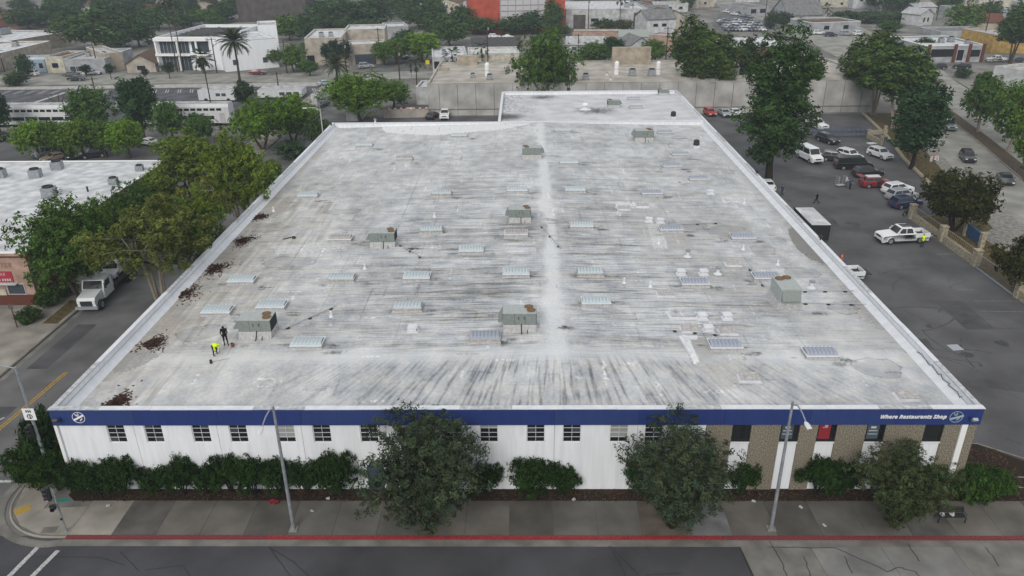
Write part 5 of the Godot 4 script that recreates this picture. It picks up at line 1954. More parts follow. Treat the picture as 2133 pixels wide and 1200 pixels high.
func front_street() -> void:
	# clipped junipers along the wall
	var x_top_w := [[215, 960, 96], [262, 948, 88], [330, 968, 84], [385, 950, 84], [436, 962, 80], [482, 940, 92], [532, 945, 84], [585, 948, 90], [640, 952, 84], [708, 938, 92], [1012, 958, 84], [1105, 944, 118], [1172, 966, 76], [1327, 944, 66], [1548, 956, 78], [1700, 948, 96], [1752, 956, 84], [1925, 962, 74]]
	var places := ["left of the first wall joint", "left of the first wall joint"]
	for i in x_top_w.size():
		var s: Array = x_top_w[i]
		var lab: String = "dark green clipped juniper in the hedge, %s from the corner clump" % ORD[i]
		var grp := "junipers along the warehouse wall"
		if i == 10: lab = "clipped juniper half hidden behind the biggest street tree"
		elif i == 11: lab = "widest free-standing clipped juniper against bare white wall"
		elif i == 12: lab = "small clipped juniper right of the widest one"
		elif i == 13: lab = "clipped juniper peeping out left of the middle street tree"
		elif i == 14: lab = "juniper on a thin bare stem before a white strip"
		elif i == 15: lab = "clipped juniper on the pebble-dashed wall beside the right lamp"
		elif i == 16: lab = "clipped juniper on the pebble-dashed wall beside the smallest street tree"
		elif i == 17: lab = "small clipped juniper behind the smallest street tree"
		ptree("juniper", s[0], 1033 - 3.0 * (i % 3), s[1], s[2] * 1.05, lab, grp, "leaf", "bark_dark", i, "juniper")
	ptree("juniper", 118, 985, 852, 120, "tall dark juniper at the left corner of the warehouse", "", "leaf", "bark_dark", 3, "juniper")
	ptree("juniper", 75, 1012, 925, 118, "broad olive-green juniper beside the corner kerb", "", "leaf_yellow", "bark_dark", 4, "juniper")
	ptree("juniper", 125, 1022, 940, 110, "juniper behind the pedestrian signal", "", "leaf_yellow", "bark_dark", 1, "juniper")
	ptree("juniper", 165, 1028, 950, 90, "juniper between corner clump and hedge", "", "leaf", "bark_dark", 2, "juniper")
	ptree("low", 2012, 1030, 972, 110, "low spreading juniper at the right corner post", "low junipers at the right corner", "leaf", "bark_dark", 0, "shrub")
	ptree("low", 2062, 1026, 968, 90, "low spreading juniper at the corner bed", "low junipers at the right corner", "leaf", "bark_dark", 1, "shrub")
	# three street trees at the kerb
	ptree("olive", 893, 1102, 870, 290, "biggest grey-green street tree leaning over the red kerb", "street trees at the red kerb", "leaf", "bark_dark", 0, "street_tree")
	ptree("olive", 1398, 1098, 880, 245, "middle grey-green street tree beside a pale pavement slab", "street trees at the red kerb", "leaf", "bark_dark", 1, "street_tree")
	ptree("olive", 1862, 1097, 936, 205, "smallest grey-green street tree next to the bench", "street trees at the red kerb", "leaf_yellow", "bark_dark", 0, "street_tree")
	street_lamp(612, 1103, 846, "grey cobra-head street lamp among the hedge, left of biggest tree")
	street_lamp(1606, 1102, 836, "grey cobra-head street lamp in front of pebble-dashed wall")
	# signal with pedestrian head and green street name plate
	var p := G(138, 1107, 0.12)
	var t := thing("traffic_signal", "pole-mounted traffic signal with pedestrian head and green name plate", "traffic signal", p)
	var b := mb()
	b.tube([Vector3.ZERO, Vector3(0, 0.4, 0), Vector3(0, 3.6, 0)], [0.11, 0.07, 0.06], 8)
	build(b, "pole", M.galv, t)
	signal_head(t, Vector3(-0.28, 3.35, 0.1), -1.2)
	signal_head(t, Vector3(-0.1, 2.4, 0.34), 0.4, 1)
	b = mb()
	b.bx(Vector3(0.52, 2.75, 0.05), Vector3(0.85, 0.22, 0.03), 0.15)
	build(b, "name_plate", M.green_sign, t)
	b = mb()
	b.bx(Vector3(0.0, 1.15, 0.09), Vector3(0.1, 0.16, 0.08))
	build(b, "push_button", M.black, t)
	# tall signal pole with mast arm behind the junipers
	p = G(113, 1012, 0.12)
	t = thing("traffic_signal", "tall signal pole with lamp arm and white no-turn sign at the corner", "traffic signal", p)
	var h := tall(p, 765)
	b = mb()
	b.tube([Vector3.ZERO, Vector3(0, h * 0.5, 0), Vector3(0, h, 0)], [0.15, 0.11, 0.075], 9)
	build(b, "pole", M.galv, t)
	b = mb()
	b.tube([Vector3(0, h - 0.1, 0), Vector3(-1.2, h + 0.35, 0.2), Vector3(-2.6, h + 0.45, 0.4)], [0.05, 0.045, 0.04], 6)
	build(b, "lamp_arm", M.galv, t)
	b = mb()
	b.bx(Vector3(-2.9, h + 0.42, 0.44), Vector3(0.75, 0.14, 0.3), 0.1)
	build(b, "lamp_head", M.lamp_white, t)
	signal_head(t, Vector3(-0.2, h * 0.5, 0.25), -0.6)
	b = mb()
	b.bx(Vector3(0.0, h * 0.63, 0.13), Vector3(0.85, 0.95, 0.03))
	build(b, "sign_plate", M.white_clean, t)
	b = mb()
	for k in 3: b.bx(Vector3(-0.14 + 0.14 * k, h * 0.63 + 0.26, 0.15), Vector3(0.09, 0.2, 0.012))
	for k in 12:
		var a := TAU * k / 12.0
		b.bx(Vector3(cos(a) * 0.17, h * 0.63 - 0.17 + sin(a) * 0.17, 0.15), Vector3(0.07, 0.07, 0.012))
	b.bx(Vector3(0.02, h * 0.63 - 0.17, 0.15), Vector3(0.08, 0.22, 0.012))
	build(b, "sign_print", M.black, t)
	# bench with rubbish
	p = G(1978, 1084, 0.125)
	t = thing("bench", "black metal bench on the pavement with litter on its seat", "bench", p)
	for k in 5:
		b = mb()
		b.bx(Vector3(0, 0.45, -0.2 + 0.1 * k), Vector3(1.85, 0.03, 0.075))
		build(b, "seat_slat", M.black, t)
	for k in 4:
		b = mb()
		b.bx(Vector3(0, 0.56 + 0.1 * k, -0.27 - 0.03 * k), Vector3(1.85, 0.075, 0.03))
		build(b, "back_slat", M.black, t)
	for x in [-0.9, 0.9]:
		for z in [-0.26, 0.26]:
			b = mb()
			b.bx(Vector3(x, 0.22 if z > 0 else 0.44, z), Vector3(0.05, 0.45 if z > 0 else 0.9, 0.05))
			build(b, "leg", M.black, t)
		b = mb()
		b.bx(Vector3(x, 0.66, 0.0), Vector3(0.05, 0.04, 0.56))
		build(b, "armrest", M.black, t)
	var r := RandomNumberGenerator.new()
	r.seed = 8
	for s in [[-0.62, "torn white paper bag on the left of the black bench"], [0.08, "crumpled white bag on the middle of the black bench"]]:
		b = mb()
		for k in 7:
			b.bx(p + Vector3(s[0] + r.randf_range(-0.12, 0.12), 0.50 + r.randf_range(0, 0.05), r.randf_range(-0.12, 0.12)), Vector3(0.16, 0.06, 0.12), r.randf() * 3.0, r.randf_range(-0.5, 0.5))
		tag(build(b, "litter_bag", M.pale), s[1], "litter")
	b = mb()
	for k in 6:
		b.bx(G(570, 1046, 0.2) + Vector3(r.randf_range(-0.25, 0.25), r.randf_range(0, 0.12), r.randf_range(-0.15, 0.15)), Vector3(0.3, 0.12, 0.2), r.randf() * 3, r.randf_range(-0.4, 0.4))
	tag(build(b, "litter_bag", mat(0.22, 0.02, 0.025, 0.6)), "crumpled dark red bag at the foot of the hedge", "litter")
	for s in [[683, 1038, "mulch right of the left lamp"], [650, 1064, "pavement right of the left lamp"], [225, 1053, "mulch edge at the corner"], [1668, 1056, "pavement in front of the pebble-dashed wall"], [1717, 1094, "pavement between right lamp and smallest tree"], [1570, 1044, "mulch left of the right lamp"], [1988, 1005, "mulch by the right corner post"], [1195, 1040, "mulch below the free-standing junipers"]]:
		b = mb()
		b.bx(G(s[0], s[1], 0.17), Vector3(0.26, 0.05, 0.16), s[0] * 0.7, 0.2)
		b.bx(G(s[0], s[1], 0.2) + Vector3(0.05, 0, 0.04), Vector3(0.14, 0.04, 0.16), s[0] * 0.3, -0.3)
		tag(build(b, "paper_scrap", M.pale), "white scrap of paper on the " + s[2], "litter")
	# iron lids
	for s in [[104, 1107, 0.95, 0.6, "pavement lid beside the signal pole"], [1990, 724, 1.1, 1.1, "square lid set in the lot asphalt"]]:
		var q := mb()
		var c := G(s[0], s[1], 0.0)
		var y := 0.137 if s[1] > 900 else 0.014
		q.bx(Vector3(c.x, y, c.z), Vector3(s[2], 0.012, s[3]), 0.1)
		tag(build(q, "manhole", M.steel if s[1] < 900 else M.gutter), "flat grey " + s[4], "manhole")

# ---------------------------------------------------------------- the lot on the right
func pier(at: Vector3, h: float, w: float, parent: Node) -> void:
	var b := mb()
	b.st(at, Vector3(w, h, w))
	b.st(at + Vector3(0, h, 0), Vector3(w + 0.14, 0.1, w + 0.14))
	build(b, "pier", M.wallbeige, parent)

func rail_fence(t: Node, a: Vector3, e: Vector3, h: float, gap: float, m: Material) -> void:
	for y in [0.12, h]:
		var b := mb()
		b.tube([a + Vector3(0, y, 0), e + Vector3(0, y, 0)], [0.035, 0.035], 5)
		build(b, "rail", m, t)
	var n := int((e - a).length() / gap)
	for k in n + 1:
		var b := mb()
		var q := a.lerp(e, float(k) / n)
		b.tube([q, q + Vector3(0, h, 0)], [0.014, 0.014], 4, false)
		build(b, "picket", m, t)

func right_lot() -> void:
	var white := paint(0.72, 0.73, 0.74)
	var black := paint(0.012, 0.012, 0.014)
	var silver := paint(0.33, 0.35, 0.37)
	var navy := paint(0.020, 0.028, 0.085)
	var redp := paint(0.23, 0.022, 0.025)
	# white pickup with its doors and tailgate open
	var t := pcar("pickup", 1876, 503, 186, white, "white pickup with open side doors and dropped tailgate by the low wall", "pickup truck", "", "pickup_truck")
	t.scale = Vector3(1.06, 1.14, 1.06)
	var b := mb()
	b.bx(Vector3(-1.05 + 1.35, 0.86, 1.52), Vector3(0.08, 0.85, 1.05))
	build(b, "door", white, t)
	b = mb()
	b.bx(Vector3(-0.72, 0.86, 1.5), Vector3(0.08, 0.85, 0.95))
	build(b, "door", white, t)
	b = mb()
	b.bx(Vector3(-0.05, 1.945, 0), Vector3(1.05, 0.02, 0.95))
	build(b, "sunroof", M.car_glass, t)
	b = mb()
	b.bx(Vector3(-3.3, 0.76, 0), Vector3(0.55, 0.07, 1.7))
	build(b, "tailgate", white, t)
	# parked row along the kerb
	pcar("suv", 1884, 431, 18, navy, "dark blue car parked nose to the planting strip", "car", "cars parked along the strip")
	pcar("suv", 1876, 415, 18, silver, "silver-grey car parked between the blue and the white car", "car", "cars parked along the strip")
	pcar("suv", 1868, 402, 18, white, "white car with black sunroof parked beside the silver car", "car", "cars parked along the strip")
	t = pcar("suv", 1822, 389, 4, redp, "dark red car with white roof and its doors and hatch open", "car", "cars parked along the strip")
	b = mb()
	b.bx(Vector3(-0.6, 1.76, 0), Vector3(2.1, 0.03, 1.25))
	build(b, "roof_skin", white, t)
	b = mb()
	b.bx(Vector3(-2.55, 1.9, 0), Vector3(0.95, 0.07, 1.5), 0.0)
	build(b, "hatch", redp, t)
	b = mb()
	b.bx(Vector3(0.55, 0.85, 1.45), Vector3(0.08, 0.85, 0.95), 0.25)
	build(b, "door", redp, t)
	b = mb()
	b.bx(Vector3(0.15, 0.8, 0.97), Vector3(0.8, 0.7, 0.02))
	build(b, "door_opening", M.black, t)
	pcar("suv", 1806, 368, 8, black, "black estate car parked beside the red car", "car", "cars parked along the strip")
	t = pcar("van", 1776, 351, 0, black, "long black van with dark grey roof", "van", "", "parked_van")
	t.scale = Vector3(1.15, 0.98, 1.0)
	pcar("suv", 1738, 335, -20, paint(0.03, 0.032, 0.036), "charcoal car parked behind the black van", "car")
	pcar("suv", 1768, 331, -62, white, "white car with glass roof behind the black van", "car")
	t = pcar("suv", 1832, 328, -72, white, "white car with raised tailgate beside the tall dark tree", "car")
	b = mb()
	b.bx(Vector3(-2.5, 1.95, 0), Vector3(0.95, 0.07, 1.5))
	build(b, "tailgate", white, t)
	pcar("suv", 1723, 297, -68, black, "black car in front of the line of shopping carts", "car")
	pcar("pickup", 1698, 266, -72, white, "white pickup behind the line of shopping carts", "pickup truck", "", "pickup_truck")
	t = pcar("van", 1684, 334, -78, white, "white van with dark windscreen parked beside the pine", "van", "", "parked_van")
	t.scale = Vector3(1.1, 1.15, 1.05)
	pcar("hatch", 1478, 240, -82, paint(0.42, 0.02, 0.02), "bright red car at the foot of the concrete wall", "car")
	pcar("sedan", 1508, 241, -85, silver, "silver car beside the bright red car", "car")
	pcar("sedan", 1530, 240, -85, white, "white car half hidden by the pine, next to silver car", "car")
	car("pickup", V(36.9, -81.3, 0.01), PI + 0.06, white, "white pickup parked tight against the warehouse wall", "pickup truck", "", "pickup_truck")
	pcar("sedan", 1596, 392, 88, white, "white car beside the warehouse wall under the pine", "car")
	# moving on the side street
	pcar("suv", 2014, 334, -106, black, "black car driving on the side street", "car", "", "moving_car")
	pcar("sedan", 2093, 380, -108, paint(0.05, 0.053, 0.058), "dark grey saloon driving on the side street", "car", "", "moving_car")
	pcar("pickup", 1974, 268, -104, paint(0.10, 0.125, 0.135), "grey-blue pickup driving beside the median", "pickup truck", "", "pickup_truck")
	pcar("suv", 1952, 144, 172, paint(0.02, 0.024, 0.035), "dark car with open tailgate at the brick-piered shop", "car")
	pcar("suv", 2003, 143, 150, black, "black car at the corner opposite the brick-piered shop", "car")
	# enclosed trailer
	var c := G(1727, 509)
	t = thing("cargo_trailer", "black enclosed cargo trailer with white roof beside the warehouse", "trailer", Vector3(c.x - 1.35, 0, c.z - 3.4))
	b = mb()
	b.bx(Vector3(0, 1.55, 0), Vector3(2.4, 2.1, 6.6))
	b.prism(PackedVector2Array([Vector2(-1.2, 0.5), Vector2(1.2, 0.5), Vector2(0, -0.0)]), 0.55, 2.55, Transform3D(Basis(Vector3.RIGHT, -PI / 2), Vector3(0, 0.0, -3.25)))
	build(b, "box", paint(0.010, 0.010, 0.014), t)
	b = mb()
	b.bx(Vector3(0, 2.63, 0), Vector3(2.44, 0.07, 6.64))
	build(b, "roof", M.white_roof, t)
	for z in [-0.5, 0.45]:
		for x in [-1.08, 1.08]:
			var w := sub("wheel", t, Vector3(x, 0.33, z))
			w.rotation.z = PI / 2
			build(car_meshes("sedan").tyre, "tyre", M.tyre, w)
			build(car_meshes("sedan").rim, "rim", M.rim, w)
	b = mb()
	b.bx(Vector3(0, 1.55, 3.32), Vector3(2.1, 1.85, 0.04))
	build(b, "ramp_door", M.black, t)
	# traffic cone
	t = thing("traffic_cone", "orange traffic cone with pale band standing alone on asphalt", "traffic cone", G(1753, 540) + Vector3(0, 0.008, 0))
	b = mb()
	b.st(Vector3.ZERO, Vector3(0.38, 0.04, 0.38))
	b.lathe(Vector3(0, 0.04, 0), [Vector2(0.15, 0), Vector2(0.10, 0.34)], 12)
	b.lathe(Vector3(0, 0.54, 0), [Vector2(0.07, 0), Vector2(0.03, 0.2), Vector2(0, 0.2)], 12)
	build(b, "cone", mat(0.62, 0.06, 0.02, 0.6), t)
	b = mb()
	b.lathe(Vector3(0, 0.38, 0), [Vector2(0.10, 0), Vector2(0.07, 0.16)], 12)
	build(b, "band", mat(0.6, 0.5, 0.25, 0.6), t)
	# motorcycle by the first pier
	t = thing("motorcycle", "black motorcycle parked beside the dark blue car", "motorcycle", G(1890, 449) + Vector3(0, 0.01, 0), 0.5)
	for x in [-0.72, 0.72]:
		var w := sub("wheel", t, Vector3(x, 0.31, 0))
		w.rotation.x = PI / 2
		w.scale = Vector3(0.95, 0.6, 0.95)
		build(car_meshes("hatch").tyre, "tyre", M.tyre, w)
		build(car_meshes("hatch").rim, "rim", M.rim, w)
	b = mb()
	b.bx(Vector3(0, 0.5, 0), Vector3(0.7, 0.4, 0.26))
	b.bx(Vector3(0.25, 0.8, 0), Vector3(0.5, 0.22, 0.28), 0, 0)
	b.tube([Vector3(0.72, 0.31, 0.08), Vector3(0.5, 0.98, 0.08)], [0.03, 0.03], 5)
	build(b, "frame", M.black, t)
	b = mb()
	b.bx(Vector3(-0.35, 0.78, 0), Vector3(0.75, 0.12, 0.28))
	build(b, "seat", M.black, t)
	b = mb()
	b.tube([Vector3(0.45, 1.0, -0.36), Vector3(0.52, 1.0, 0), Vector3(0.45, 1.0, 0.36)], [0.02, 0.02, 0.02], 5)
	build(b, "handlebar", M.steel, t)
	# shopping carts nested in a long line
	var cart0 := thing("shopping_cart", "", "shopping cart")
	cart0.set_meta("plain", "shopping_cart")
	b = mb()
	for k in 5:
		var u := -0.4 + 0.2 * k
		b.bx(Vector3(u, 0.72, 0.27), Vector3(0.02, 0.42, 0.02))
		b.bx(Vector3(u, 0.72, -0.27), Vector3(0.02, 0.42, 0.02))
		b.bx(Vector3(u, 0.53, 0), Vector3(0.02, 0.02, 0.54))
	for z in [-0.27, 0.27]:
		b.bx(Vector3(0, 0.93, z), Vector3(0.86, 0.03, 0.03))
		b.bx(Vector3(0, 0.53, z), Vector3(0.86, 0.02, 0.02))
	b.bx(Vector3(-0.42, 0.72, 0), Vector3(0.02, 0.4, 0.5))
	build(b, "basket", mat(0.10, 0.12, 0.18, 0.5), cart0)
	b = mb()
	for z in [-0.24, 0.24]: b.tube([Vector3(-0.4, 0.13, z), Vector3(0.42, 0.13, z), Vector3(0.42, 0.55, z)], [0.02, 0.02, 0.02], 4)
	b.bx(Vector3(0.3, 0.13, 0), Vector3(0.03, 0.03, 0.48))
	build(b, "chassis", mat(0.08, 0.09, 0.12, 0.5), cart0)
	b = mb()
	b.tube([Vector3(0.46, 1.0, -0.28), Vector3(0.46, 1.0, 0.28)], [0.025, 0.025], 5)
	build(b, "handle", mat(0.04, 0.05, 0.14, 0.5), cart0)
	for x in [-0.38, 0.38]:
		for z in [-0.24, 0.24]:
			b = mb()
			b.bx(Vector3(x, 0.06, z), Vector3(0.12, 0.12, 0.04))
			build(b, "castor", M.black, cart0)
	var first := [true]
	for row in 2:
		for k in 13:
			var a0 := G(1694, 288 - 11 * row)
			var a1 := G(1803, 285 - 9 * row)
			place(cart0, first, a0.lerp(a1, k / 12.0) + Vector3(0, 0.01, 0), PI / 2, "bluish wire shopping cart in the long line across the lot", "shopping carts in line")
	# cage trolley beside the red car
	t = thing("cage_trolley", "tall pale cage trolley standing beside the people at the red car", "trolley", G(1750, 388) + Vector3(0, 0.01, 0), 0.3)
	b = mb()
	b.bx(Vector3(0, 0.2, 0), Vector3(1.3, 0.08, 0.75))
	build(b, "deck", M.steel, t)
	for x in [-0.62, 0.62]:
		b = mb()
		b.tube([Vector3(x, 0.2, -0.36), Vector3(x, 1.65, -0.36), Vector3(x, 1.65, 0.36), Vector3(x, 0.2, 0.36)], [0.03, 0.03, 0.03, 0.03], 5)
		for y in [0.6, 1.0, 1.35]: b.tube([Vector3(x, y, -0.36), Vector3(x, y, 0.36)], [0.02, 0.02], 4)
		build(b, "end_frame", M.pale, t)
	for x in [-0.5, 0.5]:
		for z in [-0.3, 0.3]:
			b = mb()
			b.bx(Vector3(x, 0.08, z), Vector3(0.16, 0.16, 0.05))
			build(b, "castor", M.black, t)
	# low wall, piers and pickets along the lot
	t = thing("boundary_wall", "low beige wall with square piers and thin picket rails", "wall")
	var zs := [-101.5, -93.0, -84.9]
	for k in 3:
		pier(Vector3(54.9, 0, zs[k]), 2.0, 0.75, t)
		if k < 2:
			b = mb()
			b.st(Vector3(54.9, 0, (zs[k] + zs[k + 1]) / 2), Vector3(0.3, 0.95, absf(zs[k] - zs[k + 1]) - 0.76))
			build(b, "wall_panel", M.wallbeige, t)
			rail_fence(t, Vector3(54.9, 0.95, zs[k] + 0.4), Vector3(54.9, 0.95, zs[k + 1] - 0.4), 0.95, 0.4, M.wallbeige)
	t = thing("sliding_gate", "thin steel picket gate across the lot entrance", "gate")
	rail_fence(t, Vector3(54.75, 0.03, -84.3), Vector3(54.75, 0.03, -76.8), 1.7, 0.22, M.galv)
	b = mb()
	b.bx(Vector3(54.75, 0.02, -80), Vector3(0.12, 0.03, 11.0))
	build(b, "track", M.steel, t)
	t = thing("boundary_wall", "low beige wall running on past the picket gate", "wall")
	pier(Vector3(54.9, 0, -76.2), 1.9, 0.7, t)
	b = mb()
	b.st(Vector3(54.9, 0, -65.5), Vector3(0.35, 0.9, 20.6))
	build(b, "wall_panel", M.wallbeige, t)
	b = mb()
	b.st(Vector3(54.9, 0.9, -65.5), Vector3(0.45, 0.08, 20.6))
	build(b, "coping", M.wallbeige, t)
	t = thing("rear_fence", "short beige wall with posts at the end of the shopping carts", "wall")
	for s in [[1808, 288], [1835, 302], [1842, 280]]: pier(G(s[0], s[1]), 1.6, 0.5, t)
	for s in [[[1808, 288], [1835, 302]], [[1808, 281], [1850, 279]]]:
		var a := G(s[0][0], s[0][1])
		var e := G(s[1][0], s[1][1])
		b = mb()
		b.bx((a + e) / 2 + Vector3(0, 0.45, 0), Vector3((e - a).length() - 0.5, 0.9, 0.25), atan2(-(e.z - a.z), e.x - a.x))
		build(b, "wall_panel", M.wallbeige, t)
	# kerbs of the strip
	b = mb()
	var kp := [Vector3(64.2, 0.12, -113), Vector3(67.2, 0.12, -131), Vector3(71.2, 0.12, -147.5), Vector3(74.8, 0.12, -168)]
	b.tube(kp, [0.34, 0.34, 0.34, 0.34], 6)
	struct(b, "strip_kerb", M.wallbeige)
	b = mb()
	for s in [[V(80.6, -119), V(86.9, -145), V(93.2, -174.5), V(101, -197)], [V(79, -100), V(85.0, -125), V(89.7, -145), V(96.0, -174.5), V(104, -197)]]:
		for p in s: p.y = 0.1
		var ra := []
		for p in s: ra.append(0.14)
		var up := []
		for p in s: up.append(p + Vector3(0, 0.05, 0))
		b.tube(up, ra, 5)
	struct(b, "median_kerb", M.walk_light)
	# monument sign
	t = thing("monument_sign", "low sign with blank blue panel between beige piers", "sign")
	var m0 := G(2010, 492)
	var m1 := G(2042, 517)
	pier(m0, 2.0, 0.55, t)
	pier(m1, 2.0, 0.55, t)
	b = mb()
	b.bx((m0 + m1) / 2 + Vector3(0, 1.1, 0), Vector3((m1 - m0).length() - 0.5, 1.45, 0.3), atan2(-(m1.z - m0.z), m1.x - m0.x))
	build(b, "sign_panel", mat(0.035, 0.12, 0.26, 0.5, "soft", 0.3), t)
	# red and white barricade
	t = thing("barricade", "small red and white barricade on the side street", "barricade", G(1945, 337), 0.3)
	for y in [0.45, 0.85]:
		for k in 4:
			b = mb()
			b.bx(Vector3(-0.6 + 0.4 * k, y, 0), Vector3(0.4, 0.22, 0.05))
			build(b, "board", mat(0.5, 0.06, 0.04, 0.6) if k % 2 else M.white_clean, t)
	for x in [-0.65, 0.65]:
		b = mb()
		b.bx(Vector3(x, 0.5, 0), Vector3(0.06, 1.0, 0.5))
		build(b, "leg", M.white_clean, t)
	# stall lines
	b = mb()
	for s in [[[1990, 604], [2030, 604]], [[2030, 627], [2133, 628]], [[2040, 648], [2133, 650]], [[1950, 530], [1990, 529]], [[1700, 300], [1715, 310]], [[1730, 300], [1750, 312]], [[1755, 300], [1778, 312]], [[1780, 300], [1802, 312]]]:
		b.ribbon([G(s[0][0], s[0][1]), G(s[1][0], s[1][1])], 0.1, 0.014)
	struct(b, "stall_lines", M.line_faint)
	b = mb()
	var r := RandomNumberGenerator.new()
	r.seed = 44
	for k in 46:
		var p := V(r.randf_range(33, 54), -46 - pow(r.randf(), 1.5) * 70)
		var pts := [p]
		var a := r.randf() * TAU
		for i in 6:
			a += r.randf_range(-0.6, 0.6)
			p = p + V(cos(a), sin(a)) * r.randf_range(0.3, 0.9)
			if p.x < 32.8 or p.x > 54 or p.z > -45.5: break
			pts.append(p)
		b.ribbon(pts, r.randf_range(0.03, 0.09), 0.013)
	struct(b, "lot_cracks", mat(0.05, 0.05, 0.052, 0.8))
	b = mb()
	for k in 40:
		var c0 := V(r.randf_range(34, 56), r.randf_range(-80, -50))
		var rad := r.randf_range(4, 11)
		var a0 := r.randf() * TAU
		var pts := []
		for i in 9: pts.append(c0 + V(cos(a0 + i * 0.09), sin(a0 + i * 0.09)) * rad)
		var ok := true
		for p in pts:
			if p.x < 33 or p.x > 54.2 or p.z > -45.5: ok = false
		if ok: b.ribbon(pts, r.randf_range(0.08, 0.2), 0.0105)
	struct(b, "tyre_marks", mat(0.105, 0.103, 0.106, 0.9, "walk", 0.2))
	b = mb()
	for k in 26:
		var c0 := V(r.randf_range(36, 62), r.randf_range(-160, -60))
		if c0.x > 53.5 and c0.z > -113: c0.x -= 14.0
		var pts := []
		var rad := r.randf_range(0.2, 0.8)
		for i in 10: pts.append(c0 + V(cos(TAU * i / 10.0), sin(TAU * i / 10.0)) * rad * r.randf_range(0.55, 1.2))
		b.sheet(pts, 0.0085)
	struct(b, "oil_spots", mat(0.05, 0.049, 0.052, 0.7, "walk", 0.3))
	b = mb()
	for q in [[38, -66, 5.0, 2.2, 0.1], [47, -72, 3.0, 6.5, 0.0], [44, -58, 7.0, 1.4, 0.3], [50, -120, 8.0, 3.0, 0.2], [43, -101, 2.4, 5.0, 0.1], [-45, -66, 2.0, 9.0, 0.02], [-39.2, -60, 1.8, 6.0, 0.03], [-44.6, -54, 3.0, 2.4, 0.0]]:
		var cs := cos(q[4])
		var sn := sin(q[4])
		var pts := []
		for o in [[-0.5, -0.5], [0.5, -0.5], [0.5, 0.5], [-0.5, 0.5]]: pts.append(V(q[0] + o[0] * q[2] * cs - o[1] * q[3] * sn, q[1] + o[0] * q[2] * sn + o[1] * q[3] * cs))
		b.sheet(pts, 0.0095)
	struct(b, "asphalt_patches", mat(0.115, 0.113, 0.116, 0.9, "walk", 0.05))
	# trees on this side: kind, foot, top row, width
	var tr := [
		["giant", 1600, 388, 44, 172, "giant dark green tree beside the right wall of the warehouse", "leaf", "bark_dark"],
		["gum", 1676, 226, 100, 70, "pale-trunked gum tree half hidden behind the giant tree", "leaf", "bark_pale"],
		["gum", 1782, 226, 72, 110, "gum tree with straight pale trunk left of the leaning trunks", "leaf", "bark_pale"],
		["gum", 1818, 240, 52, 135, "gum tree with thick pale leaning trunks in the strip", "leaf", "bark_pale"],
		["gum", 1862, 268, 92, 150, "lowest crowned gum tree above the tall dark tree", "leaf", "bark_pale"],
		["tall", 1898, 352, 172, 125, "tall dense dark green tree beside the white car", "leaf_dull", "bark_dark"],
		["round", 2036, 276, 150, 95, "roadside tree with pale trunk on the median", "leaf_dull", "bark_pale"],
		["round", 2098, 318, 168, 105, "roadside tree behind the median, right of the pale one", "leaf", "bark_pale"],
		["round", 2140, 380, 205, 110, "roadside tree at the end of the median", "leaf_yellow", "bark_pale"],
		["dark", 1985, 482, 354, 150, "round dark red-green tree beside the blue sign", "leaf_brown", "bark_dark"],
		["dark", 2118, 612, 486, 120, "dark tree with reddish leaves beside the wall past the gate", "leaf_brown", "bark_dark"],
		["gum", 1440, 222, 26, 118, "tall gum tree with pale forked trunks against the concrete wall", "leaf", "bark_pale"],
		["gum", 1487, 224, 68, 100, "shorter gum tree beside the tall forked one", "leaf", "bark_pale"],
		["slim", 1546, 214, 72, 62, "slender pale-trunked tree right of the two gum trees", "leaf_yellow", "bark_pale"],
		["dense", 1137, 236, 54, 140, "huge round tree rising behind the annexe roof", "leaf", "bark_pale"]]
	for i in tr.size():
		var s: Array = tr[i]
		ptree(s[0], s[1], s[2], s[3], s[4], s[5], "", s[6], s[7], i)
	for s in [[2050, 466, "leafless sapling between blue sign and street"]]: bare_tree(s[0], s[1] - 6, 418, s[2])

# ---------------------------------------------------------------- left of the street
func window(t: Node, at: Vector3, w: float, h: float, turn := 0.0, glass = null, frame = null) -> void:
	var f := sub("window", t, at, turn)
	var b := mb()
	for s in [[-w / 2, h / 2, 0.07, h], [w / 2, h / 2, 0.07, h], [0, 0.035, w - 0.07, 0.07], [0, h - 0.035, w - 0.07, 0.07]]:
		b.bx(Vector3(s[0], s[1], 0.02), Vector3(s[2], s[3], 0.09))
	build(b, "frame", M.pale if frame == null else frame, f)
	b = mb()
	b.bx(Vector3(0, h / 2, 0.012), Vector3(w - 0.07, h - 0.14, 0.012))
	build(b, "pane", M.glass_blue if glass == null else glass, f)

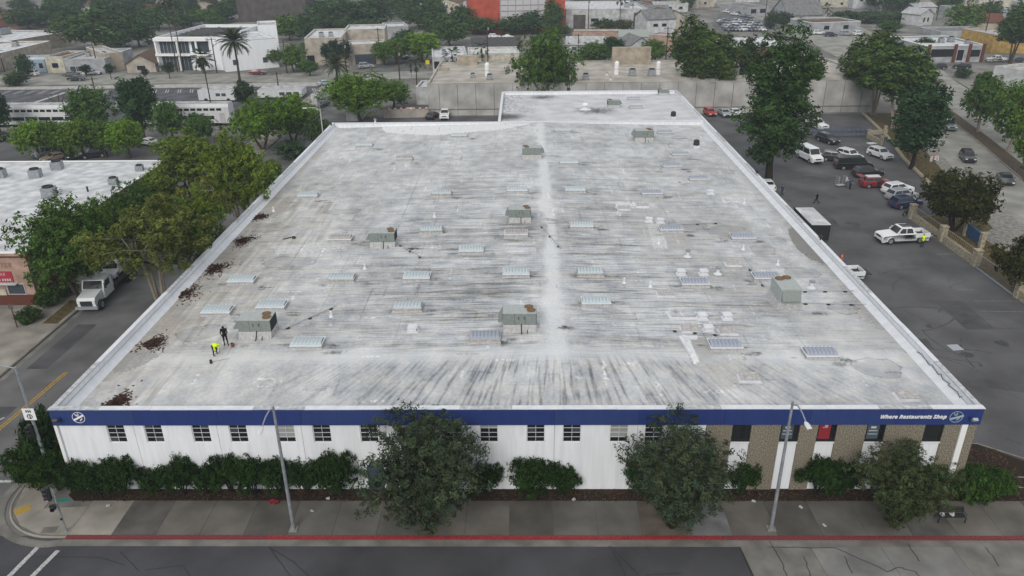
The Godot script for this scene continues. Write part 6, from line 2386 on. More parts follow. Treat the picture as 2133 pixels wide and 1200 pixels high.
# box building: front foot from a to e, going back depth metres, h tall
func block(called: String, label: String, a: Vector3, e: Vector3, depth: float, h: float, wall: Material, roof: Material, opt := {}) -> Node3D:
	var d := e - a
	d.y = 0
	var w := d.length()
	var t := thing(called, label, opt.get("category", "building"), Vector3(a.x, 0, a.z), atan2(-d.z, d.x), opt.get("group", ""))
	if not opt.has("group"): landmarks.append([t.transform * Vector3(w / 2, 0, -depth / 2), label])
	var b := mb()
	var par: float = opt.get("parapet", 0.45)
	if opt.has("gable"):
		var g: float = opt.gable
		b.bx(Vector3(w / 2, h / 2, -depth / 2), Vector3(w, h, depth))
		var across: bool = opt.get("across", false)
		if across:
			b.prism(PackedVector2Array([Vector2(-depth / 2 + 0.02, h), Vector2(depth / 2 - 0.02, h), Vector2(0, h + g - 0.1)]), -w / 2 + 0.02, w / 2 - 0.02, Transform3D(Basis(Vector3.UP, PI / 2), Vector3(w / 2, 0, -depth / 2)))
		else:
			b.prism(PackedVector2Array([Vector2(0.02, h), Vector2(w - 0.02, h), Vector2(w / 2, h + g - 0.1)]), -depth + 0.02, -0.02)
		build(b, "wall", wall, t)
		for sg in [-1.0, 1.0]:
			b = mb()
			if across:
				b.prism(PackedVector2Array([Vector2(sg * (depth / 2 + 0.5), h - 0.2), Vector2(sg * (depth / 2 + 0.5), h - 0.02), Vector2(0, h + g + 0.12), Vector2(0, h + g - 0.06)]), -w / 2 - 0.4, w / 2 + 0.4, Transform3D(Basis(Vector3.UP, PI / 2), Vector3(w / 2, 0, -depth / 2)))
			else:
				b.prism(PackedVector2Array([Vector2(w / 2 + sg * (w / 2 + 0.5), h - 0.2), Vector2(w / 2 + sg * (w / 2 + 0.5), h - 0.02), Vector2(w / 2, h + g + 0.12), Vector2(w / 2, h + g - 0.06)]), -depth - 0.4, 0.4)
			build(b, "roof_slope", roof, t)
	else:
		for s in [[w / 2, -0.15, w, 0.3], [w / 2, -depth + 0.15, w, 0.3], [0.15, -depth / 2, 0.3, depth - 0.6], [w - 0.15, -depth / 2, 0.3, depth - 0.6]]:
			b.bx(Vector3(s[0], h / 2, s[1]), Vector3(s[2], h, s[3]))
		build(b, "wall", wall, t)
		b = mb()
		b.bx(Vector3(w / 2, h - par - 0.1, -depth / 2), Vector3(w - 0.6, 0.2, depth - 0.6))
		build(b, "roof", roof, t)
		b = mb()
		for s in [[w / 2, -0.15, w + 0.12, 0.42], [w / 2, -depth + 0.15, w + 0.12, 0.42], [0.15, -depth / 2, 0.42, depth - 0.72], [w - 0.15, -depth / 2, 0.42, depth - 0.72]]:
			b.bx(Vector3(s[0], h + 0.045, s[1]), Vector3(s[2], 0.09, s[3]))
		build(b, "parapet_cap", opt.get("cap", M.pale), t)
	for s in opt.get("win", []):
		window(t, Vector3(s[0] * w, s[1] * h, 0.0), s[2], s[3], 0.0, opt.get("glass", null), opt.get("frame", null))
	for s in opt.get("side", []):
		window(t, Vector3(w, s[1] * h, -s[0] * depth), s[2], s[3], PI / 2, opt.get("glass", null))
	for s in opt.get("sidel", []):
		window(t, Vector3(0, s[1] * h, -s[0] * depth), s[2], s[3], -PI / 2, opt.get("glass", null))
	for s in opt.get("door", []):
		var q := sub("door", t, Vector3(s[0] * w, 0, 0))
		b = mb()
		b.bx(Vector3(0, s[2] / 2, 0.02), Vector3(s[1], s[2], 0.08))
		build(b, "leaf", opt.get("doorm", M.brownwall), q)
		b = mb()
		b.bx(Vector3(s[1] * 0.38, 1.05, 0.09), Vector3(0.06, 0.2, 0.05))
		build(b, "handle", M.steel, q)
	if opt.has("units"):
		for s in opt.units:
			unit(t.transform * Vector3(s[0] * w, h - par + 0.0, -s[1] * depth), s[2], t.rotation.y, "grey unit on the roof of the " + String(opt.get("what", "building")))
	return t

func unit(at: Vector3, s: float, turn: float, label: String) -> void:
	var t := thing("condenser_unit", label, "air conditioner", at, turn, label)
	var b := mb()
	b.bx(Vector3(0, 0.06, 0) * s, Vector3(1.2, 0.14, 1.2) * s)
	build(b, "base", M.concrete, t)
	b = mb()
	b.bx(Vector3(0, 0.55, 0) * s, Vector3(1.0, 0.84, 1.0) * s)
	build(b, "cabinet", M.galv, t)
	b = mb()
	b.lathe(Vector3(0, 0.97 * s, 0), [Vector2(0.46 * s, 0), Vector2(0.44 * s, 0.12 * s), Vector2(0.38 * s, 0.12 * s), Vector2(0.36 * s, 0.02), Vector2(0, 0.02)], 14)
	build(b, "fan_ring", M.coil, t)

func text(t: Node, s: String, at: Vector3, turn: float, height: float, m: Material, called := "lettering") -> void:
	var x := TextMesh.new()
	var f := SystemFont.new()
	f.font_names = PackedStringArray(["Droid Sans"])
	f.font_weight = 700
	x.font = f
	x.text = s
	x.font_size = 32
	x.pixel_size = height / 32.0
	x.depth = 0.03
	var o := build(x, called, m, t)
	o.position = at
	o.rotation.y = turn

func left_side() -> void:
	# corner shop with a white roof
	var t := block("corner_shop", "corner shop with white flat roof, pink walls and red sale banner", Vector3(-80, 0, -75.3), Vector3(-52.8, 0, -75.3), 36.5, 6.1, M.pinkwall, M.white_roof, {parapet = 0.06, cap = M.white_clean})
	var b := mb()
	b.bx(Vector3(13.6, 5.72, 0.05), Vector3(27.4, 0.12, 0.14))
	build(b, "cornice", M.brick, t)
	b = mb()
	b.bx(Vector3(13.6, 0.6, 0.06), Vector3(27.3, 1.2, 0.12))
	b.bx(Vector3(27.26, 0.9, -18), Vector3(0.12, 1.8, 36.0))
	build(b, "brick_base", M.brick, t)
	text(t, "CENTER", Vector3(24.1, 4.75, 0.03), 0.0, 0.75, mat(0.30, 0.17, 0.13, 0.8))
	b = mb()
	b.bx(Vector3(23.4, 3.4, 0.06), Vector3(3.6, 1.25, 0.06))
	build(b, "banner", mat(0.36, 0.025, 0.045, 0.6), t)
	text(t, "FOR SALE", Vector3(23.6, 3.72, 0.1), 0.0, 0.42, M.pale)
	b = mb()
	for k in 10: b.bx(Vector3(22.3 + k * 0.26 + (0.12 if k > 2 else 0.0) + (0.12 if k > 5 else 0.0), 3.05, 0.1), Vector3(0.16, 0.26, 0.02))
	build(b, "banner_print", M.pale, t)
	b = mb()
	b.bx(Vector3(23.0, 2.62, 0.25), Vector3(5.2, 0.1, 0.5))
	build(b, "canopy", M.pale, t)
	window(t, Vector3(25.2, 1.25, 0.0), 1.9, 1.3)
	window(t, Vector3(22.0, 0.1, 0.0), 1.6, 2.4, 0, M.pale)
	b = mb()
	b.bx(Vector3(23.6, 1.35, 0.08), Vector3(0.8, 1.1, 0.06))
	build(b, "notice_board", M.cream, t)
	b = mb()
	b.tube([Vector3(27.25, 5.6, -1.2), Vector3(27.25, 0.2, -1.2)], [0.06, 0.06], 6)
	build(b, "downpipe", M.brownwall, t)
	for s in [[105, 412, 1.5, "largest grey condenser unit on the white shop roof"], [76, 372, 1.4, "grey condenser unit beside a vent frame on the shop roof"], [121, 355, 1.4, "grey condenser unit at the rear of the shop roof"], [238, 386, 1.1, "small grey condenser unit at the right of the shop roof"], [2, 372, 1.4, "grey condenser unit at the left of the shop roof"], [292, 358, 1.0, "grey condenser unit half behind leaves on the shop roof"]]:
		unit(G(s[0], s[1], 5.85), s[2], 0.2, s[3])
	var duct := thing("roof_duct", "white humped duct run on the shop roof", "duct")
	b = mb()
	b.tube([G(20, 480, 6.1), G(60, 478, 6.1), G(75, 460, 6.1), G(100, 452, 6.1)], [0.45, 0.45, 0.45, 0.4], 8)
	build(b, "duct", M.white_roof, duct)
	b = mb()
	for s in [[0, 448], [0, 505]]: b.tube([G(s[0] - 30, s[1], 5.9), G(s[0] + 100, s[1] - 2, 5.9)], [0.12, 0.12], 6)
	build(b, "seam_ridge", M.white_roof, duct)
	b = mb()
	b.tube([G(184, 402, 5.85), G(184, 402, 5.85) + Vector3(0, 0.9, 0)], [0.12, 0.12], 8)
	b.lathe(G(184, 402, 5.85), [Vector2(0.3, 0), Vector2(0.14, 0.16)], 8)
	tag(build(b, "vent_pipe", M.black), "black vent pipe on the shop roof behind the dense tree", "vent pipe")
	# shrubs along the shop, sign post
	for s in [[66, 668, 640, 60], [100, 640, 606, 58], [125, 622, 592, 50], [55, 676, 652, 40], [143, 612, 580, 44]]:
		ptree("shrub", s[0], s[1], s[2], s[3], "dark green shrub in the bed beside the pink shop", "shrubs beside the shop", "leaf", "bark_dark", s[0], "shrub")
	t = thing("street_sign", "brown sign post with small plate on the pavement by the shop", "sign", G(36, 682, 0.12))
	b = mb()
	b.tube([Vector3.ZERO, Vector3(0, 2.6, 0)], [0.06, 0.05], 6)
	build(b, "post", M.wood, t)
	b = mb()
	b.bx(Vector3(0, 2.4, 0.05), Vector3(0.45, 0.55, 0.03))
	build(b, "plate", M.brownwall, t)
	# tow truck with a white car on its deck
	var p := G(203, 640)
	t = thing("tow_truck", "white flatbed tow truck parked at the left kerb", "truck", Vector3(p.x - 0.4, 0.01, p.z - 1.4), -PI / 2 + 0.05)
	t.scale = Vector3.ONE * 1.12
	var wp := paint(0.62, 0.66, 0.66)
	b = mb()
	b.prism(PackedVector2Array([Vector2(0.6, 0.75), Vector2(2.45, 0.62), Vector2(2.5, 1.25), Vector2(2.3, 1.5), Vector2(0.6, 1.75)]), -0.85, 0.85)
	build(b, "hood", wp, t)
	b = mb()
	b.prism(PackedVector2Array([Vector2(-1.2, 0.75), Vector2(0.75, 0.75), Vector2(0.75, 1.7), Vector2(0.35, 2.5), Vector2(-1.2, 2.55)]), -1.05, 1.05)
	build(b, "cab", wp, t)
	b = mb()
	b.quad(Vector3(0.77, 1.75, -0.95), Vector3(0.77, 1.75, 0.95), Vector3(0.40, 2.44, 0.88), Vector3(0.40, 2.44, -0.88), Vector3(1, 0.5, 0))
	build(b, "windscreen", M.car_glass, t)
	for s in [-1.0, 1.0]:
		b = mb()
		b.bx(Vector3(-0.2, 2.05, s * 1.055), Vector3(0.9, 0.6, 0.02))
		build(b, "side_window", M.car_glass, t)
		b = mb()
		b.bx(Vector3(2.45, 1.05, s * 0.72), Vector3(0.14, 0.2, 0.26))
		build(b, "headlight", M.head_lamp, t)
		b = mb()
		b.bx(Vector3(0.8, 2.1, s * 1.3), Vector3(0.12, 0.45, 0.2))
		build(b, "mirror", M.black, t)
	b = mb()
	b.bx(Vector3(2.5, 0.98, 0), Vector3(0.06, 0.5, 1.1))
	build(b, "grille", M.coil, t)
	b = mb()
	b.bx(Vector3(2.55, 0.55, 0), Vector3(0.24, 0.28, 2.1))
	build(b, "bumper", M.steel, t)
	b = mb()
	b.bx(Vector3(-4.4, 1.1, 0), Vector3(6.3, 0.16, 2.3))
	b.bx(Vector3(-3.6, 0.75, 0), Vector3(7.4, 0.3, 0.8))
	for z in [-1.13, 1.13]: b.bx(Vector3(-4.4, 1.26, z), Vector3(6.3, 0.16, 0.06))
	build(b, "deck", M.coil, t)
	b = mb()
	b.bx(Vector3(-1.32, 1.75, 0), Vector3(0.1, 1.2, 2.1))
	build(b, "headboard", M.steel, t)
	for x in [1.65, -4.9, -5.9]:
		for z in [-0.95, 0.95]:
			var w := sub("wheel", t, Vector3(x, 0.5, z))
			w.rotation.x = PI / 2
			w.scale = Vector3(1.3, 1.3, 1.3)
			build(car_meshes("suv").tyre, "tyre", M.tyre, w)
			build(car_meshes("suv").rim, "rim", M.rim, w)
	car("sedan", t.transform * Vector3(-4.3, 1.2, 0), -PI / 2 + 0.05, wp, "white car carried on the deck of the tow truck")
	# train of double-deck coaches
	for k in 3:
		var x1 := -60.7 - k * 26.3
		var tr := thing("rail_coach", "white double-deck rail coach standing behind the row of trees", "train", Vector3(x1 - 12.9, 0, -161.2), 0.0, "coaches of the train")
		b = mb()
		b.prism(PackedVector2Array([Vector2(-1.5, 0.9), Vector2(1.5, 0.9), Vector2(1.5, 4.2), Vector2(1.25, 4.85), Vector2(-1.25, 4.85), Vector2(-1.5, 4.2)]), -12.9, 12.9, Transform3D(Basis(Vector3.UP, PI / 2), Vector3.ZERO))
		build(b, "body", M.train, tr)
		b = mb()
		b.bx(Vector3(0, 4.9, 0), Vector3(25.6, 0.12, 2.3))
		build(b, "roof", M.roof_pale, tr)
		for q in 17:
			b = mb()
			b.bx(Vector3(-10.9 + q * 1.36, 3.72, 1.5), Vector3(1.05, 0.5, 0.04))
			build(b, "window", M.glass, tr)
		for q in 7:
			b = mb()
			b.bx(Vector3(-8.4 + q * 2.8, 2.05, 1.5), Vector3(2.5, 0.75, 0.04))
			build(b, "window", M.glass, tr)
		for x in [-8.6, 8.6]:
			b = mb()
			b.bx(Vector3(x, 0.55, 0), Vector3(3.2, 0.5, 2.2))
			for w in [-1.1, 1.1]: b.tube([Vector3(x + w, 0.42, -1.1), Vector3(x + w, 0.42, 1.1)], [0.4, 0.4], 12)
			build(b, "bogie", M.coil, tr)
		for x in [-11.4, 11.4]:
			b = mb()
			b.bx(Vector3(x, 2.0, 1.505), Vector3(1.2, 2.0, 0.03))
			build(b, "door", M.pale, tr)
	b = mb()
	for z in [-160.5, -161.95]: b.bx(Vector3(-105, 0.09, z), Vector3(110, 0.16, 0.1))
	for k in 150: b.bx(Vector3(-158 + k * 0.72, 0.03, -161.2), Vector3(0.22, 0.08, 2.6))
	struct(b, "railway_track", M.coil)
	b = mb()
	b.slab([V(-150, -156.8), V(-56, -156.8), V(-56, -159.4), V(-150, -159.4)], 0.0, 0.35)
	struct(b, "platform", M.concrete)
	# white trailers in the station lot
	for s in [[415, 213, 490, 213, 188, "white flat-roofed trailer with stepped nose in the station lot"], [538, 208, 630, 206, 189, "long white bus parked in the station lot"]]:
		var a := G(s[0], s[1])
		var e := G(s[2], s[3])
		var h := tall(a, s[4])
		var o := thing("parked_bus", s[5], "bus", (a + e) / 2, atan2(-(e.z - a.z), e.x - a.x))
		var L := (e - a).length()
		b = mb()
		b.bx(Vector3(0, h * 0.5 + 0.25, -3.0), Vector3(L, h - 0.5, 6.0))
		build(b, "body", M.train, o)
		b = mb()
		b.bx(Vector3(0, h + 0.02, -3.0), Vector3(L - 0.4, 0.08, 5.8))
		build(b, "roof", M.roof_pale, o)
		for k in (2 if s[0] < 500 else 3):
			b = mb()
			b.bx(Vector3(L * 0.05 + L * 0.16 * k, h * 0.62, 0.005), Vector3(L * 0.12, 0.7, 0.03))
			build(b, "window", M.glass_blue, o)
		for x in [-L * 0.3, L * 0.32]:
			b = mb()
			b.tube([Vector3(x, 0.48, -2.4), Vector3(x, 0.48, 0.02)], [0.48, 0.48], 12)
			build(b, "wheel", M.tyre, o)
	# stall lines of the station lot
	b = mb()
	for k in 34:
		var x := -160.0 + k * 3.2
		b.ribbon([V(x, -203.0), V(x + (0.2 if x < -110 else 1.6), -198.4)], 0.22, 0.016)
		b.ribbon([V(x + 0.6, -203.0), V(x + 0.6 + (0.2 if x < -110 else 1.6), -198.4)], 0.22, 0.016)
		if k < 24:
			b.ribbon([V(x, -188), V(x + 4.2, -184.0)], 0.2, 0.016)
			b.ribbon([V(x, -179), V(x + 4.2, -183.4)], 0.2, 0.016)
	b.ribbon([G(20, 231), G(165, 183)], 1.1, 0.02)
	struct(b, "station_stall_lines", M.line_white)
	# cars in the left lot and beyond
	for s in [["suv", 98, 326, -120, paint(0.20, 0.21, 0.21), "grey estate car under the leafy lot trees"], ["sedan", 116, 334, -125, paint(0.24, 0.19, 0.14), "bronze car in front of the grey estate"], ["suv", 146, 330, -50, paint(0.015, 0.02, 0.018), "black car between tree trunks in the left lot"], ["suv", 195, 328, -150, paint(0.014, 0.016, 0.03), "dark blue car alone in the left lot"], ["sedan", 308, 302, 160, white_paint(), "white car under the far lot tree"], ["suv", 5, 292, 90, paint(0.012, 0.012, 0.014), "black car under the dark tree at the left lot"], ["suv", 625, 274, 20, paint(0.02, 0.02, 0.024), "black car crossing behind the pale lamp post"], ["sedan", 679, 178, 30, paint(0.30, 0.38, 0.40), "pale blue-grey car at the station lot exit"], ["sedan", 672, 222, 75, paint(0.03, 0.035, 0.05), "dark car beside the white gateway"], ["suv", 430, 462, 90, paint(0.2, 0.21, 0.24), "grey car parked on the left street between tree trunks"], ["sedan", 850, 238, 175, paint(0.5, 0.5, 0.5), "silver car in front of the pink-topped wall"], ["sedan", 900, 246, 80, paint(0.012, 0.012, 0.014), "black car at the corner of the concrete building"], ["pickup", 927, 245, -88, white_paint(), "white pickup backed to the concrete wall"]]:
		pcar(s[0], s[1], s[2], s[3], s[4], s[5])
	# container and pink-topped yard wall behind the warehouse
	var c0 := G(722, 252)
	t = block("container", "grey ribbed shipping container at the rear left corner", c0, G(752, 252), 6.0, 2.6, M.greywall, M.white_roof, {category = "container", parapet = 0.06})
	for k in 9:
		b = mb()
		b.bx(Vector3(0.2 + 0.31 * k, 1.3, 0.03), Vector3(0.12, 2.3, 0.06))
		build(b, "rib", M.greywall, t)
	t = thing("yard_wall", "low brown yard wall with row of pink caps", "wall")
	var w0 := G(800, 246)
	var w1 := G(893, 244)
	b = mb()
	b.bx((w0 + w1) / 2 + Vector3(0, 0.9, 0), Vector3((w1 - w0).length(), 1.8, 0.25), atan2(-(w1.z - w0.z), w1.x - w0.x))
	build(b, "wall_panel", M.roof_tan, t)
	for k in 7:
		b = mb()
		b.lathe(w0.lerp(w1, 0.12 + k * 0.14) + Vector3(0, 1.75, 0), [Vector2(0.3, 0), Vector2(0.34, 0.2), Vector2(0.2, 0.42), Vector2(0, 0.46)], 8)
		build(b, "cap", mat(0.55, 0.30, 0.26, 0.8), t)
	t = block("white_shed", "narrow white shed leaning on the concrete building", G(868, 218), G(893, 218), 9.0, 4.0, M.pale, M.white_roof, {category = "shed"})
	t = thing("gateway", "white plastered gateway wall beside the left street", "wall")
	b = mb()
	b.bx(G(662, 233) + Vector3(0, 2.0, 0), Vector3(0.7, 4.0, 2.2))
	b.bx(G(676, 205) + Vector3(0, 1.2, 0), Vector3(0.5, 2.4, 16.0), -0.12)
	build(b, "wall_panel", M.pale, t)
	# row of lot trees, street trees; kind, foot, top, width, leaf
	var tr := [
		["round", 82, 328, 248, 100, "leaf_fresh", "leafy green tree at the left end of the lot row"],
		["round", 124, 327, 250, 70, "leaf", "green tree between the two leafiest lot trees"],
		["round", 176, 330, 244, 92, "leaf_yellow", "olive-green tree in the lot row above black car"],
		["round", 222, 328, 248, 72, "leaf", "dark green tree in the lot row, left of fresh one"],
		["round", 272, 330, 245, 82, "leaf_fresh", "fresh green rounded tree at the right end of the lot row"],
		["round", 195, 282, 180, 98, "leaf_dull", "tall loose tree rising behind the lot row"],
		["tall", 300, 290, 158, 92, "leaf_dull", "tallest dark tree standing before the train"],
		["round", 360, 298, 206, 66, "leaf_dull", "two-tone tree before the train, right of the tallest"],
		["round", 420, 305, 234, 74, "leaf_dull", "dark bushy tree before the end of the train"],
		["tall", 4, 282, 182, 60, "leaf_dull", "dark tree at the left end of the train"],
		["slim", 515, 240, 166, 55, "leaf", "slim dark green tree beside the white trailers"],
		["dense", 548, 312, 200, 130, "leaf_fresh", "yellow-green tree before the white trailers, left of pair"],
		["dense", 612, 296, 192, 120, "leaf_fresh", "yellow-green tree before the white trailers, right of pair"],
		["farbush", 668, 306, 238, 72, "leaf", "dark rounded bush at the rear left roof corner"],
		["farbush", 610, 330, 290, 90, "leaf_dull", "dark low bush beside the pale lamp post"],
		["dense", 750, 252, 146, 165, "leaf_fresh", "big yellow-green tree behind the rear left roof corner"],
		["round", 820, 226, 168, 80, "leaf", "dark tree right of the big yellow-green one"],
		["dense", 176, 628, 402, 220, "leaf", "big dense green tree over the tow truck"],
		["round", 276, 440, 368, 105, "leaf_dull", "bluish green tree at the shop roof edge"],
		["yellow", 408, 428, 272, 160, "leaf_yellow", "golden-green tree with pale trunks across the street"]]
	for i in tr.size():
		var s: Array = tr[i]
		ptree(s[0], s[1], s[2], s[3], s[4], s[6], "", s[5], "bark", i)
	# tall pale-trunked trees in the strip beside the warehouse
	var strip := [[-36.0, -69.5, 420, 250, "bronze", "leaf_bronze", "bronze-tinged spreading tree over the left parapet, above the tow truck"], [-35.6, -77.5, 394, 150, "yellow", "leaf_yellow", "olive tree over the left parapet behind the bronze one"], [-35.8, -93.0, 264, 150, "yellow", "leaf_yellow", "tallest golden-green tree beside the warehouse"], [-35.6, -106, 332, 80, "yellow", "leaf", "darker tree at the far end of the golden row"], [-50.2, -86.5, 408, 110, "dense", "leaf", "round green tree beside the shop wall, behind the dense one"], [-50.2, -95.0, 372, 105, "dense", "leaf_dull", "blue-green tree beside the shop wall, left of the golden tree"], [-50.0, -102.5, 345, 100, "yellow", "leaf_yellow", "golden-green tree beside the shop wall"], [-36.0, -82.5, 372, 120, "bronze", "leaf_yellow", "loose golden tree over the left parapet, behind the olive one"]]
	for i in strip.size():
		var s: Array = strip[i]
		var q := V(s[0], s[1])
		var h := tall(q, s[2])
		tree(s[4], q, h, s[3] / ppm(q + Vector3(0, h * 0.6, 0)), s[6], "", s[5], "bark_pale", i)
	var q2 := V(-35.4, -73.5)
	tree("slim", q2, tall(q2, 588), 60.0 / ppm(q2), "small bright green sapling against the left parapet", "", "leaf_fresh", "bark", 1)
	bare_tree(130, 250, 190, "leafless grey tree in front of the train")
	# lamp posts of the street
	for s in [[632, 322, 286, "pale lamp post rising over the left parapet"]]:
		var o := thing("lamp_post", s[3], "lamp post", V(-35.2, -136.0))
		b = mb()
		b.tube([Vector3.ZERO, Vector3(0, 8.6, 0)], [0.13, 0.09], 8)
		build(b, "pole", M.pale, o)
		b = mb()
		b.tube([Vector3(0, 8.5, 0), Vector3(-1.2, 8.9, 0), Vector3(-2.4, 8.8, 0)], [0.05, 0.045, 0.04], 6)
		build(b, "arm", M.pale, o)
		b = mb()
		b.bx(Vector3(-2.7, 8.78, 0), Vector3(0.7, 0.16, 0.3))
		build(b, "lamp_head", M.lamp_white, o)

func white_paint() -> StandardMaterial3D:
	return paint(0.72, 0.73, 0.74)

# ---------------------------------------------------------------- behind the warehouse
func utility_pole(bx: float, by: float, ty: float, label: String, arms := 1) -> void:
	var p := G(bx, by)
	var h := tall(p, ty)
	var t := thing("utility_pole", label, "utility pole", p)
	var b := mb()
	b.tube([Vector3.ZERO, Vector3(0, h, 0)], [0.19, 0.13], 7)
	build(b, "pole", M.wood, t)
	for k in arms:
		b = mb()
		b.bx(Vector3(0, h - 0.5 - 1.2 * k, 0.16), Vector3(2.6, 0.14, 0.12), 0.3)
		build(b, "crossarm", M.wood, t)
	b = mb()
	b.lathe(Vector3(0.3, h - 2.6, 0.1), [Vector2(0, 0), Vector2(0.2, 0), Vector2(0.2, 0.7), Vector2(0, 0.75)], 8)
	build(b, "transformer", M.galv, t)

# building by photo pixels: front foot left and right, roof row at the left end
func pblock(called: String, label: String, x0: float, y0: float, x1: float, y1: float, top: float, depth: float, wall: Material, roof: Material, opt := {}) -> Node3D:
	var a := G(x0, y0)
	return block(called, label, a, G(x1, y1), depth, tall(a, top), wall, roof, opt)

func back_side() -> void:
	# long tilt-up concrete building
	var t := block("concrete_building", "long grey concrete building with tan roof behind the annexe", Vector3(-20.0, 0, -169.2), Vector3(77.5, 0, -169.6), 30.0, 6.9, M.tilt, M.roof_tan, {cap = M.roof_tan, parapet = 0.3})
	var b := mb()
	for k in 24:
		b = mb()
		b.bx(Vector3(2.5 + k * 4.0, 3.4, 0.02), Vector3(0.06, 6.7, 0.05))
		build(b, "joint", M.coil, t)
	b = mb()
	b.bx(Vector3(48.7, 1.4, 0.06), Vector3(97.3, 0.16, 0.1))
	build(b, "plinth_band", M.roof_grey, t)
	for s in [[4.5, 9.5, -28.2, 2.6], [19.5, 32.0, -28.4, 1.6], [43.0, 52.5, -27.0, 4.4], [62.0, 67.0, -25.0, 4.2], [0.4, 3.0, -20.0, 1.0]]:
		b = mb()
		b.bx(Vector3((s[0] + s[1]) / 2, 6.6 + s[3] / 2 - 0.4, s[2]), Vector3(s[1] - s[0], s[3], 1.6))
		build(b, "penthouse", M.tan, t)
	for s in [[1220, 166, 1.3], [1317, 158, 1.5], [1357, 158, 1.5], [985, 162, 1.0], [1020, 166, 1.2], [1088, 166, 1.0], [1483, 172, 0.9], [1530, 155, 1.6]]:
		unit(G(s[0], s[1], 6.6), s[2], 0.0, "small dark unit on the tan roof of the concrete building")
	vent(G(1264, 157, 6.6), "turbine", "white round vent on the tan roof, left of the penthouse tank")
	vent(G(1272, 167, 6.6), "turbine", "white round vent near the front parapet of the tan roof")
	for s in [[1284, 155, 6.6, "white upright tank at the left of the tan penthouse"], [1371, 155, 6.6, "white upright tank at the right of the tan penthouse"], [1015, 158, 6.6, "white upright tank beside the lamp mast"]]:
		var o := thing("tank", s[3], "tank", G(s[0], s[1], s[2]))
		b = mb()
		b.lathe(Vector3.ZERO, [Vector2(0.55, 0), Vector2(0.55, 2.6), Vector2(0.3, 2.95), Vector2(0, 3.0)], 14)
		build(b, "shell", M.white_clean, o)
		b = mb()
		b.lathe(Vector3(0, 1.2, 0), [Vector2(0.57, 0), Vector2(0.57, 0.08)], 14)
		build(b, "band", M.galv, o)
	# first row across the back street, left to right
	pblock("white_shop", "low white shop with porch windows and beige annex", 902, 152, 975, 150, 120, 22, M.pale, M.white_roof, {win = [[0.12, 0.25, 1.6, 2.2], [0.35, 0.25, 1.6, 2.2], [0.58, 0.25, 1.6, 2.2]], glass = M.glass, units = [[0.35, 0.4, 1.3], [0.7, 0.6, 1.3]], what = "white shop"})
	pblock("beige_shop", "beige flat-fronted shop with small dark windows", 976, 150, 1082, 148, 113, 14, M.cream, M.white_roof, {win = [[0.3, 0.3, 1.3, 1.5], [0.45, 0.3, 1.3, 1.5], [0.62, 0.3, 1.5, 1.4], [0.85, 0.3, 1.5, 1.4]], glass = M.glass, door = [[0.13, 1.8, 2.6]]})
	pblock("grey_house", "low house with dark grey shingle roof behind the beige shop", 985, 112, 1085, 110, 98, 18, M.greywall, M.roof_dark, {gable = 1.8, across = true, win = [[0.65, 0.4, 2.0, 1.0], [0.85, 0.4, 2.0, 1.0]], category = "house"})
	pblock("grey_house", "long low pale house behind the huge round tree", 1180, 112, 1260, 112, 92, 14, M.pale, M.roof_pale, {gable = 1.6, across = true, win = [[0.2, 0.35, 1.6, 1.2], [0.6, 0.35, 1.6, 1.2]], category = "house"})
	pblock("house", "small white house with grey gabled roof among bushes", 1312, 142, 1352, 142, 118, 12, M.pale, M.roof_pale, {gable = 2.4, win = [[0.3, 0.35, 1.3, 1.4], [0.7, 0.35, 1.3, 1.4]], category = "house"})
	pblock("house", "grey shingled house with steep dark gable edge", 1310, 112, 1358, 110, 96, 12, M.greywall, M.roof_grey, {gable = 2.6, win = [[0.4, 0.3, 1.4, 1.3]], category = "house"})
	pblock("house", "pale house with sage green low roof", 1290, 92, 1350, 92, 76, 12, M.pale, mat(0.30, 0.33, 0.30, 0.95), {gable = 1.6, across = true, category = "house"})
	pblock("house", "salmon-walled house wing below the white two-storey house", 1350, 108, 1400, 112, 72, 8, M.pinkwall, M.roof_pale, {win = [[0.5, 0.4, 1.3, 1.4]], category = "house"})
	pblock("apartment_house", "white two-storey house with outside stair and grey gable roof", 1346, 84, 1405, 82, 40, 14, M.pale, M.roof_grey, {gable = 2.6, across = true, win = [[0.3, 0.62, 1.8, 1.2], [0.6, 0.62, 1.8, 1.2], [0.2, 0.15, 1.4, 1.3], [0.7, 0.15, 1.4, 1.3]], glass = M.glass, category = "house"})
	pblock("apartment_house", "tan-gabled two-storey house wing with three small windows", 1382, 66, 1425, 64, 36, 16, M.beige, M.roof_brown, {gable = 2.4, win = [[0.2, 0.6, 0.9, 1.1], [0.5, 0.6, 0.9, 1.1], [0.8, 0.6, 0.9, 1.1]], glass = M.glass, category = "house"})
	pblock("tiled_building", "long low building with salmon tiled roof edge", 1192, 78, 1294, 78, 66, 9, M.pinkwall, M.roof_tan, {parapet = 0.1, cap = M.roof_red})
	pblock("long_warehouse", "long white warehouse with two dark roller doors", 1178, 60, 1346, 58, 20, 40, M.pale, M.white_roof, {door = [[0.17, 5.0, 5.4], [0.92, 5.5, 6.0]], win = [[0.36, 0.35, 3.2, 1.4]], glass = M.glass, doorm = M.brownwall, units = [[0.8, 0.3, 1.8], [0.9, 0.5, 1.8]], what = "long white warehouse"})
	# orange block with a glazed bay
	t = pblock("orange_building", "tall orange building with gridded pale glass bay", 977, 70, 1176, 66, -30, 30, M.orange, M.roof_grey, {})
	var a := G(977, 70)
	var w := (G(1176, 66) - a).length()
	var h := tall(a, -30)
	b = mb()
	b.bx(Vector3(w * 0.565, h * 0.53, 0.1), Vector3(w * 0.48, h * 0.9, 0.3))
	build(b, "glass_bay", mat(0.52, 0.50, 0.52, 0.4), t)
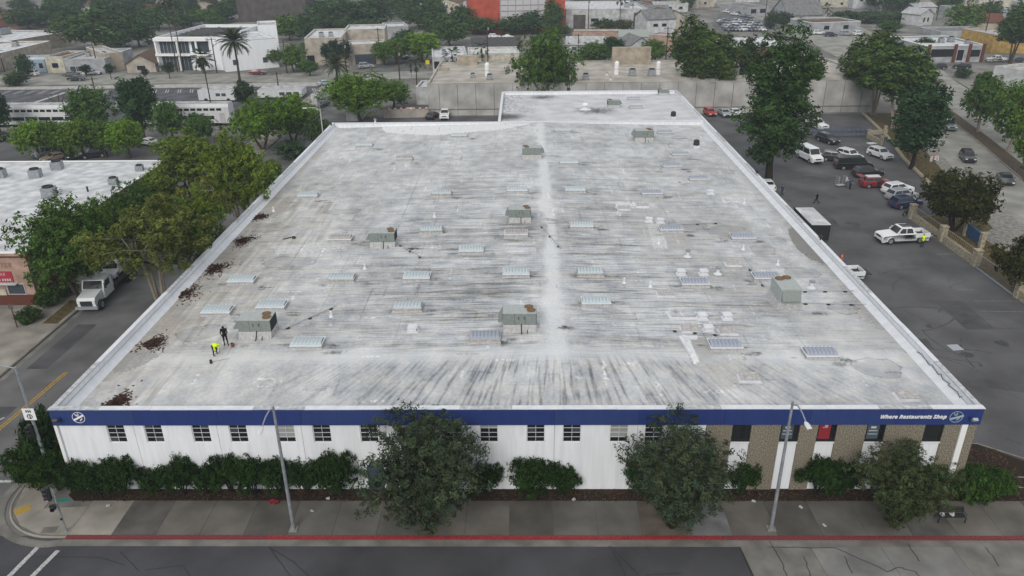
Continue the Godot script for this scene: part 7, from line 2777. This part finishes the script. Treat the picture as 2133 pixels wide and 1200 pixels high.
	for k in 7:
		b = mb()
		b.bx(Vector3(w * (0.33 + 0.078 * k), h * 0.53, 0.28), Vector3(0.3, h * 0.9, 0.12))
		build(b, "mullion", M.greywall, t)
	for k in 8:
		b = mb()
		b.bx(Vector3(w * 0.565, h * (0.1 + 0.12 * k), 0.27), Vector3(w * 0.48, 0.25, 0.1))
		build(b, "transom", M.roof_grey, t)
	b = mb()
	b.bx(Vector3(w * 0.16, 1.2, 1.0), Vector3(w * 0.2, 1.4, 0.4))
	build(b, "low_wall", M.orange, t)
	# right of the concrete building
	pblock("brown_building", "low brown building with broad white vaulted roof", 1508, 128, 1625, 124, 98, 20, M.roof_brown, M.white_roof, {gable = 1.2, across = true})
	pblock("pink_shed", "pale pink flat roofed shed beside the gum trees", 1705, 172, 1745, 170, 132, 14, M.pinkwall, M.roof_pale, {units = [[0.5, 0.5, 1.3]], what = "pink shed"})
	pblock("grey_hall", "steep grey barn-roofed hall with dark eaves", 1640, 52, 1712, 50, 32, 16, M.greywall, M.roof_grey, {gable = 6.0, across = true})
	pblock("grey_shop", "grey shop with white fascia and sunken brown roof", 1690, 70, 1790, 66, 48, 16, M.greywall, M.roof_brown, {cap = M.white_clean, win = [[0.3, 0.3, 2.4, 1.6], [0.7, 0.3, 2.4, 1.6]], glass = M.glass})
	pblock("brick_pier_shop", "grey shop with brick piers and white roof at the street corner", 1922, 131, 2046, 129, 96, 22, M.greywall, M.white_roof, {cap = M.white_clean, win = [[0.3, 0.32, 7.2, 2.4], [0.83, 0.3, 3.6, 2.2], [0.6, 0.1, 2.0, 3.2]], glass = M.glass, units = [[0.55, 0.45, 1.4], [0.75, 0.5, 1.6], [0.9, 0.3, 1.2]], what = "brick-piered shop"})
	a = G(1922, 131)
	var e := G(2046, 129)
	t = get_node("brick_pier_shop")
	w = (e - a).length()
	for u in [0.06, 0.5, 0.74, 0.97]:
		b = mb()
		b.bx(Vector3(w * u, 2.6, 0.12), Vector3(0.9, 5.2, 0.4))
		build(b, "brick_pier", M.brick, t)
	pblock("yellow_building", "ochre yellow two-storey building behind the street tree", 2062, 112, 2140, 110, 72, 16, M.yellow_wall, M.roof_pale, {win = [[0.5, 0.5, 1.8, 1.2], [0.8, 0.5, 1.8, 1.2]], glass = M.glass})
	pblock("corner_building", "white-walled building with brown gravel roof at the right edge", 2062, 178, 2160, 196, 138, 20, M.pale, M.roof_tan, {units = [[0.6, 0.5, 1.2], [0.75, 0.3, 1.2]], what = "white-walled corner building"})
	pblock("white_cottage", "white gabled cottage with three tall windows", 1913, 54, 1940, 52, 30, 9, M.pale, M.roof_pale, {gable = 2.0, win = [[0.35, 0.3, 1.0, 1.8], [0.65, 0.3, 1.0, 1.8]], glass = M.glass, category = "house"})
	pblock("house", "house with wide terracotta hip roof at the right", 2035, 60, 2092, 60, 46, 12, M.beige, M.roof_red, {gable = 2.6, across = true, category = "house"})
	pblock("shed", "long low grey shed behind the brick-piered shop", 1958, 78, 2066, 76, 66, 14, M.greywall, M.roof_grey, {category = "shed"})
	pblock("shed", "long pale shed across the far right street", 1835, 24, 1975, 22, 10, 18, M.greywall, M.roof_pale, {category = "shed"})
	pblock("market_hall", "blue-grey low market hall beside the far road", 1558, 34, 1600, 32, 16, 24, M.greywall, M.roof_grey, {win = [[0.25, 0.3, 3.0, 2.0], [0.7, 0.3, 3.0, 2.0]], glass = M.glass})
	pblock("white_block", "pale grey two-storey block on the far road", 1775, 18, 1860, 18, -12, 20, M.pale, M.roof_pale, {win = [[0.2, 0.5, 1.5, 1.2], [0.5, 0.5, 1.5, 1.2], [0.8, 0.5, 1.5, 1.2]], glass = M.glass})
	# left, beyond the station lot
	t = pblock("modern_building", "white modern two-storey building with glazed front and columns", 336, 146, 470, 146, 78, 34, M.white, M.roof_grey, {cap = M.white_clean, parapet = 0.9})
	a = G(336, 146)
	w = (G(470, 146) - a).length()
	h = tall(a, 78)
	for s in [[0.05, 0.50, 0.52, 0.90], [0.05, 0.50, 0.0, 0.46], [0.54, 0.80, 0.56, 0.88]]:
		b = mb()
		b.bx(Vector3(w * (s[0] + s[1]) / 2, h * (s[2] + s[3]) / 2, 0.01), Vector3(w * (s[1] - s[0]), h * (s[3] - s[2]), 0.06))
		build(b, "glazing", M.glass_blue, t)
	for k in 9:
		b = mb()
		b.bx(Vector3(w * (0.05 + 0.056 * k), h * 0.47, 0.06), Vector3(0.12, h * 0.9, 0.08))
		build(b, "mullion", M.greywall, t)
	for u in [0.0, 0.33, 0.62]:
		b = mb()
		b.bx(Vector3(w * u + 0.3, h * 0.48, 1.1), Vector3(0.5, h * 0.96, 0.5))
		build(b, "column", M.white_clean, t)
	b = mb()
	b.bx(Vector3(w * 0.4, h * 0.49, 0.9), Vector3(w * 0.8, 0.6, 1.8))
	build(b, "balcony", M.white_clean, t)
	b = mb()
	b.bx(Vector3(w * 0.4, h * 0.95, 0.8), Vector3(w * 0.8, 0.9, 1.6))
	build(b, "canopy", M.white_clean, t)
	for k in 5:
		b = mb()
		b.bx(Vector3(w * 0.4, h - 0.5, -12 - 3.6 * k), Vector3(w * 0.62, 0.1, 1.8), 0, 0.25)
		build(b, "solar_row", M.roof_dark, t)
	pblock("white_wing", "plain white wing of the modern building with sloping shoulder", 471, 150, 582, 140, 88, 22, M.white, M.white_roof, {win = [[0.2, 0.2, 1.6, 1.6], [0.75, 0.2, 1.4, 1.6]], units = [[0.3, 0.5, 1.4], [0.6, 0.6, 1.4]], what = "white wing"})
	pblock("white_wing", "taller white block behind the plain wing", 545, 118, 584, 116, 52, 12, M.white, M.roof_pale)
	pblock("beige_building", "beige two-storey building with angled white roof and corner window", 640, 136, 716, 134, 80, 24, M.beige, M.white_roof, {win = [[0.78, 0.6, 1.6, 2.0], [0.12, 0.05, 2.4, 2.6]], glass = M.glass, units = [[0.4, 0.25, 1.4], [0.65, 0.3, 1.3]], what = "beige building"})
	pblock("beige_hall", "beige hall with round green window behind the low wing", 722, 118, 805, 116, 62, 14, M.beige, M.white_roof, {})
	t = get_node("beige_hall")
	b = mb()
	var arch := PackedVector2Array()
	for k in 13: arch.append(Vector2(cos(PI * k / 12.0), sin(PI * k / 12.0)) * 2.0)
	b.prism(arch, 0.0, 0.1, Transform3D(Basis.IDENTITY, Vector3(7.0, 3.2, 0)))
	build(b, "arched_window", mat(0.06, 0.13, 0.08, 0.5), t)
	pblock("beige_wing", "low beige wing with grey shutters below the round window", 712, 136, 806, 132, 94, 10, M.beige, M.white_roof, {door = [[0.42, 3.2, 3.0], [0.65, 3.2, 3.0]], doorm = M.glass_blue})
	pblock("carport", "white canopied building right of the beige hall", 806, 82, 852, 80, 56, 14, M.greywall, M.white_roof, {})
	pblock("grey_shop", "blue-grey flat shop with white windows across the station", 140, 156, 224, 154, 124, 22, M.greywall, M.roof_pale, {win = [[0.2, 0.2, 2.2, 1.6], [0.35, 0.2, 2.2, 1.6]], frame = M.white_clean, units = [[0.3, 0.4, 1.2], [0.7, 0.4, 1.2]], what = "blue-grey shop"})
	pblock("tan_shop", "tan walled shop right of the blue-grey shop", 226, 150, 262, 146, 112, 20, M.tan, M.roof_pale, {})
	pblock("cream_shop", "small cream shop with stepped yellow parapet", 100, 152, 138, 152, 118, 12, M.cream, M.roof_red, {win = [[0.5, 0.3, 2.0, 1.5]], glass = M.glass})
	pblock("pale_blue_house", "small pale blue house left of the cream shop", 36, 152, 98, 150, 126, 10, M.blue_wall, M.pale, {win = [[0.15, 0.3, 1.2, 1.6], [0.85, 0.3, 1.2, 1.6]], glass = M.glass, category = "house"})
	pblock("house", "bungalow with brown gable between tan shop and modern building", 266, 152, 326, 150, 134, 14, M.beige, M.roof_brown, {gable = 2.6, win = [[0.5, 0.25, 2.4, 1.4]], glass = M.glass, category = "house"})
	pblock("tan_warehouse", "tan warehouse with white roof, front wing of the pair", -60, 166, 112, 118, 128, 16, M.tan, M.white_roof, {cap = M.white_clean, units = [[0.8, 0.4, 1.6]], what = "tan warehouse"})
	pblock("tan_warehouse", "larger tan warehouse with white roof and skylit domes", -40, 128, 150, 94, 96, 34, M.tan, M.white_roof, {cap = M.white_clean, units = [[0.55, 0.45, 2.6], [0.75, 0.6, 2.6], [0.82, 0.62, 2.4], [0.25, 0.4, 2.6]], what = "larger tan warehouse"})
	pblock("brown_block", "big windowless brown-grey block at the top of the picture", 498, 46, 640, 44, -40, 40, M.brownwall, M.roof_grey, {})
	pblock("white_gable", "white triangular gable end beside the big brown block", 642, 34, 668, 34, 4, 20, M.pale, M.roof_pale, {gable = 4.0})
	pblock("brick_hall", "long reddish brown hall at the left edge", -40, 58, 40, 56, 40, 18, M.roof_red, M.roof_red, {gable = 2.0, across = true})

# the named building that stands closest, in a few words
func nearest(p: Vector3) -> String:
	var best := "station"
	var far := 1e9
	for l in landmarks:
		var d: float = (l[0] - p).length()
		if d < far:
			far = d
			best = l[1]
	for cut in [" with ", " behind ", " at ", " beside ", ",", " below ", " among ", " between ", " left of ", " right of ", " on the ", " across ", " and "]:
		best = best.split(cut)[0]
	return best

func far_town() -> void:
	# utility poles and masts
	for s in [[206, 152, 76, "leaning utility pole before the blue-grey shop"], [10, 150, 102, "utility pole at the left edge by the tan warehouse"], [452, 152, 78, "thin light mast in front of the modern building"], [834, 182, 94, "utility pole at the station corner crossing"], [1017, 158, 42, "utility pole behind the tan penthouse"], [1225, 62, -8, "utility pole before the long white warehouse"], [1316, 58, 8, "utility pole at the second roller door"], [1386, 135, 55, "tall dark utility pole beside the salmon wing"], [1204, 112, 70, "utility pole beside the huge round tree"], [1308, 82, 48, "short utility pole above sage roof house"], [1950, 44, 4, "utility pole beside the white cottage"], [2045, 100, -10, "tall leaning utility pole left of the yellow building"], [1593, 42, -12, "utility pole beside the market hall"], [792, 130, 58, "light mast in front of the beige wing"], [722, 150, 80, "thin mast in front of the beige building"], [598, 152, 84, "thin mast right of the date palm"], [1820, 38, -10, "utility pole before the pale far shed"], [200, 200, 160, "light mast in the station lot by the loose tree"], [580, 182, 150, "light mast in the station lot before the long bus"]]:
		utility_pole(s[0], s[1], s[2], s[3])
	# palms
	palm(500, 172, 78, 5.2, "feathery date palm with thick trunk before the white wing", false, 44)
	palm(446, 262, 120, 2.6, "slender fan palm leaning over the train", true, 26)
	palm(702, 166, 128, 4.2, "short feathery palm on the station corner", false, 36)
	palm(370, 150, -4, 2.4, "left one of two very tall thin fan palms", true, 26)
	palm(382, 150, 2, 2.4, "right one of two very tall thin fan palms", true, 26)
	palm(943, 152, 112, 3.0, "small palm before the white shop porch", true, 24)
	palm(1004, 150, 98, 2.6, "palm before the beige shop", true, 24)
	palm(868, 176, 120, 3.0, "palm at the crossing beside the signal", true, 24)
	palm(1290, 60, -6, 3.0, "tall palm in front of the long white warehouse", true, 26)
	palm(1690, 34, -14, 4.0, "left one of the bushy palms before the steep hall", true, 30)
	palm(1698, 40, 14, 3.0, "right one of the bushy palms before the steep hall", true, 26)
	palm(1720, 48, 16, 2.6, "small round-headed palm beside the steep hall", true, 24)
	# trees: kind, foot, top, width, leaf
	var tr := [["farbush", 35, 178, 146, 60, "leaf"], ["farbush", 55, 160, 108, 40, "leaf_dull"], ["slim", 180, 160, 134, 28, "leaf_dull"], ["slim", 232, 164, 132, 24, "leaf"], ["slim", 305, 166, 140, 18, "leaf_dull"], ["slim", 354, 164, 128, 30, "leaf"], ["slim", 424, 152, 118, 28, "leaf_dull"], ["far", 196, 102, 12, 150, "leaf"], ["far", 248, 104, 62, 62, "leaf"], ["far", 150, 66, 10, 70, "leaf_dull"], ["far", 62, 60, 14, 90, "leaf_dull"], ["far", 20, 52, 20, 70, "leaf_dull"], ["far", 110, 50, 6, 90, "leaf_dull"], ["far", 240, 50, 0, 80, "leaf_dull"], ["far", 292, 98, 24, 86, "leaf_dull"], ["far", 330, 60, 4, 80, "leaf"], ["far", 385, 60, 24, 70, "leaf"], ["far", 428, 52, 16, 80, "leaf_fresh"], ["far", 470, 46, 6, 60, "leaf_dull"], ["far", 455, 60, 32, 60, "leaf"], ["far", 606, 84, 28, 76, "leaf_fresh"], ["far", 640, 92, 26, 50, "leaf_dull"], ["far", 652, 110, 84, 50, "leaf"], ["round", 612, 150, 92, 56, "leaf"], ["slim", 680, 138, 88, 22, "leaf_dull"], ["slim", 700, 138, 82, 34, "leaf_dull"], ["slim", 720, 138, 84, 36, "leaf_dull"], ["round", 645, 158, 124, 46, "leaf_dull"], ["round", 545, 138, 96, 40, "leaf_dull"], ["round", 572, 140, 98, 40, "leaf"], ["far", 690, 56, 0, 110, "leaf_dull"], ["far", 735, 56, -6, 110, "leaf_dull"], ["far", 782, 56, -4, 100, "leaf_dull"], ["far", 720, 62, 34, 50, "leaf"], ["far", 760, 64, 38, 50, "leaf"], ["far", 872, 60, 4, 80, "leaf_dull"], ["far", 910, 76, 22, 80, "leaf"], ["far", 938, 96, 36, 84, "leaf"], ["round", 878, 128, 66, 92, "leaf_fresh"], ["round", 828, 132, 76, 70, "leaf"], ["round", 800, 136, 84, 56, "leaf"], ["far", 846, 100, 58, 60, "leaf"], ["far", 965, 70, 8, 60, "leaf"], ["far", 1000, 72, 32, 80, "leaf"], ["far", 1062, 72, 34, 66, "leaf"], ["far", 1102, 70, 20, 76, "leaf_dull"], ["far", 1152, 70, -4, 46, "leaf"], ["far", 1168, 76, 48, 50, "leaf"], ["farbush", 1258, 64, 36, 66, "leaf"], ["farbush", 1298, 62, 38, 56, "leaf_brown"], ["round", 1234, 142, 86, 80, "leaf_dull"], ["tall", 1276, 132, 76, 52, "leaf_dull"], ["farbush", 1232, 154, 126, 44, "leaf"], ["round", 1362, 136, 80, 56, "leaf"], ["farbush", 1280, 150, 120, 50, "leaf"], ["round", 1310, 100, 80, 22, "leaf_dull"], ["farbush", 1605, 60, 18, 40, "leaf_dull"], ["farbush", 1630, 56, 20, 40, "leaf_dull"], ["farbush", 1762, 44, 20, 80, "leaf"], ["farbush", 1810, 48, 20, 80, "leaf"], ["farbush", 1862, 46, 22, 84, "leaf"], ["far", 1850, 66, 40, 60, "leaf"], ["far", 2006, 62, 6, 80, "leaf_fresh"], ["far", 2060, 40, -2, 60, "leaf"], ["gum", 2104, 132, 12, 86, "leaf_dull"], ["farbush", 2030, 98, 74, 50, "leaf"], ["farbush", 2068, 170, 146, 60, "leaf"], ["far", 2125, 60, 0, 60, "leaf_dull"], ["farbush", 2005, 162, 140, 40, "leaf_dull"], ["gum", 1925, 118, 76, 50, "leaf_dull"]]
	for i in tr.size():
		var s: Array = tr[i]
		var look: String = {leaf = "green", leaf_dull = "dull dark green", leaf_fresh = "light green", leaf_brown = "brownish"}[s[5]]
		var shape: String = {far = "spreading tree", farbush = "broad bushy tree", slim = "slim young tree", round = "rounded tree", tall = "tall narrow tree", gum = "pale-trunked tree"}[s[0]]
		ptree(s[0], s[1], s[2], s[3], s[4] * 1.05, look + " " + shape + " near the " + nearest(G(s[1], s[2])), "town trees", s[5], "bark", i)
	# trees and houses that close the view
	var r := RandomNumberGenerator.new()
	r.seed = 77
	for i in 130:
		var px := r.randf_range(-60, 2190)
		if px > 1440 and px < 1640: continue
		if px > 960 and px < 1190: continue
		var p := G(px, r.randf_range(-14, 30))
		tree("far", p, r.randf_range(8, 15), r.randf_range(9, 15), ["green", "dull green"][i % 2] + " spreading tree at the hazy upper edge of the town", "trees at the far edge", ["leaf", "leaf_dull"][i % 2], "bark", i)
	for i in 60:
		var px := r.randf_range(-40, 975)
		var py := r.randf_range(22, 62)
		if px > 480 and px < 665: continue
		if px < 170 and py > 36: continue
		if px > 310 and px < 600 and py > 44: continue
		if px > 690 and px < 860 and py > 54: continue
		tree(["far", "farbush"][i % 2], G(px, py), r.randf_range(6, 12), r.randf_range(8, 14), ["dark", "dull green"][i % 2] + [" spreading", " bushy"][i % 2] + " tree in the far belt near the " + nearest(G(px, py)), "trees behind the left buildings", ["leaf", "leaf_dull"][i % 2], "bark", i)
	var walls := [M.pale, M.cream, M.greywall, M.beige]
	var roofs := [M.roof_grey, M.roof_brown, M.roof_pale, M.roof_red]
	var wn := ["white", "cream", "grey", "beige"]
	var rn := ["grey", "brown", "pale", "red-brown"]
	for i in 44:
		var px := r.randf_range(-40, 2170)
		var py := r.randf_range(2, 42)
		if px > 960 and px < 1200: continue
		if px > 470 and px < 680: continue
		if px > 1430 and px < 1900 and py > 20: continue
		if px < 160 and py > 25: continue
		var p := G(px, py)
		var wdt := r.randf_range(9, 17)
		block("far_house", "%s walled house with %s roof in the hazy far town" % [wn[i % 4], rn[(i * 3 + i / 4) % 4]], p, p + Vector3(wdt, 0, r.randf_range(-1, 1)), r.randf_range(8, 14), r.randf_range(3.0, 5.5), walls[i % 4], roofs[(i * 3 + i / 4) % 4], {gable = r.randf_range(1.2, 2.6), across = i % 2 == 0, win = [[0.25, 0.3, 1.4, 1.3], [0.7, 0.3, 1.4, 1.3]], glass = M.glass, category = "house", group = "far houses"})
	for i in 46:
		var px := r.randf_range(1190, 2160)
		var py := r.randf_range(-6, 40)
		if px > 1440 and px < 1640 and py < 30 + (px - 1440) * 0.2: continue
		if px > 1630 and px < 1830 and py > 8: continue
		if px < 1350 and py > 12: continue
		if py > 30 and px < 1960: continue
		var p := G(px, py)
		block("far_shop", "%s flat-roofed shop in the hazy far right of the town" % ["white", "grey", "cream"][i % 3], p, p + Vector3(r.randf_range(12, 26), 0, r.randf_range(-1, 1)), r.randf_range(10, 22), r.randf_range(3.5, 6.5), [M.pale, M.greywall, M.cream][i % 3], [M.white_roof, M.roof_pale, M.roof_grey][(i / 3) % 3], {win = [[0.2, 0.3, 1.8, 1.4], [0.5, 0.3, 1.8, 1.4], [0.8, 0.3, 1.8, 1.4]], glass = M.glass, group = "far flat-roofed shops"})
	# the far road at the upper right and its cars
	var b := mb()
	b.sheet([G(1470, 0), G(1520, 18), G(1640, 62), G(1760, 128), G(1800, 150), G(1850, 150), G(1770, 90), G(1660, 44), G(1560, 6), G(1530, -10)], 0.016)
	struct(b, "far_road", M.street)
	b = mb()
	b.sheet([G(1500, 30), G(1545, 34), G(1590, 62), G(1500, 68), G(1480, 50)], 0.02)
	struct(b, "far_car_lot", M.asphalt)
	var cols := [white_paint(), paint(0.02, 0.02, 0.024), paint(0.3, 0.31, 0.33), paint(0.05, 0.07, 0.13), paint(0.12, 0.12, 0.12)]
	var cn := ["white", "black", "silver", "blue", "grey"]
	for i in 40:
		var row := i / 10
		var col := i % 10
		var p := G(1500 + col * 8.0 + row * 5, 48 + row * 5.5)
		car(["sedan", "suv", "hatch"][i % 3], p + Vector3(0, 0.03, 0), -PI / 2 + 0.2, cols[(i * 3 + row) % 5], cn[(i * 3 + row) % 5] + " car in the crowded far car lot", "car", "cars in the far car lot")
	for s in [[1514, 27, 0, "dark car"], [1530, 32, 0, "grey car"], [1540, 31, 1, "white car"], [1549, 35, 2, "silver car"], [1557, 38, 3, "dark blue car"], [1565, 42, 1, "black car"]]:
		pcar("sedan", s[0], s[1], -65, cols[s[2]], s[3] + " in the queue on the far road", "car", "queue on the far road", "moving_car")
	for s in [["suv", 65, 158, 172, white_paint(), "white pickup-sized car parked before the pale blue house"], ["sedan", 148, 159, 178, paint(0.10, 0.12, 0.13), "grey car before the blue-grey shop"], ["sedan", 192, 156, 10, white_paint(), "white car behind the leaning utility pole"], ["sedan", 537, 155, 0, paint(0.28, 0.03, 0.045), "red car on the street before the white wing"], ["sedan", 160, 168, 0, paint(0.03, 0.03, 0.034), "dark low car at the edge of the station pavement"], ["van", 628, 146, 90, paint(0.14, 0.17, 0.22), "blue-grey van at the beige building"], ["suv", 762, 142, 20, paint(0.3, 0.31, 0.33), "silver car parked at the beige wing"], ["suv", 840, 122, -60, paint(0.3, 0.33, 0.3), "pale car coming under the street trees"], ["suv", 1030, 80, 0, white_paint(), "white car on the street before the orange building"], ["sedan", 1058, 80, 0, white_paint(), "white saloon right of the car before the orange building"], ["pickup", 2075, 129, 178, white_paint(), "white pickup before the ochre building"], ["sedan", 2118, 129, 178, paint(0.05, 0.06, 0.07), "dark car before the ochre building"], ["suv", 1705, 72, 0, white_paint(), "white car before the grey shop"], ["suv", 1730, 76, 0, paint(0.02, 0.025, 0.05), "dark blue car before the grey shop"], ["suv", 1762, 74, 0, paint(0.3, 0.31, 0.33), "silver car before the grey shop"], ["suv", 1790, 74, 10, white_paint(), "white car at the end of the grey shop"]]:
		pcar(s[0], s[1], s[2], s[3], s[4], s[5])
	# signals at the crossing behind
	for s in [[858, 176, 142, "black signal post at the crossing behind"], [892, 158, 112, "signal post with yellow back plate at the crossing"]]:
		var p := G(s[0], s[1])
		var h := tall(p, s[2])
		var t := thing("traffic_signal", s[3], "traffic signal", p)
		b = mb()
		b.tube([Vector3.ZERO, Vector3(0, h, 0)], [0.1, 0.08], 6)
		build(b, "pole", M.galv, t)
		signal_head(t, Vector3(0, h - 0.6, 0.2), 0.0)
		if s[0] == 892:
			b = mb()
			b.bx(Vector3(0, h * 0.62, 0.12), Vector3(1.1, 1.1, 0.05), 0, 0)
			build(b, "back_plate", mat(0.62, 0.5, 0.02, 0.5), t)
	b = mb()
	for s in [[[905, 148], [902, 200]], [[905, 148], [950, 145]]]: b.ribbon([G(s[0][0], s[0][1]), G(s[1][0], s[1][1])], 0.3, 0.03)
	struct(b, "crossing_lines", M.line_white)
